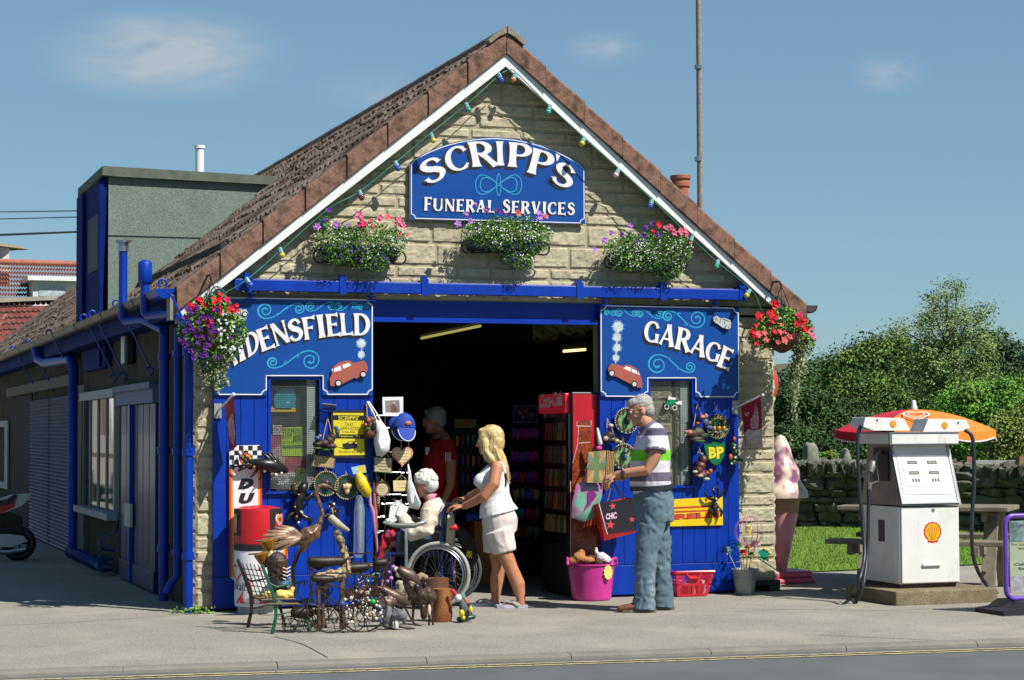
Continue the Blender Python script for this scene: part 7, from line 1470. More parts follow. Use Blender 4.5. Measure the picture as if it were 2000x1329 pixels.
# ------------------------------------------------------------------ people. Local frame: x right in the picture, y away, z up
HAIRG=mat('grey_hair',(176,174,168),.7,.2,60,bump=.6,bscale=90);SHOE=mat('brown_leather',(128,78,50),.5,.15,20)
def skel(px0,py0,Y=None,z=0.):
    """root on the ground under a pixel; returns root position and pixel -> local x, z"""
    g=G(px0,py0,z);D=float((g-CAM)@FW);k=D/FPX;return g,(lambda x,y:((x-px0)*k,(py0-y)*k+z))
def limb(mb,pts,rad,n=12):mb.tube(pts,rad,n,up=(0,1,0),rnd=.9)
def hand(mb,w,d,size=.18,curl=.6,side=1,palm=(0,-1,0),thumb=1):
    """palm, four bent fingers of unequal length and a thumb from the palm's side; d = pointing direction"""
    w=Vector(w);d=Vector(d).normalized();n=Vector(palm).normalized();s=d.cross(n).normalized();n=s.cross(d)
    L_=size;mb.tube([w-d*.01,w+d*L_*.25,w+d*L_*.5],[(.016,.026),(.017,.036),(.014,.038)],10,up=tuple(n),rnd=.5)
    for i,(o_,f)in enumerate(((-.027,.46),(-.009,.52),(.009,.49),(.026,.38))):
        a=w+d*L_*.48+s*o_;l=L_*f/3;P=[a];ang=0
        for j in range(3):ang+=curl*(.55 if j==0 else.75);P.append(P[-1]+(d*math.cos(ang)+n*math.sin(ang))*l)
        mb.tube(P,[.0095,.009,.008,.0065],7,rnd=1)
    a=w+d*L_*.12+s*(-.026*thumb);mb.tube([a,a+d*L_*.15-s*.022*thumb+n*.008,a+d*L_*.32-s*.024*thumb+n*.022,a+d*L_*.44-s*.012*thumb+n*.032],[.013,.0115,.0095,.008],7,rnd=1)
def head(mb,c,yaw,pitch,s=1.,ears=1):
    """yaw 0 looks along -x; pitch > 0 looks down"""
    M=Matrix.Rotation(yaw,3,'Z')@Matrix.Rotation(-pitch,3,'Y');c=Vector(c)
    f=lambda v:c+M@(Vector((-v[0],v[1],v[2]))*s)
    E=lambda v,r_:mb.ell(f(v),tuple(a*s for a in r_),n=16,k=10,M=M)
    E((-.015,0,.03),(.095,.074,.088));E((.03,0,-.005),(.06,.062,.085));E((.038,0,-.06),(.052,.05,.05));E((.07,0,-.092),(.024,.026,.02));E((.078,0,.028),(.018,.045,.014))
    mb.tube([f((.086,0,.018)),f((.1,0,-.004)),f((.112,0,-.03))],[.009*s,.011*s,.014*s],8,rnd=1);E((.098,0,-.038),(.014,.017,.008))
    E((.085,0,-.063),(.013,.022,.006));E((.083,0,-.074),(.012,.019,.006))
    for t_ in(-1,1):
        E((-.005,.074*t_,-.008),(.02,.009,.032));E((.06,.04*t_,-.025),(.02,.016,.018))
    return f
def eyes(par,f,s=1.):
    mb=MB()
    for t_ in(-1,1):mb.ell(f((.084,.031*t_,.01)),.0125*s,0,10,8);mb.ell(f((.0925,.031*t_,.009)),.006*s,1,8,6)
    mb.build('eye',[mat('eye_white',(225,220,215),.2,.02),mat('eye_dark',(52,60,60),.2,.1)],par,smooth=180,local=True)
def person(label,g):return thing('person',label,'person',tuple(g),-YAW)
def skin_build(t,mb,vox=.0065,m=SKIN,name='body'):o=organic(mb,vox,3);return o.build(name,m,t,smooth=180,local=True)
ROTN=Matrix.Rotation(.7,3,(.6,.5,.62))
def cloth(t,name,mb,m,vox=.008,fold=.006,fs=14,sm=3,seed=0,stretch=(1,1,.45)):
    def disp(v):
        v=ROTN@v;q_=Vector((v.x*fs*stretch[0],v.y*fs*stretch[1],v.z*fs*stretch[2]+seed));a=noise.noise(q_+Vector((noise.noise(q_*.7),seed,0)));return fold*(.8-1.7*math.sqrt(a*a+.012))-fold*.2
    return organic(mb,vox,sm,disp).build(name,m,t,smooth=180,local=True)
def glasses(t,f,s=1.):
    mb=MB()
    for u in(-1,1):mb.ring(f((.103,.032*u,.006)),.019*s,.0022,tuple(f((1,0,0))-f((0,0,0))),14,5);mb.tube([f((.1,.052*u,.012)),f((-.01,.083*u,.012))],.0022,5)
    mb.tube([f((.106,-.013,.01)),f((.106,.013,.01))],.002,5);mb.build('glasses',mat('glasses_dark',(46,40,40),.3,.1),t,local=True)
# ---- the standing man in the striped polo shirt
g,P=skel(1265,1194);mn=person('person in striped polo shirt and blue jeans standing at the right door',g)
def p3(x,y,d=0.):a,b=P(x,y);return Vector((a,d,b))
mb=MB();hc=p3(1254,803);f=head(mb,hc,R(6),R(16),1.0)
limb(mb,[p3(1262,822),p3(1272,845)],[.06,.066]);limb(mb,[p3(1277,850),p3(1272,880),p3(1272,920),p3(1278,955)],[(.15,.09),(.16,.12),(.14,.125),(.12,.1)])
nearA=[p3(1281,850,-.2),p3(1278,888,-.25),p3(1262,918,-.25),p3(1220,924,-.2),p3(1203,927,-.17)];limb(mb,nearA,[.055,.052,.046,.036,.028])
farA=[p3(1270,850,.2),p3(1262,888,.22),p3(1250,915,.2),p3(1218,932,.08),p3(1206,934,.02)];limb(mb,farA,[.055,.05,.044,.035,.028])
hand(mb,p3(1204,927,-.17),(-1,.25,-.25),.17,.75,palm=(-.2,.5,-1),thumb=-1);hand(mb,p3(1207,934,.02),(-.8,-.5,-.3),.17,.8,palm=(.1,.2,-1),thumb=1)
for d,xs_ in((-.1,(1262,1258,1260)),(.1,(1290,1293,1298))):limb(mb,[p3(1279,990,d*.8),p3(xs_[0]+3,1050,d),p3(xs_[1],1110,d),p3(xs_[2],1178,d)],[(.06,.06),(.065,.07),(.05,.055),(.042,.045)])
skin_build(mn,mb);eyes(mn,f);glasses(mn,f)
mb=MB();cap_=lambda v,r_:mb.ell(f(v),r_,n=14,k=9,M=Matrix.Rotation(R(6),3,'Z')@Matrix.Rotation(-R(16),3,'Y'))
cap_((-.026,0,.05),(.092,.078,.08));cap_((-.055,0,.0),(.06,.068,.075));cap_((.035,0,.08),(.055,.06,.035));cap_((.066,0,.07),(.028,.05,.02))
cloth(mn,'hair',mb,HAIRG,.005,.004,70,2,stretch=(.3,1,.8))
polo=bpy.data.materials.new('striped_polo');polo.use_nodes=True;nt_=polo.node_tree;bs=nt_.nodes['Principled BSDF'];bs.inputs['Roughness'].default_value=.85;bs.inputs['Specular IOR Level'].default_value=.2
co=nt_.nodes.new('ShaderNodeTexCoord');sx_=nt_.nodes.new('ShaderNodeSeparateXYZ');nt_.links.new(co.outputs['Object'],sx_.inputs[0]);mr=nt_.nodes.new('ShaderNodeMapRange');mr.inputs[1].default_value=.9;mr.inputs[2].default_value=1.6;nt_.links.new(sx_.outputs[2],mr.inputs[0])
cr=nt_.nodes.new('ShaderNodeValToRGB');cr.color_ramp.interpolation='CONSTANT';GY_,WH_,GN_=lin((112,104,128)),lin((236,232,240)),lin((128,222,62));cr.color_ramp.elements.remove(cr.color_ramp.elements[1])
for i,(z,c)in enumerate(((.9,WH_),(1.03,GY_),(1.1,WH_),(1.19,GN_),(1.28,WH_),(1.39,GY_),(1.45,WH_),(1.51,GY_))):
    e=cr.color_ramp.elements[0]if i==0 else cr.color_ramp.elements.new((z-.9)/.7);e.position=(z-.9)/.7;e.color=(*[v*KA for v in c],1)
nt_.links.new(mr.outputs[0],cr.inputs[0]);nt_.links.new(cr.outputs[0],bs.inputs['Base Color'])
mb=MB();mb.tube([p3(1271,836),p3(1278,850),p3(1275,880),p3(1272,915),p3(1272,940),p3(1276,962)],[(.09,.075),(.2,.115),(.195,.15),(.18,.16),(.175,.165),(.165,.145)],20,up=(0,1,0))
for A_ in(nearA,farA):mb.tube([A_[0]+Vector((0,-A_[0].y*.3,.015)),A_[0],A_[0].lerp(A_[1],.55),A_[0].lerp(A_[1],.82)],[.08,.085,.078,.084],14)
shirt=cloth(mn,'polo_shirt',mb,polo,.008,.009,9,3,3,(1,1,1))
mb=MB();mb.tube([p3(1265,829),p3(1271,838)],[(.078,.07),(.085,.085)],16,up=(0,1,0),cap=False);mb.build('collar',mat('grey_knit',(112,104,128),.85,.08,30),shirt,smooth=60,local=True)
mb=MB();[mb.tube([A_[0].lerp(A_[1],.74),A_[0].lerp(A_[1],.86)],.0845,14)for A_ in(nearA,farA)];mb.build('sleeve_band',MATS['grey_knit'],shirt,smooth=60,local=True)
den=mat('denim',(98,124,138),.9,.16,7,bump=.4,bscale=200);ramp2(den,4,(156,172,172),.5,.66,.7,4,(1,1,.4));ramp2(den,5,(66,88,104),.55,.75,.6)
mb=MB();mb.tube([p3(1276,952),p3(1279,985),p3(1280,1020)],[(.165,.145),(.185,.16),(.17,.15)],18,up=(0,1,0))
for d,xs_ in((-.1,(1262,1258,1257)),(.1,(1288,1292,1296))):mb.tube([p3(1279,1000,d*.8),p3(xs_[0]+3,1060,d),p3(xs_[1],1120,d),p3(xs_[2],1165,d),p3(xs_[2]-2,1188,d)],[(.092,.118),(.085,.097),(.074,.082),(.075,.084),(.082,.094)],16,up=(0,1,0))
jeans=cloth(mn,'jeans',mb,den,.007,.014,12,2,5,(1,1,1.2))
mb=MB();mb.tube([p3(1275,949),p3(1275.5,957)],[(.19,.176),(.19,.176)],24,up=(0,1,0));mb.build('belt',mat('dark_belt',(36,38,46),.5,.1),mn,smooth=50,local=True)
mb=MB();c=p3(1300,1000,-.118);mb.box(c.x-.055,c.x+.03,c.y-.03,c.y-.01,c.z-.06,c.z+.06);mb.build('pocket',den,jeans,local=True,bevel=.01)if False else None
def shoe(t,c,L_,m,sole,d=0):
    mb=MB();c=Vector(c);mb.tube([c+Vector((.02,d,.035)),c+Vector((-.06,d,.05)),c+Vector((-.14,d,.04)),c+Vector((-L_+.06,d,.03))],[(.036,.038),(.042,.045),(.042,.034),(.036,.024)],12,up=(0,1,0),rnd=1);o=organic(mb,.007,2).build('shoe',m,t,smooth=180,local=True)
    mb=MB();P=[(.06,0),(.05,-.035),(-.05,-.04),(-.14,-.048),(-.2,-.03),(-.215,0),(-.2,.03),(-.14,.048),(-.05,.04),(.05,.035)]
    V=[(c.x+x*L_/.28,c.y+d+y,z)for z in(.002,.022)for x,y in P];mb.add(V,[tuple(range(9,-1,-1)),tuple(range(10,20))]+[(i,(i+1)%10,10+(i+1)%10,10+i)for i in range(10)]);mb.build('sole',sole,o,local=True)
gl=mat('sole_grey',(130,116,100),.8,.1)
for x,d in((1258,-.1),(1298,.1)):shoe(mn,Vector((P(x,1194)[0]+.03,d,0)),.29,SHOE,gl)
mb=MB();c=nearA[3].lerp(nearA[4],.35);mb.tube([c+Vector((-.008,0,0)),c+Vector((.014,0,0))],.038,14);mb.lathe([(0,0),(.019,0),(.019,.01),(0,.01)],(c.x+.003,c.y-.036,c.z+.008),14,axis=(0,-1,.2));mb.build('watch',BLACK,mn,local=True)
mb=MB();c=p3(1196,930,-.13);mb.box(c.x-.04,c.x+.02,c.y-.004,c.y+.004,c.z-.03,c.z+.02);mb.build('wallet',DKBROWN,origin=None,parent=mn,local=True)
# ---- the blonde woman pushing the chair
g,P=skel(985,1186);wm=person('person with long blonde hair in white vest and shorts pushing a wheelchair',g)
mb=MB();hc=p3(957,862);f=head(mb,hc,R(-8),R(5),.95)
limb(mb,[p3(962,884),p3(968,908)],[.05,.056]);limb(mb,[p3(972,912),p3(968,940),p3(972,980),p3(974,1020)],[(.145,.08),(.14,.11),(.12,.1),(.11,.1)])
nA=[p3(972,912,-.17),p3(966,945,-.22),p3(948,968,-.22),p3(918,984,-.12),p3(906,989,-.07)];limb(mb,nA,[.05,.05,.043,.033,.026])
fA=[p3(972,912,.17),p3(958,945,.2),p3(940,962,.24),p3(918,972,.3),p3(908,978,.34)];limb(mb,fA,[.05,.047,.04,.032,.025])
hand(mb,p3(906,989,-.07),(-1,.1,.0),.165,.55,palm=(0,.1,-1),thumb=-1);hand(mb,p3(908,978,.34),(-1,0,0),.16,.7,palm=(0,0,-1))
ln=[p3(972,1035,.09),p3(970,1080,.09),p3(974,1110,.09),p3(970,1135,.09),p3(968,1168,.09),p3(966,1180,.09)];lf=[p3(972,1035,-.09),p3(988,1085,-.09),p3(1000,1112,-.09),p3(1012,1140,-.09),p3(1017,1168,-.09),p3(1019,1180,-.09)]
for l_ in(ln,lf):limb(mb,l_,[(.055,.055),(.06,.066),(.052,.056),(.05,.058),(.033,.037),(.034,.036)]);e=l_[-1];mb.tube([e+Vector((.012,0,-.005)),e+Vector((-.06,0,-.005)),e+Vector((-.13,0,-.018)),e+Vector((-.17,0,-.022))],[(.034,.042),(.037,.034),(.04,.024),(.032,.015)],12,up=(0,1,0),rnd=.9)
skin_build(wm,mb,m=mat('tanned_skin',(206,140,104),.5,.08,20,spec=.35));eyes(wm,f,.95)
blond=mat('blonde_hair',(232,210,156),.5,.25,18,c2=(200,160,92),bump=.5,bscale=40,contrast=(.4,.62));mb=MB()
Mx=Matrix.Rotation(R(-8),3,'Z');hE=lambda v,r_:mb.ell(f(v),r_,n=16,k=10,M=Mx)
hE((-.025,0,.045),(.105,.086,.09));hE((-.04,0,-.02),(.088,.088,.1));hE((.03,-.05,.02),(.05,.035,.085));hE((.03,.05,.02),(.05,.035,.085));hE((.04,0,.085),(.05,.06,.03))
mb.tube([p3(958,870),p3(966,890),p3(976,905),p3(984,918),p3(990,932)],[(.095,.085),(.1,.085),(.1,.07),(.085,.05),(.05,.025)],16,up=(0,1,0),rnd=.5);mb.tube([p3(948,862,-.07),p3(950,880,-.085),p3(962,898,-.09),p3(972,912,-.09)],[.028,.03,.03,.018],10,rnd=.7)
rr=random.Random(3)
for i in range(26):d=rr.uniform(-.1,.1);x=rr.uniform(-8,8);mb.tube([p3(962+x,875,d),p3(974+x,903,d*1.05),p3(985+x*.8,922+rr.uniform(-4,4),d),p3(992+x*.5,936+rr.uniform(-8,6),d)],[.016,.016,.013,.005],6)
def hd(v):return.006*noise.noise(Vector((v.x*40+v.z*18,v.y*55,v.z*9)))+.003*noise.noise(Vector((v.x*110,v.y*110,v.z*14)))
organic(mb,.007,1,hd).build('hair',blond,wm,smooth=180,local=True)
mb=MB();rs9=random.Random(9)
for i in range(230):
    a=rs9.uniform(-1,1);d0=.088*a;x0=rs9.uniform(-4,6);top_=p3(957+x0*.3,838+9*a*a,d0*.5);j=lambda s_:rs9.uniform(-s_,s_)
    mb.tube([top_,p3(966+x0+6*abs(a)*0,852,d0*1.02),p3(962+x0+j(3),880,d0*1.12+j(.008)),p3(974+x0+j(4),905,d0*1.1+j(.01)),p3(986+x0+j(4),926+j(5),d0+j(.012)),p3(992+x0*.6+j(4),940+j(6),d0+j(.015))],[.002,.003,.0032,.003,.0026,.001],4)
mb.build('hair_strands',mat('blonde_strand',(240,220,168),.45,.3,30,c2=(196,156,98),island=.2),wm,local=True)
vest=mat('white_vest',(250,250,250),.85,.03,12);mb=MB();mb.tube([p3(973,918),p3(967,930),p3(965,945),p3(970,968),p3(971,988),p3(975,1004)],[(.135,.09),(.145,.12),(.148,.13),(.13,.108),(.15,.138),(.172,.165)],20,up=(0,1,0))
for d in(-.1,.1):mb.ell(p3(943,940,d*.75),(.07,.07,.065));mb.tube([p3(966,922,d),p3(971,905,d*1.05),p3(980,903,d*1.05),p3(988,925,d*.9)],[(.022,.014)]*4,10,up=(0,1,0))
cloth(wm,'vest',mb,vest,.007,.006,9,8,1,(1,1,1.8))
shorts=mat('white_shorts',(232,220,216),.9,.04,12,bump=.2,bscale=60);mb=MB();mb.tube([p3(973,992),p3(977,1015),p3(978,1040)],[(.145,.135),(.162,.148),(.158,.138)],18,up=(0,1,0))
for d,l_ in((.085,[(972,1035),(968,1060),(967,1081)]),(-.085,[(975,1035),(982,1060),(986,1078)])):mb.tube([p3(x,y,d)for x,y in l_],[(.098,.125),(.088,.105),(.084,.096)],16,up=(0,1,0))
cloth(wm,'shorts',mb,shorts,.007,.008,9,8,8,(1,1,.8))
fl=mat('sandal_white',(205,205,220),.6,.05);st_=mat('sandal_strap',(176,180,172),.6,.1)
for l_ in(ln,lf):
    e=l_[-1];mb=MB();o_=[(.05,0),(.04,-.032),(-.06,-.036),(-.14,-.045),(-.2,-.03),(-.215,0),(-.2,.03),(-.14,.045),(-.06,.036),(.04,.032)];V=[(e.x+x,e.y+y,z)for z in(.001,.026)for x,y in o_];mb.add(V,[tuple(range(9,-1,-1)),tuple(range(10,20))]+[(i,(i+1)%10,10+(i+1)%10,10+i)for i in range(10)]);s_=mb.build('sandal',fl,wm,local=True)
    mb=MB();[mb.tube([(e.x-.02,e.y+.042*u,.02),(e.x-.07,e.y+.04*u,.05),(e.x-.12,e.y+.01*u,.055),(e.x-.15,e.y,.03)],[(.012,.004)]*4,8,up=(1,0,.3))for u in(-1,1)];mb.build('strap',st_,s_,local=True)
mb=MB();c=nA[3].lerp(nA[4],.5);mb.tube([c+Vector((-.006,0,0)),c+Vector((.008,.0,0))],.0345,12);mb.build('bracelet',STEEL,wm,local=True)
mb=MB();mb.tube([p3(984,915,-.1),p3(989,935,-.1),p3(989,950,-.1)],.007,6);mb.build('bag_strap',BLACK,wm,local=True)
# ---- the wheelchair and the elderly person in it (chair frame: x forward, y left)
g=G(856,1187);D=float((g-CAM)@FW);HD=math.radians(152) # heading in world
wc=thing('wheelchair','wheelchair with grey tyres and blue frame holding the elderly person','wheelchair',tuple(g),HD)
RW=.268;TW=.56 # near wheel sits on the origin, the far one across the axle
tyre=mat('grey_tyre',(178,182,172),.7,.08,20);BLF=mat('wheelchair_blue',(28,52,130),.35,.1,metal=.2);vinyl=mat('black_vinyl',(34,36,42),.5,.15,20)
sgn=-1 if math.cos(HD-math.pi/2)*_f0[0]+math.sin(HD-math.pi/2)*_f0[1]>0 else 1 # far side along local y
for y in(0,TW*sgn):
    mb=MB();mb.ring((0,y,RW),RW-.017,.017,(0,1,0),48,8);wh=mb.build('wheel',tyre if y==0 else mat('shaded_tyre',(84,88,88),.7,.1),wc,smooth=60,local=True)  # far tyre uses a darker copy of the grey: its shade is in the colour
    mb=MB();mb.ring((0,y,RW),RW-.043,.011,(0,1,0),48,6);mb.ring((0,y-sgn*.045,RW),RW-.055,.008,(0,1,0),48,6);mb.build('rim',STEEL,wh,smooth=60,local=True)
    mb=MB();mb.tube([(0,y-.04,RW),(0,y+.04,RW)],.022,10)
    for i in range(28):a=2*math.pi*i/28;b=a+(.35 if i%2 else-.35);mb.tube([(.02*math.cos(b),y+(.02 if i%4<2 else-.02),RW+.02*math.sin(b)),((RW-.045)*math.cos(a),y,RW+(RW-.045)*math.sin(a))],.0014,3)
    mb.build('spokes',CHROME,wh,local=True)
yc=TW*sgn/2
for y in(.05*sgn,(TW-.05*sgn*sgn)*sgn):
    mb=MB();T_=lambda P,r_=.0125:mb.tube([(x,y,z)for x,z in P],r_,8)
    T_([(-.14,.93),(-.06,.92),(-.035,.88),(-.02,.5),(-.02,.12)]);T_([(-.02,.48),(.42,.48),(.47,.44),(.5,.14),(.56,.1)]);T_([(-.02,.17),(.4,.17),(.41,.48)]);T_([(-.03,.7),(.3,.7),(.35,.66),(.35,.48)]);mb.build('frame',BLF,wc,smooth=60,local=True)
    mb=MB();mb.tube([(-.15,y,.93),(-.07,y,.925)],.018,8,rnd=.6);mb.build('grip',RUBBER,wc,smooth=60,local=True)
    mb=MB();mb.box(.0,.36,y-.012,y+.012,.47,.67);sp_=mb.build('side_panel',vinyl,wc,local=True,bevel=.01);mb=MB();mb.tube([(.0,y,.715),(.28,y,.715)],[(.02,.028)]*2,8,rnd=.5);mb.build('armrest',vinyl,wc,smooth=60,local=True)
    if y==.05*sgn:mb=MB();mb.ell((.1,y-.014*sgn,.63),(.035,.003,.022));mb.build('badge',mat('badge_pale',(150,200,230),.4,.1),sp_,smooth=180,local=True)
    mb=MB();mb.ring((.4,y,.075),.06,.016,(0,1,0),20,6);mb.tube([(.4,y,.075),(.37,y,.17)],.012,6);mb.build('caster',RUBBER,wc,smooth=60,local=True);mb=MB();mb.box(.5,.66,y-.07,y+.07,.09,.105);mb.build('footrest',RUBBER,wc,local=True)
y0_,y1_=sorted((.07*sgn,(TW-.07)*sgn));mb=MB();mb.box(-.0,.42,y0_,y1_,.45,.5);mb.build('seat',vinyl,wc,local=True,bevel=.015);mb=MB();mb.add([(x,y,z)for x,z in((-.04,.5),(-.06,.9),(-.03,.9),(-.01,.5))for y in(y0_,y1_)],[(0,1,3,2),(2,3,5,4),(4,5,7,6),(6,7,1,0),(0,2,4,6),(1,7,5,3)]);mb.build('backrest',vinyl,wc,local=True)
tt=thing('carrier_bag','black bag with a yellow tag and red bow hung behind the wheelchair','bag',tuple(g+np.array([.15,-.05,.6])));mb=MB();Yw=g[1]+.0
mb.tube([px1(888,1034,Yw+.2),px1(902,1044,Yw+.2),px1(914,1062,Yw+.2),px1(922,1092,Yw+.2),px1(918,1105,Yw+.2)],[(.04,.03),(.06,.05),(.07,.06),(.065,.05),(.04,.03)],12,rnd=.4);mb.build('body',mat('bag_black_cloth',(32,30,32),.7,.3,12,bump=.4,bscale=20),tt,smooth=60)
mb=MB();mb.slab(ppx([(912,1076),(922,1077),(921,1091),(910,1088)],Yw+.12),Yw+.12,Yw+.124);mb.build('tag',yl_n,tt);mb=MB();mb.tube([px1(880,1033,Yw-.1),px1(888,1030,Yw-.12),px1(894,1033,Yw-.1)],.018,8,rnd=.5);mb.tube([px1(889,1032,Yw-.11),px1(890,1025,Yw-.1)],.012,6,rnd=.5);mb.build('bow',mat('bow_red',(220,30,40),.5,.1),tt,smooth=60)
# seated figure: same frame as the chair
el=thing('person','elderly person with white curly hair in cream jacket seated in the wheelchair','person',tuple(g),HD);yc=TW*sgn/2
L_=lambda x,d,z:Vector((x,yc-d*sgn,z)) # d > 0 towards the viewer's side
mb=MB();hw=G(838,1187);hc=L_(.14,.0,1.07)
lo=MB();f0=head(lo,(0,0,0),0,R(10),.95);n0=len(lo.V);M4=Matrix.Translation(hc)@Matrix.Rotation(math.pi,4,'Z');lo.xf(M4);mb.V+=lo.V;mb.L+=[l+mb.n for l in lo.L];mb.S+=lo.S;mb.M+=lo.M;mb.n+=lo.n
f=lambda v:M4@Vector(f0(v))
limb(mb,[L_(.1,0,.97),L_(.07,0,.9)],[.05,.055]);mb.tube([L_(.05,0,.88),L_(.04,0,.75),L_(.05,0,.55)],[(.13,.07),(.13,.09),(.13,.1)],16,up=(0,1,0),rnd=.6)
eA=[L_(.05,.18,.85),L_(.08,.23,.68),L_(.2,.22,.64),L_(.33,.12,.8),L_(.35,.09,.86)];eB=[L_(.05,-.18,.85),L_(.1,-.22,.68),L_(.22,-.2,.68),L_(.36,-.06,.82)]
for A_ in(eA,eB):limb(mb,A_,[.03,.035,.035,.03,.026][:len(A_)])
hand(mb,L_(.35,.09,.86),(.3,-.1*sgn*-1,.9),.15,.7,palm=(.9,0,-.2));hand(mb,L_(.36,-.06,.83),(.5,.2*sgn,.7),.15,.7,palm=(.6,0,-.5))
for d in(-.09,.09):limb(mb,[L_(.06,d,.55),L_(.26,d,.57),L_(.46,d,.56),L_(.5,d,.35),L_(.53,d,.16)],[.08,.075,.062,.052,.038]);mb.tube([L_(.5,d,.14),L_(.6,d,.13),L_(.68,d,.125)],[(.035,.03),(.04,.025),(.03,.018)],10,up=(0,1,0),rnd=.8)
skin_build(el,mb,m=mat('aged_skin',(206,150,126),.6,.12,30));eyes(el,f,.95);glasses(el,f,.95)
mb=MB()
for v,r_ in(((-.03,0,.055),(.1,.09,.085)),((-.06,0,.0),(.068,.08,.075)),((.03,0,.09),(.06,.07,.045)),((.065,0,.06),(.03,.055,.03))):mb.ell(f(v),r_,n=16,k=10)
rr=random.Random(6)
for i in range(90):
    a,b=rr.uniform(0,6.28),rr.uniform(-.1,1.4);v=(-.02+.1*math.cos(a)*math.cos(b),.088*math.sin(a)*math.cos(b),.045+.095*math.sin(b))
    if v[0]>.06 and v[2]<.06:continue
    mb.ell(f(v),rr.uniform(.016,.024),n=8,k=5)
organic(mb,.006,1,lambda v:.004*noise.noise(v*110)).build('hair',mat('white_hair',(238,236,230),.8,.1,60),el,smooth=180,local=True)
crm=mat('cream_fleece',(236,224,200),.95,.05,12,bump=.3,bscale=120);mb=MB();mb.tube([L_(.08,0,.935),L_(.06,0,.88),L_(.03,0,.78),L_(.03,0,.66),L_(.05,0,.54)],[(.09,.08),(.19,.12),(.2,.15),(.2,.165),(.2,.17)],20,up=(0,1,0))
for A_ in(eA,eB):k=len(A_);mb.tube([A_[0]+Vector((0,0,.01))]+A_[:k-1]+[A_[k-2].lerp(A_[k-1],.6)],[.075]+[.075,.075,.068,.055][:k-1]+[.052],14,rnd=.3)
jk=cloth(el,'jacket',mb,crm,.008,.012,11,3,2,(1,1,1));mb=MB();mb.tube([L_(.1,0,.945),L_(.07,0,.925)],[(.07,.066),(.085,.08)],16,up=(0,1,0));mb.build('scarf',mat('pink_scarf',(222,140,176),.8,.1,30),el,smooth=60,local=True)
mb=MB();mb.tube([L_(-.04,.1,.9),L_(-.02,.2,.82),L_(.05,.22,.7),L_(.12,.2,.58)],.008,6);mb.build('bag_strap',MATS['grey_knit'],el,local=True)
tar=mat('tartan_red',(206,36,52),.9,.4,22,c2=(60,40,84),det=1,contrast=(.5,.56));mb=MB();mb.tube([L_(.16,0,.61),L_(.3,0,.64),L_(.45,0,.62),L_(.52,0,.5),L_(.55,0,.36)],[(.2,.07),(.21,.075),(.2,.08),(.19,.07),(.17,.05)],18,up=(0,1,0),rnd=.4);cloth(el,'blanket',mb,tar,.009,.016,12,2,4,(1,1,1))
el.scale=(.92,.92,.92);el.location.x-=.03
for o in wc.children:
    if o.name.split('.')[0]not in('wheel','caster'):o.scale=(1,1,.9)
# ---- the man inside the shop
g=G(858,1142);g=np.array([*g[:2],0]);D=float((g-CAM)@FW);gi,P=skel(858,840+EYE*FPX/D);mi=person('person in red shirt standing in the shade inside the doorway',g)
mb=MB();hc=p3(848,822);f=head(mb,hc,R(-20),R(8),1.0);limb(mb,[p3(855,838),p3(860,855)],[.062,.068]);limb(mb,[p3(862,862),p3(858,900),p3(858,950),p3(862,985)],[(.16,.11),(.17,.15),(.16,.17),(.16,.14)])
A1=[p3(872,862,-.19),p3(883,905,-.25),p3(882,945,-.24),p3(872,970,-.22)];A2=[p3(862,862,.2),p3(858,905,.25),p3(845,945,.25),p3(830,965,.2)]
for A_ in(A1,A2):limb(mb,A_,[.058,.054,.044,.034]);hand(mb,A_[-1],A_[-1]-A_[-2],.18,.5,palm=(-1,0,0))
for d in(-.1,.1):limb(mb,[p3(862,985,d),p3(860,1060,d),p3(864,1132,d)],[.09,.065,.045])
skin_build(mi,mb,.008);eyes(mi,f)
mb=MB();[mb.ell(f(v),r_,n=14,k=9)for v,r_ in(((-.035,0,.045),(.095,.084,.088)),((-.065,0,-.01),(.06,.072,.07)),((.03,0,.085),(.05,.06,.035)))];cloth(mi,'hair',mb,HAIRG,.007,.006,60,2)
rs_=mat('red_shirt',(196,22,38),.9,.06,10);mb=MB();mb.tube([p3(860,852),p3(864,864),p3(860,900),p3(858,950),p3(862,992)],[(.09,.08),(.21,.125),(.2,.165),(.195,.19),(.19,.17)],20,up=(0,1,0));[mb.tube([A_[0]+Vector((0,0,.01)),A_[0],A_[0].lerp(A_[1],.9)],[.08,.085,.082],14)for A_ in(A1,A2)];sh=cloth(mi,'shirt',mb,rs_,.009,.008,9,3,6)
mb=MB();a,b=A1[0].lerp(A1[1],.5),A1[0].lerp(A1[1],.9)
for k in range(3):o_=Vector((-.02+.02*k,-.092,0));mb.box(a.x+o_.x-.004,a.x+o_.x+.005,a.y+o_.y-.012,a.y+o_.y,b.z,a.z)
c=p3(839,881,-.12);mb.box(c.x-.03,c.x+.03,c.y-.02,c.y-.018,c.z-.035,c.z+.035);mb.build('shirt_marks',SIGNWHITE,sh,local=True)
mb=MB();mb.tube([p3(862,985),p3(862,1010)],[(.175,.155),(.18,.15)],16,up=(0,1,0));[mb.tube([p3(862,1005,d),p3(861,1070,d),p3(864,1138,d)],[.1,.09,.08],14,up=(0,1,0))for d in(-.1,.1)];cloth(mi,'trousers',mb,mat('dark_trousers',(44,46,54),.9,.1),.01,.006)
for d in(-.1,.1):shoe(mi,Vector((P(866,1140)[0],d,0)),.29,BLACK,gl)
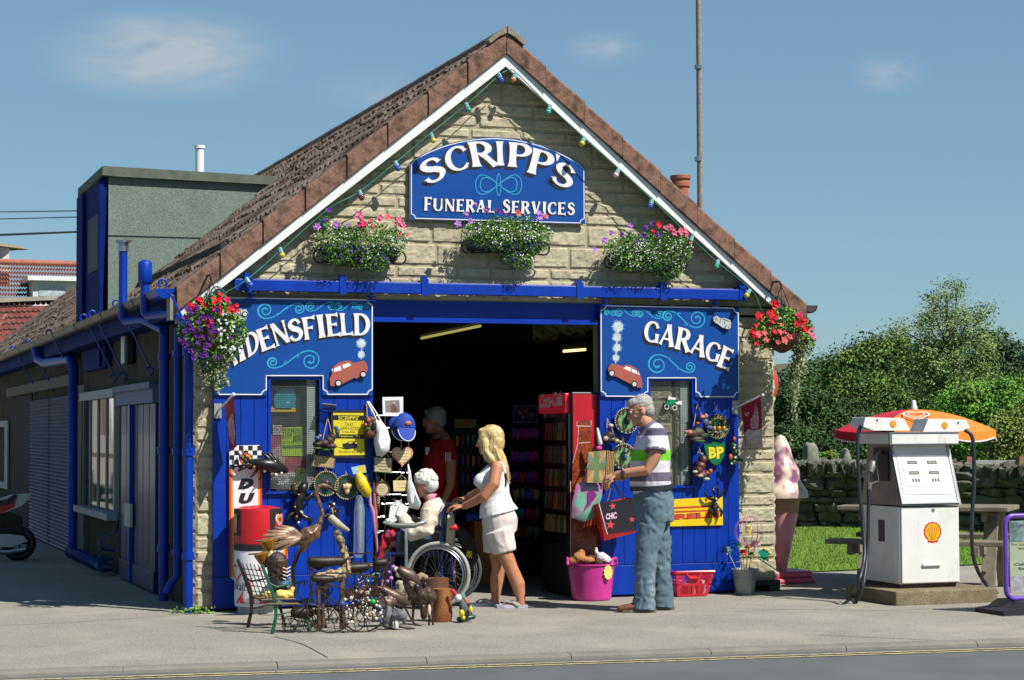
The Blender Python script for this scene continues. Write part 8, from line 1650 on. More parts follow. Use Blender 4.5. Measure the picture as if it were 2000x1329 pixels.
# ------------------------------------------------------------------ inside the shop
def lamp_mat(n,c,s):return mat(n,(255,250,220),.4,0,emit=(*c,s))
for lab,a,b,Ya,Yb_,c,s_,nm in(('dim yellow strip light running back under the shop ceiling',(823,661),(938,637),2.6,1.3,(.5,.48,.14),.45,'lamp_tube_dim'),('short warm strip light at the right under the shop ceiling',(1100,686.5),(1144,683),1.6,1.6,(1,.72,.32),1.2,'lamp_tube_warm')):
    P0,P1=Vector(px1(*a,Ya)),Vector(px1(*b,Yb_));t=thing('strip_light',lab,'light',tuple(P0));mb=MB();mb.tube([P0,P1],.013,8);mb.build('tube',lamp_mat(nm,c,s_),t,smooth=60)
    mb=MB();mb.bar(P0+Vector((0,0,.045)),P1+Vector((0,0,.045)),.07,.04);mb.build('housing',mat('lamp_housing',(120,112,90),.6,.1),t)
x0,x1=W(1113,900,.06)[0],W(1171,900,.06)[0]+.05;zt=W(1113,766,.06)[2];fg=thing('drinks_fridge','tall red and black drinks fridge just inside the right of the doorway','fridge',(x0,.06,0));frd=mat('fridge_red',(206,20,40),.35,.1,4)
mb=MB();mb.box(x0+.02,x1,.06,.8,.02,zt);mb.build('cabinet',BLACK,fg,bevel=.01);mb=MB();mb.box(x0+.03,x1-.01,.054,.0595,.06,zt-.02);sd_=mb.build('side_panel',frd,fg)
zh=XP(1080,808,x0)[2];mb=MB();mb.box(x0-.02,x0+.0195,.12,.78,zh,zt-.01);hd_=mb.build('header',mat('fridge_header',(214,30,46),.35,.05,emit=(.5,.02,.04,.16)),fg,bevel=.006)
mb=MB();text_map(mb,'Coca-Cola',lambda u,v:(x0-.021,.74-.56*u,zh+.045+.13*v+.02*u),0,.03,.35);mb.build('lettering',SIGNWHITE,hd_)
mb=MB();mb.box(x0+.008,x0+.0195,.13,.76,.45,zh-.03);dr_=mb.build('glass_door',mat('fridge_glass',(26,26,30),.05,.2,spec=.8),fg);mb=MB();mb.box(x0-.004,x0+.0194,.08,.122,.06,zh-.004);mb.build('handle',BLACK,fg)
rr=random.Random(5);bm_=[mat('bottle_%d'%i,c,.3,.3,20)for i,c in enumerate(((120,20,26),(60,80,40),(150,100,40)))]
for s_ in range(6):
    for k in range(8):mb=MB();mb.tube([(x0+.0075,.2+.065*k,.55+.2*s_),(x0+.0075,.2+.065*k,.63+.2*s_),(x0+.0075,.2+.065*k,.7+.2*s_)],[.022,.022,.009],6);mb.build('bottle',bm_[rr.randrange(3)],dr_)
cola=mat('cola_print',(178,84,34),.35,.4,50,c2=(96,24,16));mb=MB();mb.face(ppx([(1127,822),(1155,820),(1154,862),(1163,905),(1166,1100),(1117,1100),(1118,910),(1128,868)],.052),.0525,0);ribpx(mb,[(1128,824),(1126,832),(1154,833),(1155,822)],1.6,.052,1);ribpx(mb,[(1130,866),(1153,864)],1.4,.052,1);ribpx(mb,[(1114.5,940),(1115,1110)],1.4,.052,1);ribpx(mb,[(1130,832),(1128,868),(1119,905)],1.,.0518,1)
mb.build('bottle_print',[cola,mat('print_pale',(240,200,180),.4)],sd_)
SY_=2.6;k=scale_at(SY_)
for lab,xa,xb,y0 in(('dark display rack of hanging packets at the right of the shop',996,1054,830),('dark display rack of small goods behind the wheelchair',886,988,838)):
    t=thing('display_rack',lab,'display rack',tuple(px1(xa,1110,SY_)));a,b=q(xa,1125,SY_),q(xb,y0,SY_);mb=MB();mb.box(a[0],b[0],SY_+.03,SY_+.06,0,b[1]);mb.build('back_panel',BLACK,t)
    for j in range(6):mb=MB();mb.box(a[0],b[0],SY_-.03,SY_+.029,a[1]+.02+(b[1]-a[1])*j/6,a[1]+.035+(b[1]-a[1])*j/6);mb.build('shelf',IRON,t)
pc={'pink':(226,60,150),'purple':(150,70,200),'red':(210,40,50),'blue':(70,110,220),'yellow':(220,200,50),'green':(60,170,80),'teal':(50,170,180)};protos={}
for c,v in pc.items():
    mb=MB();mb.tube([(0,0,0),(0,-.004,-.05),(0,0,-.1)],[.012,.017,.008],6,rnd=.5);protos[c]=mb
rr=random.Random(12);first={};words=('top','second','third','fourth','fifth','bottom')
def packet(c,p,lab):
    if c not in first:o=protos[c].build('hanging_packet',mat('packet_'+c,pc[c],.4,.15),smooth=60);first[c]=o
    else:o=first[c].copy();COL.objects.link(o)
    o.location=p;tag(o,lab,'packet','packets hanging on the shop racks')
rows_=[('pink','purple'),('purple','blue','pink'),('pink','purple','red'),('blue','yellow','purple'),('red','teal','pink'),('yellow','green','red','teal')]
for r_,y in enumerate((838,882,922,957,994,1030)):
    for i in range(11):c=rows_[r_][rr.randrange(len(rows_[r_]))];packet(c,px1(1001+4.9*i,y+rr.uniform(-2,2),SY_-.06),'%s packet in the %s row of the right hand shop rack'%(c,words[r_]))
for r_,y in enumerate((850,890,925,960,1000)):
    for i in range(9):c=rr.choice(list(pc));packet(c,px1(893+10.5*i,y+rr.uniform(-3,3),SY_-.06),'%s packet in the %s row of the rack behind the wheelchair'%(c,words[r_]))
t=flat_sign('shop_sign','purple board with yellow motif above the right shop rack','sign',R4(1001,791,1052,828),2.5,.02,mat('sign_purple',(70,40,110),.5,.2,20));mb=MB();ribpx(mb,[(1004,794),(1049,794),(1049,825),(1004,825)],1,2.499,0,True);[mb.face(ppx([(x-4,y-3),(x+4,y-3),(x+3,y+4),(x-3,y+4)],2.499),2.4985,1)for x,y in((1016,806),(1027,803),(1038,810),(1022,814))];mb.build('motif',[GOLD,mat('motif_amber',(180,120,40),.5)],t)
t=flat_sign('shop_sign','green edged yellow board above the rack behind the wheelchair','sign',R4(888,819,930,836),2.5,.02,mat('sign_lime',(130,150,50),.5,.2,20));mb=MB();text_px(mb,'GIFTS',[(893,832),(925,832),(893,823),(925,823)],2.499,0,.03);mb.build('lettering',redp,t)
mb=MB();a=q(928,1140,1.9);b=q(990,1012,1.9);mb.box(a[0],b[0],1.9,2.4,0,b[1]);mb.build('shop_counter',mat('pine_wood',(186,130,50),.6,.2,5),origin=(a[0],1.9,0),bevel=.01,label='yellow pine counter in the shop behind the blonde woman',cat='counter')
mb=MB();a=q(912,1022,1.85);b=q(988,1005,1.85);mb.box(a[0],b[0],1.86,2.42,b[1]-.06,b[1]+.01);mb.build('blue_tray',mat('tray_blue',(24,60,160),.5,.1),origin=(a[0],1.86,b[1]),bevel=.01,label='blue tray lying on the pine shop counter',cat='tray')
# ------------------------------------------------------------------ litter bin shaped like an ice cream tub
g=G(510,1199);g=np.array([g[0],g[1]+.12,0]);k=float((g-CAM)@FW)/FPX;bn=thing('litter_bin','red and white ice cream litter bin in front of the left door','litter bin',tuple(g));zb_=lambda y:(1193-y)*k;rB=46*k
mb=MB();mb.lathe([(rB*.86,0),(rB*.86,zb_(1180)),(0,zb_(1180))],tuple(g),32);mb.build('base',mat('bin_grey',(190,190,180),.6,.08),bn,smooth=40)
mb=MB();mb.lathe([(rB*.97,zb_(1179)),(rB,zb_(1170)),(rB,zb_(1071)),(rB*.98,zb_(1068))],tuple(g),40);mb.build('body',SIGNWHITE,bn,smooth=40)
mb=MB();mb.lathe([(rB*1.01,zb_(1071)),(rB*1.02,zb_(1058))],tuple(g),40);mb.build('band',RUBBER,bn,smooth=40)
mb=MB();mb.lathe([(rB,zb_(1058)),(rB,zb_(996)),(rB*.97,zb_(990)),(rB*.6,zb_(986)),(0,zb_(984))],tuple(g),40);hood=mb.build('hood',RED,bn,smooth=40)
def curved(mb,a0,a1,z0,z1,off,m=0,n=10,f=None):
    V=[]
    for i in range(n+1):
        a=R(a0+(a1-a0)*i/n);r_=rB+off
        for z in(z0,z1):V.append((g[0]+r_*math.cos(a),g[1]+r_*math.sin(a),z))
    mb.add(V,[(2*i,2*i+2,2*i+3,2*i+1)for i in range(n)],m)
cam_a=math.degrees(math.atan2(CAM[1]-g[1],CAM[0]-g[0]))
for d0,d1,lab in((-92,-48,'opening'),(30,95,'opening')):
    mb=MB();curved(mb,cam_a+d0,cam_a+d1,zb_(1042),zb_(990),.004,0);fr_o=mb.build('opening_frame',RUBBER,hood,smooth=60);mb=MB();curved(mb,cam_a+d0+14,cam_a+d1-10,zb_(1036),zb_(1000),.007,0 if d0<0 else 1);mb.build('flap',[mat('flap_print',(236,200,40),.4,.2,10,c2=(220,60,140)),RED],hood,smooth=60)
cpt=lambda u,z,off:(g[0]+(rB+off)*math.cos(R(cam_a+u)),g[1]+(rB+off)*math.sin(R(cam_a+u)),z)
mb=MB()
for u0,z0,sz,mm,hh in((-58,zb_(1112),1,2,0),(62,zb_(1012),.75,1,0)):
    for s_,m_ in((1,mm),(.6,1 if mm==2 else 0)):
        P=[(16*math.sin(u)**3,13*math.cos(u)-5*math.cos(2*u)-2*math.cos(3*u)-math.cos(4*u))for u in np.linspace(0,2*math.pi,40)];mb.add([cpt(u0+x*1.25*s_*sz*w_,z0+.0045*y*s_*sz*w_,.009+.0015*(1-s_))for x,y in P for w_ in(1.12,.86)],[(2*i,2*i+1,2*i+3,2*i+2)for i in range(39)],m_)
mb.build('heart_emblem',[YELLOW,SIGNWHITE,mat('heart_red',(214,60,50),.5)],bn)
mb=MB();text_map(mb,"Wall's",lambda u,v:cpt(-78+62*u,zb_(1148)+.075*v,.004),0,.0,.1);mb.build('lettering',mat('navy_ink',(30,34,80),.5),bn)
mb=MB();mb.add([cpt(u,z,.0035)for u,z in((-65,zb_(1172)),(-40,zb_(1172)),(-15,zb_(1172)),(10,zb_(1172)),(30,zb_(1172)),(5,zb_(1100)),(-20,zb_(1130)),(-45,zb_(1155)))],[tuple(range(8))]);mb.build('red_wedge',mat('heart_red',(214,60,50),.5),bn)
# ------------------------------------------------------------------ garden ornaments on the pavement
def sculpt(name,label,cat,base,parts,Y=None):
    """ornament from tapered limbs: parts (name, material, [[(x, y, r) or (x, y, r, dy), ...]])"""
    Y=G(*base)[1]if Y is None else Y;k=scale_at(Y);t=thing(name,label,cat,(W(base[0],base[1],Y)[0],Y,0))
    for nm,m,paths in parts:
        mb=MB()
        for p in paths:
            if len(p)==1:x,y,r_=p[0][:3];dy=p[0][3]if len(p[0])>3 else 0;ry=p[0][4]if len(p[0])>4 else r_;mb.ell(tuple(np.array(W(x,y,Y))+[0,dy,0]),(r_*k,min(r_,ry)*k,ry*k),n=12,k=8)
            else:mb.tube([tuple(np.array(W(a[0],a[1],Y))+[0,a[3]if len(a)>3 else 0,0])for a in p],[a[2]*k for a in p],10 if p[0][2]>5 else 6,rnd=.2 if nm=='cone' else.8)
        if nm in('body','boot'):mb=organic(mb,.006,1,lambda v:.006*noise.noise(v*32)+.003*noise.noise(v*90))
        mb.build(nm,m,t,smooth=60)
    return t
def hoop(x,y,r_,w_=1.2,n=22,dy=0,a0=0,a1=360):return[(x+r_*math.cos(R(a0+(a1-a0)*i/n)),y+r_*math.sin(R(a0+(a1-a0)*i/n)),w_,dy)for i in range(n+1)]
GRN=mat('bench_green',(40,96,78),.4,.25,30);COP=mat('copper_brown',(128,96,78),.42,.3,20,metal=.4);YLR=mat('yellow_resin',(240,214,110),.6,.15,30);GST=mat('grey_stone',(110,112,116),.8,.2,30);AMB=mat('amber_glass',(176,120,40),.25,.4,60,metal=.3)
lat=[[(487+i*4.3,1106-.2*i,.9,.38-.06*i),(507+i*5,1168+.5*i,.9,.38-.06*i)]for i in range(1,7)]+[[(487+s_*3,1106+s_*11,.8,.38),(513+s_*3.6,1105+s_*11,.8,0)]for s_ in range(1,6)]
bt=sculpt('miniature_bench','small green cast iron bench at the left end of the ornaments','bench',(548,1238),[('back_lattice',IRON,lat),('seat',mat('bench_slat',(120,96,70),.7,.2,12),[[(510+3*j,1172+j*2,2,.38-.1*j),(575+6*j,1169+j*2.5,2,.38-.1*j)]for j in range(5)])],None)
for nm_,dx,dy in(('end_frame',0,0),('end_frame',-26,.38)):
    Y=G(548,1238)[1];mb=MB();k=scale_at(Y)
    for P in([(512,1105,3),(524,1135,3.2),(538,1176,3.4),(539,1205,3),(532,1237,3.4)],[(538,1178,3.2),(575,1182,3),(602,1170,3),(610,1175,2.6)],[(600,1174,3),(596,1198,2.5),(606,1236,3)],[(526,1140,2.4),(540,1147,2),(562,1143,2),(585,1138,2.2),(596,1135,2.5),(594,1142,2)],[(585,1139,1.6),(580,1155,1.6),(590,1172,1.6)],[(540,1202,1.4),(570,1195,1.4),(598,1195,1.4)]):mb.tube([tuple(np.array(W(a[0]+dx,a[1]-(4 if dx else 0),Y))+[0,dy,0])for a in P],[a[2]*k for a in P],6,rnd=.6)
    mb.build(nm_,GRN if dx==0 else IRON,bt,smooth=50)
feath=[[(590,1050,3,-.03),((590+ex)/2,(1048+ey)/2-3,6,-.05),(ex,ey,2.2,-.03)]for ex,ey in((513,1046),(512,1054),(520,1038),(530,1062),(536,1031),(546,1027),(528,1072),(545,1074))]
sculpt('metal_heron','large brown metal heron with fanned wings and a long curved neck','metal bird',(576,1206),[('body',COP,[[(566,1066,3),(582,1056,11),(600,1046,17),(614,1040,15),(622,1026,6),(630,1004,4.4),(623,982,4),(617,965,4),(620,953,4.2),(628,948,4.5),(640,951,4.8)],[(598,1052,13),(590,1076,5)]]),('beak',IRON,[[(642,952,3.2),(658,961,2),(674,970,.8)]]),('wing',mat('heron_feather',(176,142,116),.4,.3,30,metal=.4),feath),('leg',IRON,[[(583,1076,2.5),(571,1104,2),(574,1206,2)]]),('leg',IRON,[[(588,1080,2.5,.06),(577,1110,2,.06),(580,1204,2,.06)]])])
gir=mat('giraffe_spots',(196,172,128),.6,.4,34,c2=(96,80,60),contrast=(.47,.53),det=1)
sculpt('wooden_giraffe','spotted wooden giraffe looking right behind the wire tricycles','wooden animal',(640,1229),[('body',gir,[[(618,1130,9),(640,1128,12),(668,1122,11)],[(674,1118,11),(675,1090,8),(666,1060,7),(658,1040,7)]]),('head',mat('giraffe_face',(190,176,150),.6,.12,20),[[(647,1012,7),(660,1024,7),(680,1036,3)]]),('ear',BLACK,[[(646,1008,3),(638,1004,1.5)],[(658,1010,3),(664,997,1.6)]]),('horn',GOLD,[[(650,1004,1.5),(648,993,2)]])]+[('leg',RUSTY,[[(x,1135,4,d),(x+1,1195,3,d),(x+2,1218,4.5,d),(x+3,1228,6,d)]])for x,d in((621,0),(636,.1),(666,0),(676,.1))])
sculpt('boot_planter','dark brown resin boot planter with cream laces on the bench','planter',(540,1170),[('boot',DKBROWN,[[(541,1150,15),(541,1125,16),(541,1096,20)],[(545,1152,14),(566,1158,10)]]),('rim',BLACK,[hoop(541,1092,19,2,16)[:9]]),('laces',CREAM,[[(548,1108+7*i,1.2,-.085),(556,1111+7*i,1.2,-.075),(563,1107+7*i,1.2,-.06)]for i in range(6)])],-1.4)
sculpt('bead_basket','upper amber bead cone basket with a little bird on its rim','hanging basket ornament',(522,1075),[('cone',AMB,[[(522,1056,15),(525,1068,11),(530,1082,6)]]),('rim',COP,[[(494,1057,1.5),(520,1056,2),(540,1056,1.5)]])],-1.25)
sculpt('bead_basket','lower amber bead cone basket with cream and blue birds beside it','hanging basket ornament',(510,1105),[('cone',AMB,[[(510,1082,14),(513,1092,11),(518,1108,5)]]),('rim',COP,[[(486,1083,1.5),(510,1081,2),(530,1080,1.5)]]),('bird',CREAM,[[(523,1086,4.5,-.05),(527,1078,3.5,-.06)]]),('bird',KING,[[(530,1090,4.5,-.06),(534,1083,3.5,-.06)]])],-1.35)
sculpt('resin_hen','yellow resin hen sitting on the green bench seat','ornament',(555,1172),[('body',YLR,[[(543,1160,7),(556,1163,9),(568,1160,7),(571,1150,4)]]),('comb',RED,[[(570,1146,2),(573,1147,1.6)]])],-1.62)
sculpt('resin_elephant','small yellow resin elephant at the back of the bench seat','ornament',(522,1170),[('body',YLR,[[(516,1161,4.5),(524,1160,5),(529,1163,3),(530,1169,1.5)],[(517,1163,2),(517,1170,2)],[(523,1163,2),(523,1170,2)]])],-1.55)
sculpt('resin_duck','blue green resin duck standing above the yellow hen','ornament',(558,1150),[('body',KING,[[(550,1143,6),(560,1140,6)],[(562,1140,4),(563,1132,3.5)]]),('beak',ORG,[[(565,1133,1.6),(569,1134,1)]]),('back',BROWN,[[(553,1150,8,.02,4)]])],-1.5)
BRZ=mat('bronze_wire',(74,58,48),.4,.25,20,metal=.5)
def trike(label,Y,rings,frame,pots,beads=()):
    t=sculpt('wire_tricycle',label,'planter',(frame[0][0][0],1232),[('frame',BRZ,frame)]+[('wheel',BRZ,[hoop(*r_[:3],r_[3])]+[[(r_[0],r_[1],.7),(r_[0]+r_[2]*math.cos(a),r_[1]+r_[2]*math.sin(a),.7)]for a in np.linspace(.3,6.5,7)[:-1]])for r_ in rings]+[('pot',IRON,[p])for p in pots],Y)
    if beads:k=scale_at(Y);mb=MB();[mb.ell(tuple(np.array(W(x,y,Y))+[0,-.06,0]),r_*k,(i*7)%5,8,6)for i,(x,y,r_)in enumerate(beads)];mb.build('glass_bead',[MATS['bead_white'],MATS['bead_brass'],STEEL,mat('bead_blue',(60,90,160),.2,.2),MATS['bead_white']],t,smooth=180)
trike('small bronze wire tricycle planter in front of the bench',G(595,1236)[1],[(590,1214,22,1.1),(566,1219,15,1),(612,1217,17,1)],[[(566,1205,1.2),(590,1198,1.2),(610,1202,1.2),(616,1190,1.2),(622,1180,1.2)],[(572,1200,1.2),(600,1198,1.2)]],[[(575,1197,9),(592,1196,12),(606,1197,9)]])
rb=random.Random(21)
trike('large bronze wire tricycle planter covered with coloured glass beads',G(690,1236)[1],[(645,1190,46,1.6),(708,1188,47,1.5),(690,1210,24,1.1)],[[(600,1098,2),(632,1102,2),(676,1093,2),(690,1088,1.6)],[(606,1096,1.6),(615,1130,1.6),(630,1160,1.6),(660,1180,1.6)],[(676,1095,1.6),(680,1140,1.6),(708,1188,1.6)],[(640,1120,1.4),(668,1120,1.4),(700,1122,1.4),(735,1128,1.4)]],[[(606,1095,7),(632,1098,10),(668,1096,8)],[(612,1130,6),(632,1132,8),(650,1131,6)]],[(rb.uniform(668,742),rb.uniform(1165,1218),rb.uniform(1.5,3.6))for _ in range(52)])
trike('bronze wire tricycle planter with a verdigris scroll near the wheelchair',G(735,1222)[1]+.25,[(735,1180,34,1.3),(716,1200,20,1)],[[(676,1108,2),(700,1110,2),(740,1104,2),(762,1100,1.5)],[(700,1112,1.6),(716,1140,1.6),(735,1180,1.6)],[(680,1080,1.5),(700,1082,1.5),(724,1080,1.5),(735,1095,1.5)]],[[(672,1108,7),(690,1110,9),(716,1108,8)],[(735,1100,8),(752,1099,8)]],[(rb.uniform(690,725),rb.uniform(1125,1160),rb.uniform(1.3,2.6))for _ in range(24)])
DW=mat('black_wire',(34,30,28),.5,.3,30,metal=.3)
for lab,ox,oy,Yt in(('little black wire tricycle under the edge of the bench',20,0,-1.5),('little black wire tricycle in front of the giraffe',62,-6,-1.35),('little black wire tricycle beside the tortoise',180,-12,-1.2)):
    sculpt('wire_tricycle',lab,'planter',(580+ox,1232+oy),[('wheel',DW,[hoop(580+ox,1214+oy,17,.9)]+[[(580+ox,1214+oy,.6),(580+ox+17*math.cos(a),1214+oy+17*math.sin(a),.6)]for a in np.linspace(0,6.28,9)[:-1]]),('wheel',DW,[hoop(604+ox,1221+oy,10,.9)]),('frame',DW,[[(580+ox,1214+oy,1),(590+ox,1194+oy,1),(606+ox,1200+oy,1),(604+ox,1221+oy,1)],[(590+ox,1194+oy,1),(582+ox,1182+oy,1),(574+ox,1180+oy,1)],hoop(600+ox,1190+oy,11,.9,14)[:8]]),('pot',IRON,[[(594+ox,1194+oy,4),(601+ox,1198+oy,7),(609+ox,1194+oy,4)]])],Yt)
for lab,x,y,c_ in(('blue glass gazing ball among the wire tricycles',668,1180,'bead_blue'),('green glass gazing ball on the large tricycle',728,1176,'gaze_green'),('brass gazing ball beside the large tricycle',712,1173,'bead_brass')):sculpt('gazing_ball',lab,'ornament',(x,1215),[('ball',MATS.get(c_)or mat(c_,(40,170,70),.15,.2),[[(x,y,6)]]),('stem',DW,[[(x,y+5,1.2),(x,1215,1.2)]])],-1.75)
rb2=random.Random(77)
for i in range(7):
    x,y,Yt=rb2.uniform(618,745),rb2.uniform(1120,1170),rb2.uniform(-1.5,-.9);t=sculpt('wire_basket','small black wire basket among the bronze tricycles','basket',(x,y+20),[('hoop',DW,[hoop(x,y,12,.8,16)[:9]]),('rim',DW,[hoop(x,y,13,1,16,.0)[:17:2]]),('hoop',DW,[hoop(x-5,y,7,.7,12)[:7]]),('stem',DW,[[(x,y+12,1),(x+rb2.uniform(-4,4),y+45,1)]])],Yt);t['group']='small black wire baskets among the tricycles'
sculpt('scroll_bracket','verdigris scroll bracket among the wire tricycles','ornament',(735,1140),[('scroll',mat('verdigris',(96,140,124),.6,.25,30),[[(700,1128,1.5),(720,1127,2),(734,1120,2.2),(741,1121,2),(740,1128,1.6)],[(714,1128,1.5),(722,1140,1.5),(730,1133,1.5)]])],-1.2)
LTH=mat('brown_sheet_metal',(104,84,72),.45,.35,16,metal=.45);LTD=mat('dark_sheet_metal',(84,60,48),.4,.3,16,metal=.5)
def beast(label,base,head_,body_,legs,m=LTH,extra=(),name='metal_dog'):sculpt(name,label,'metal animal',base,[('body',m,[body_]),('head',m,[head_])]+[('leg',LTD,[l_])for l_ in legs]+list(extra))
beast('brown metal dog with a long pointed muzzle at the front of the ornaments',(790,1224),[(748,1152,7),(768,1164,11),(784,1172,11),(791,1178,8)],[(740,1185,13),(752,1178,15),(766,1172,12)],[[(790,1185,2),(802,1208,1.6),(812,1222,1.8)],[(745,1195,3),(748,1222,2.4)],[(760,1190,3),(765,1224,2.4)]],extra=[('ear',LTD,[[(745,1150,5),(735,1146,2)]])])
beast('brown metal horse head ornament with a folded mane beside the wheel',(812,1215),[(782,1114,8),(797,1124,14),(812,1136,11),(817,1140,6)],[(800,1140,13),(812,1160,16),(826,1172,14)],[[(808,1175,3),(806,1214,2.2)],[(832,1175,3),(840,1212,2.2)]],extra=[('mane',BLACK,[[(810,1145,7,-.05),(815,1165,5,-.05)],[(826,1140,4,-.05),(830,1155,4,-.05)]])],name='metal_horse')
beast('brown domed metal tortoise ornament hung with a paper tag',(835,1222),[(842,1155,5),(848,1160,4)],[(822,1162,9),(835,1160,14),(845,1166,9)],[[(826,1185,6),(828,1205,6)],[(838,1175,2),(838,1222,1.8)],[(843,1190,2),(846,1222,1.8)]],extra=[('tag',CREAM,[[(832,1190,3.5,-.08,10)]])],name='metal_tortoise')
beast('brown metal rabbit standing upright on the log',(885,1158),[(884,1112,5),(884,1120,4)],[(884,1135,5),(885,1118,6)],[[(878,1140,1.6),(880,1216,1.6)],[(889,1135,1.6),(890,1156,1.6)]],COP,[('ear',COP,[[(881,1108,2),(879,1094,1.4)],[(887,1108,2),(889,1094,1.4)]])],'metal_rabbit')
beast('low brown metal dachshund lying behind the tricycles',(700,1190),[(722,1150,9),(738,1156,6)],[(682,1165,11),(702,1160,13),(720,1162,11)],[[(690,1172,2),(690,1190,2)],[(718,1172,2),(718,1190,2)]],LTD)
g_=G(868,1216);mb=MB();k=scale_at(g_[1]);n0=len(mb.V);mb.lathe([(17*k,0),(18*k,.06),(17*k,.14),(18*k,60*k),(0,60*k)],(g_[0],g_[1]+.05,0),20);mb.V[-1]=np.array([v+.012*np.array([noise.noise(Vector(v*9)),noise.noise(Vector(v*9+5)),0])for v in mb.V[-1]]);lg=mat('split_log',(172,104,48),.7,.3,6,bump=.5,c2=(120,70,36));mb.build('log',lg,smooth=50,origin=(g_[0],g_[1]+.05,0),label='upright split log at the right end of the ornaments',cat='log')
g_=G(850,1190);mb=MB();mb.lathe([(.11,0),(.11,.25),(0,.25)],(g_[0],g_[1],.0),18);mb.build('log',mat('dark_log',(118,72,44),.7,.3,6,bump=.5),smooth=50,origin=(g_[0],g_[1],0),label='darker log behind the split log',cat='log')
sculpt('stone_penguin','dark grey stone penguin with long flat feet','ornament',(765,1230),[('body',GST,[[(756,1222,8),(757,1205,12),(758,1190,7)]]),('wing',mat('wing_dark',(50,52,58),.6,.2),[[(764,1192,4),(766,1212,3)]]),('foot',LTD,[[(755,1226,3),(775,1231,2.5)]])])
sculpt('stone_penguin','light grey stone bird with drooping tail at the front','ornament',(800,1230),[('body',GST,[[(770,1205,7),(778,1200,11),(788,1205,9),(790,1215,4)]]),('foot',LTD,[[(780,1224,2.5),(808,1229,2.5)]]),('leg',SIGNWHITE,[[(774,1212,4),(774,1226,4)]])])
sculpt('scarecrow_ornament','small scarecrow figure with sunflowers on a green plinth','ornament',(910,1216),[('plinth',DKGREEN,[[(896,1210,5),(912,1208,6),(926,1205,4)]]),('dress',KING if False else mat('slate_dress',(84,100,110),.7,.2),[[(900,1170,5),(905,1186,8),(910,1200,9)]]),('head',SIGNWHITE,[[(895,1168,7)]]),('hair',mat('scarecrow_red',(214,40,70),.7,.2),[[(884,1154,4),(889,1161,3.5)]]),('hat',mat('verdigris',(96,140,124),.6),[[(902,1162,5),(908,1172,4)]]),('orange_arm',ORG,[[(908,1170,4),(911,1178,3)]]),('sunflower',YELLOW,[[(898,1197,5,-.05,7)],[(915,1190,4,-.05,6)],[(901,1206,4,-.05,4)]]),('rake',IRON,[[(911,1176,1.2),(925,1208,1.2)]])])
sculpt('plaster_rabbit','tan resin mouse and flowers cluster beside the wheel','ornament',(775,1140),[('body',mat('mouse_tan',(170,140,110),.7,.2),[[(815,1130,6),(822,1124,6),(832,1128,5)]]),('flower',FM['lilac'],[[(768,1108,4)],[(760,1118,3)],[(764,1130,4)],[(757,1136,3)]]),('blossom',CREAM,[[(773,1112,5)],[(779,1122,6)],[(786,1116,4)]])],-.9)
sculpt('tray_table','grey metal tray on a pole in front of the wheelchair','tray table',(795,1180),[('tray',mat('tray_grey',(150,158,150),.4,.1,metal=.3),[[(750,1021,3),(775,1027,5),(810,1027,5),(832,1019,3)]]),('pole',mat('tray_grey',(150,158,150),.4),[[(792,1030,3),(793,1060,3),(793,1180,3)],[(793,1040,2.5),(782,1030,2.5)]]),('bow',wb,[[(757,1018,5),(766,1012,3)],[(764,1020,5),(772,1016,3)]])],-.55)
sculpt('boot_ornament','small wrinkled boot ornament between the log and the metal dog','ornament',(790,1200),[('boot',mat('boot_check',(170,158,140),.7,.35,60),[[(780,1140,8),(784,1152,9),(776,1160,7)]]),('handle',STEEL,[hoop(815,1180,15,1.5,12,0,180,330)])],-1.1)
# ------------------------------------------------------------------ at the left: coiled air line and parked motorbike
hp_=[np.array(XP(232,1005,-.1))];mb=MB();P=[]
cl=[(215,1030,.09),(208,1075,.1),(205,1110,.11),(203,1140,.11),(200,1150,.1),(172,1140,.1),(140,1126,.1)]
cs=spline([tuple(XP(x,y,-.13))for x,y,_ in cl],40);n=len(cs);turns=44;t_=np.linspace(0,1,n*8)
for u in t_:
    i=min(int(u*(n-1)),n-2);c=cs[i]+(cs[i+1]-cs[i])*(u*(n-1)-i);c[2]=max(c[2],.085);ph=(u**2.1)*turns*2*math.pi;flat=max(0.,min(1,(u-.55)/.2));r_=.078;ex=np.array([1,.35,0]);ey=np.array([-.2,.6*(1-flat),.5*(1-flat)+1*flat])
    P.append(tuple(c+r_*(ex*math.cos(ph)+ey*math.sin(ph)*.8)+np.zeros(3)))
P=[(a,b,max(z,.012))for a,b,z in P];mb.tube([tuple(hp_[0])]+P,.008,5);mb.build('coiled_hose',mat('hose_blue',(24,60,140),.4,.1),smooth=60,origin=P[-1],label='coiled blue air hose hanging to the ground below the side window',cat='hose')
Yb=G(36,1095)[1];bk=thing('motorbike','red and white sports motorbike parked in the shade at the left edge','motorbike',tuple(G(10,1096)));k=float((G(20,1095)-CAM)@FW)/FPX
B_=lambda x,y,d=0:tuple(np.array(W(x,y,Yb))+[0,d,0])
c=W(36,1062,Yb);mb=MB();mb.ring(tuple(c),26*k,8*k,(.25,1,0),32,8);wl_=mb.build('wheel',RUBBER,bk,smooth=60);mb=MB();mb.ring(tuple(c),18*k,2*k,(.25,1,0),28,6);[mb.tube([tuple(c),tuple(c+np.array([18*k*math.cos(a),0,18*k*math.sin(a)]))],1.6*k,6)for a in np.linspace(0,6.28,6)[:-1]];mb.build('rim',IRON,wl_)
def bikepart(nm,pts,m,y0=-.12,y1=.12):mb=MB();V=ppx(pts,Yb);mb.slab(V,Yb+y0,Yb+y1);mb.build(nm,m,bk,bevel=.02,smooth=40)
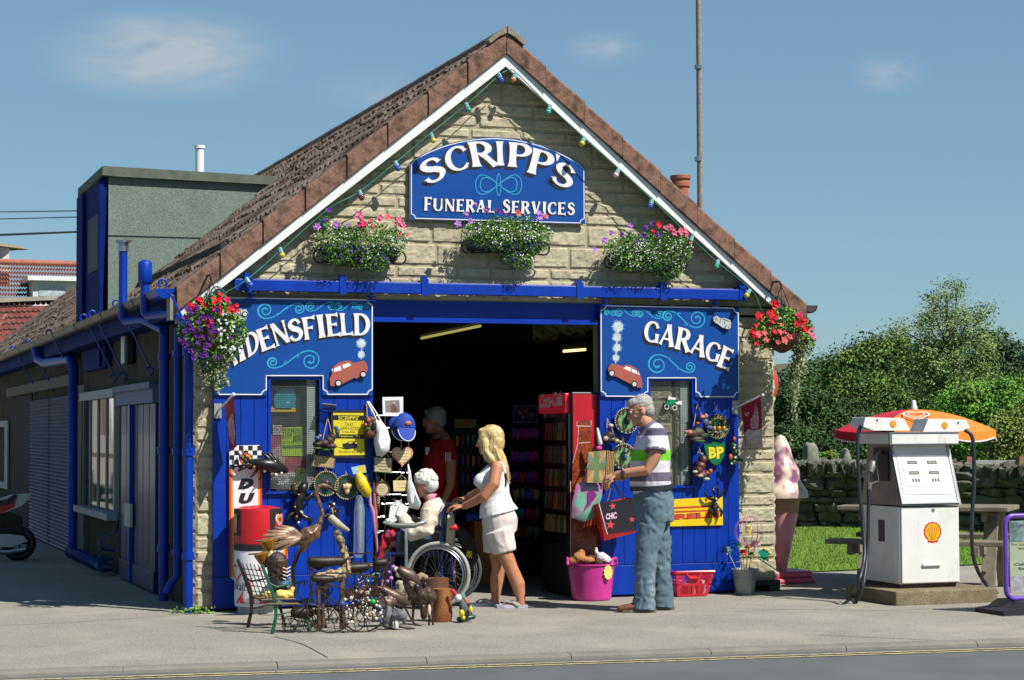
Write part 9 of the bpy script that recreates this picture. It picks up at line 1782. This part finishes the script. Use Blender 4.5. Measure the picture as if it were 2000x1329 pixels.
bikepart('tail_fairing',[(-30,985),(20,968),(56,964),(58,972),(40,988),(10,1000),(-30,1006)],grey_l,-.1,.1);bikepart('red_fairing',[(-30,988),(15,984),(28,976),(26,990),(5,1000),(-30,1010)],RED,-.11,.11);bikepart('seat',[(-30,980),(10,976),(28,964),(32,970),(20,984),(-30,990)],BLACK,-.12,.12);bikepart('lower_fairing',[(-30,1044),(10,1042),(44,1046),(52,1056),(20,1068),(-30,1066)],grey_l,-.13,.13);bikepart('engine',[(-30,1010),(20,1000),(44,1010),(40,1040),(-30,1042)],IRON,-.1,.1)
c=W(-120,1062,Yb);mb=MB();mb.ring(tuple(c),26*k,7*k,(0,1,0),32,8);wl_=mb.build('wheel',RUBBER,bk,smooth=60);mb=MB();mb.ring(tuple(c),18*k,2*k,(0,1,0),28,6);mb.build('rim',IRON,wl_)
bikepart('front_fairing',[(-30,1010),(-30,975),(-60,950),(-90,948),(-118,985),(-104,1030),(-60,1060),(-28,1050)],RED,-.14,.14);bikepart('screen',[(-88,947),(-70,925),(-60,926),(-64,950)],BLACK,-.1,.1)
mb=MB();mb.tube([B_(-78,960),B_(-100,1010),B_(-120,1062)],4*k,6);mb.tube([B_(-72,940,-.3),B_(-72,940,.3)],2.5*k,6);mb.build('fork',STEEL,bk,smooth=60)
mb=MB();mb.tube([B_(20,1000),B_(40,1030),B_(36,1062)],3*k,6);mb.tube([B_(-20,1075,-.13),B_(10,1078,-.13),B_(48,1072,-.13)],5*k,8);mb.build('exhaust',STEEL,bk,smooth=60)

# white van behind the frame's left edge, seen mirrored in the side window
vn=thing('white_van','white van parked beyond the left edge, mirrored in the side window','van',(-3.6,22,0));mb=MB();mb.add([(x,y,z)for x in(-4.6,-2.6)for y,z in((22,.35),(22,1.1),(22.9,1.35),(23.5,2.3),(27,2.4),(27,.35))],[tuple(range(6)),tuple(range(11,5,-1))]+[(i,6+i,6+(i+1)%6,(i+1)%6)for i in range(6)]);mb.build('body',mat('van_white',(240,240,238),.25,.03),vn,bevel=.06)
mb=MB();mb.add([(x,y,z)for x in(-4.5,-2.7)for y,z in((22.95,1.4),(23.45,2.15))],[(0,1,3,2)]);mb.xf(Matrix.Translation((0,-.03,.02)));mb.box(-2.597,-2.59,23.7,24.6,1.4,2.1);mb.box(-2.597,-2.59,22.3,26.8,.95,1.02);mb.build('window',MATS['dark_glass'],vn)
for y in(22.9,26):
    for x in(-4.5,-2.7):mb=MB();mb.lathe([(0,0),(.34,0),(.34,.2),(0,.2)],(x-.1,y,.34),20,axis=(1,0,0));mb.build('wheel',RUBBER,vn,smooth=40)
for lab,xs in(('thin wire plant stand behind the bench',(603,640)),('thin wire plant stand between the giraffe and the wheelchair',(690,735))):
    a,b=xs;sculpt('wire_stand',lab,'plant stand',((a+b)/2,1214),[('frame',BRZ,[[(a,1100,1.2),(a+4,1150,1.2),(a-2,1212,1.2)],[(b,1100,1.2),(b-3,1150,1.2),(b+3,1213,1.2)],[((a+b)/2,1098,1,.2),((a+b)/2,1205,1,.2)],hoop((a+b)/2,1140,(b-a)/2,1,16)[:9]]),('rim',IRON,[hoop((a+b)/2,1098,(b-a)/2+3,1.2,16)[:9]]),('pot',IRON,[[(a+5,1103,5),((a+b)/2,1107,8),(b-5,1103,5)]])])
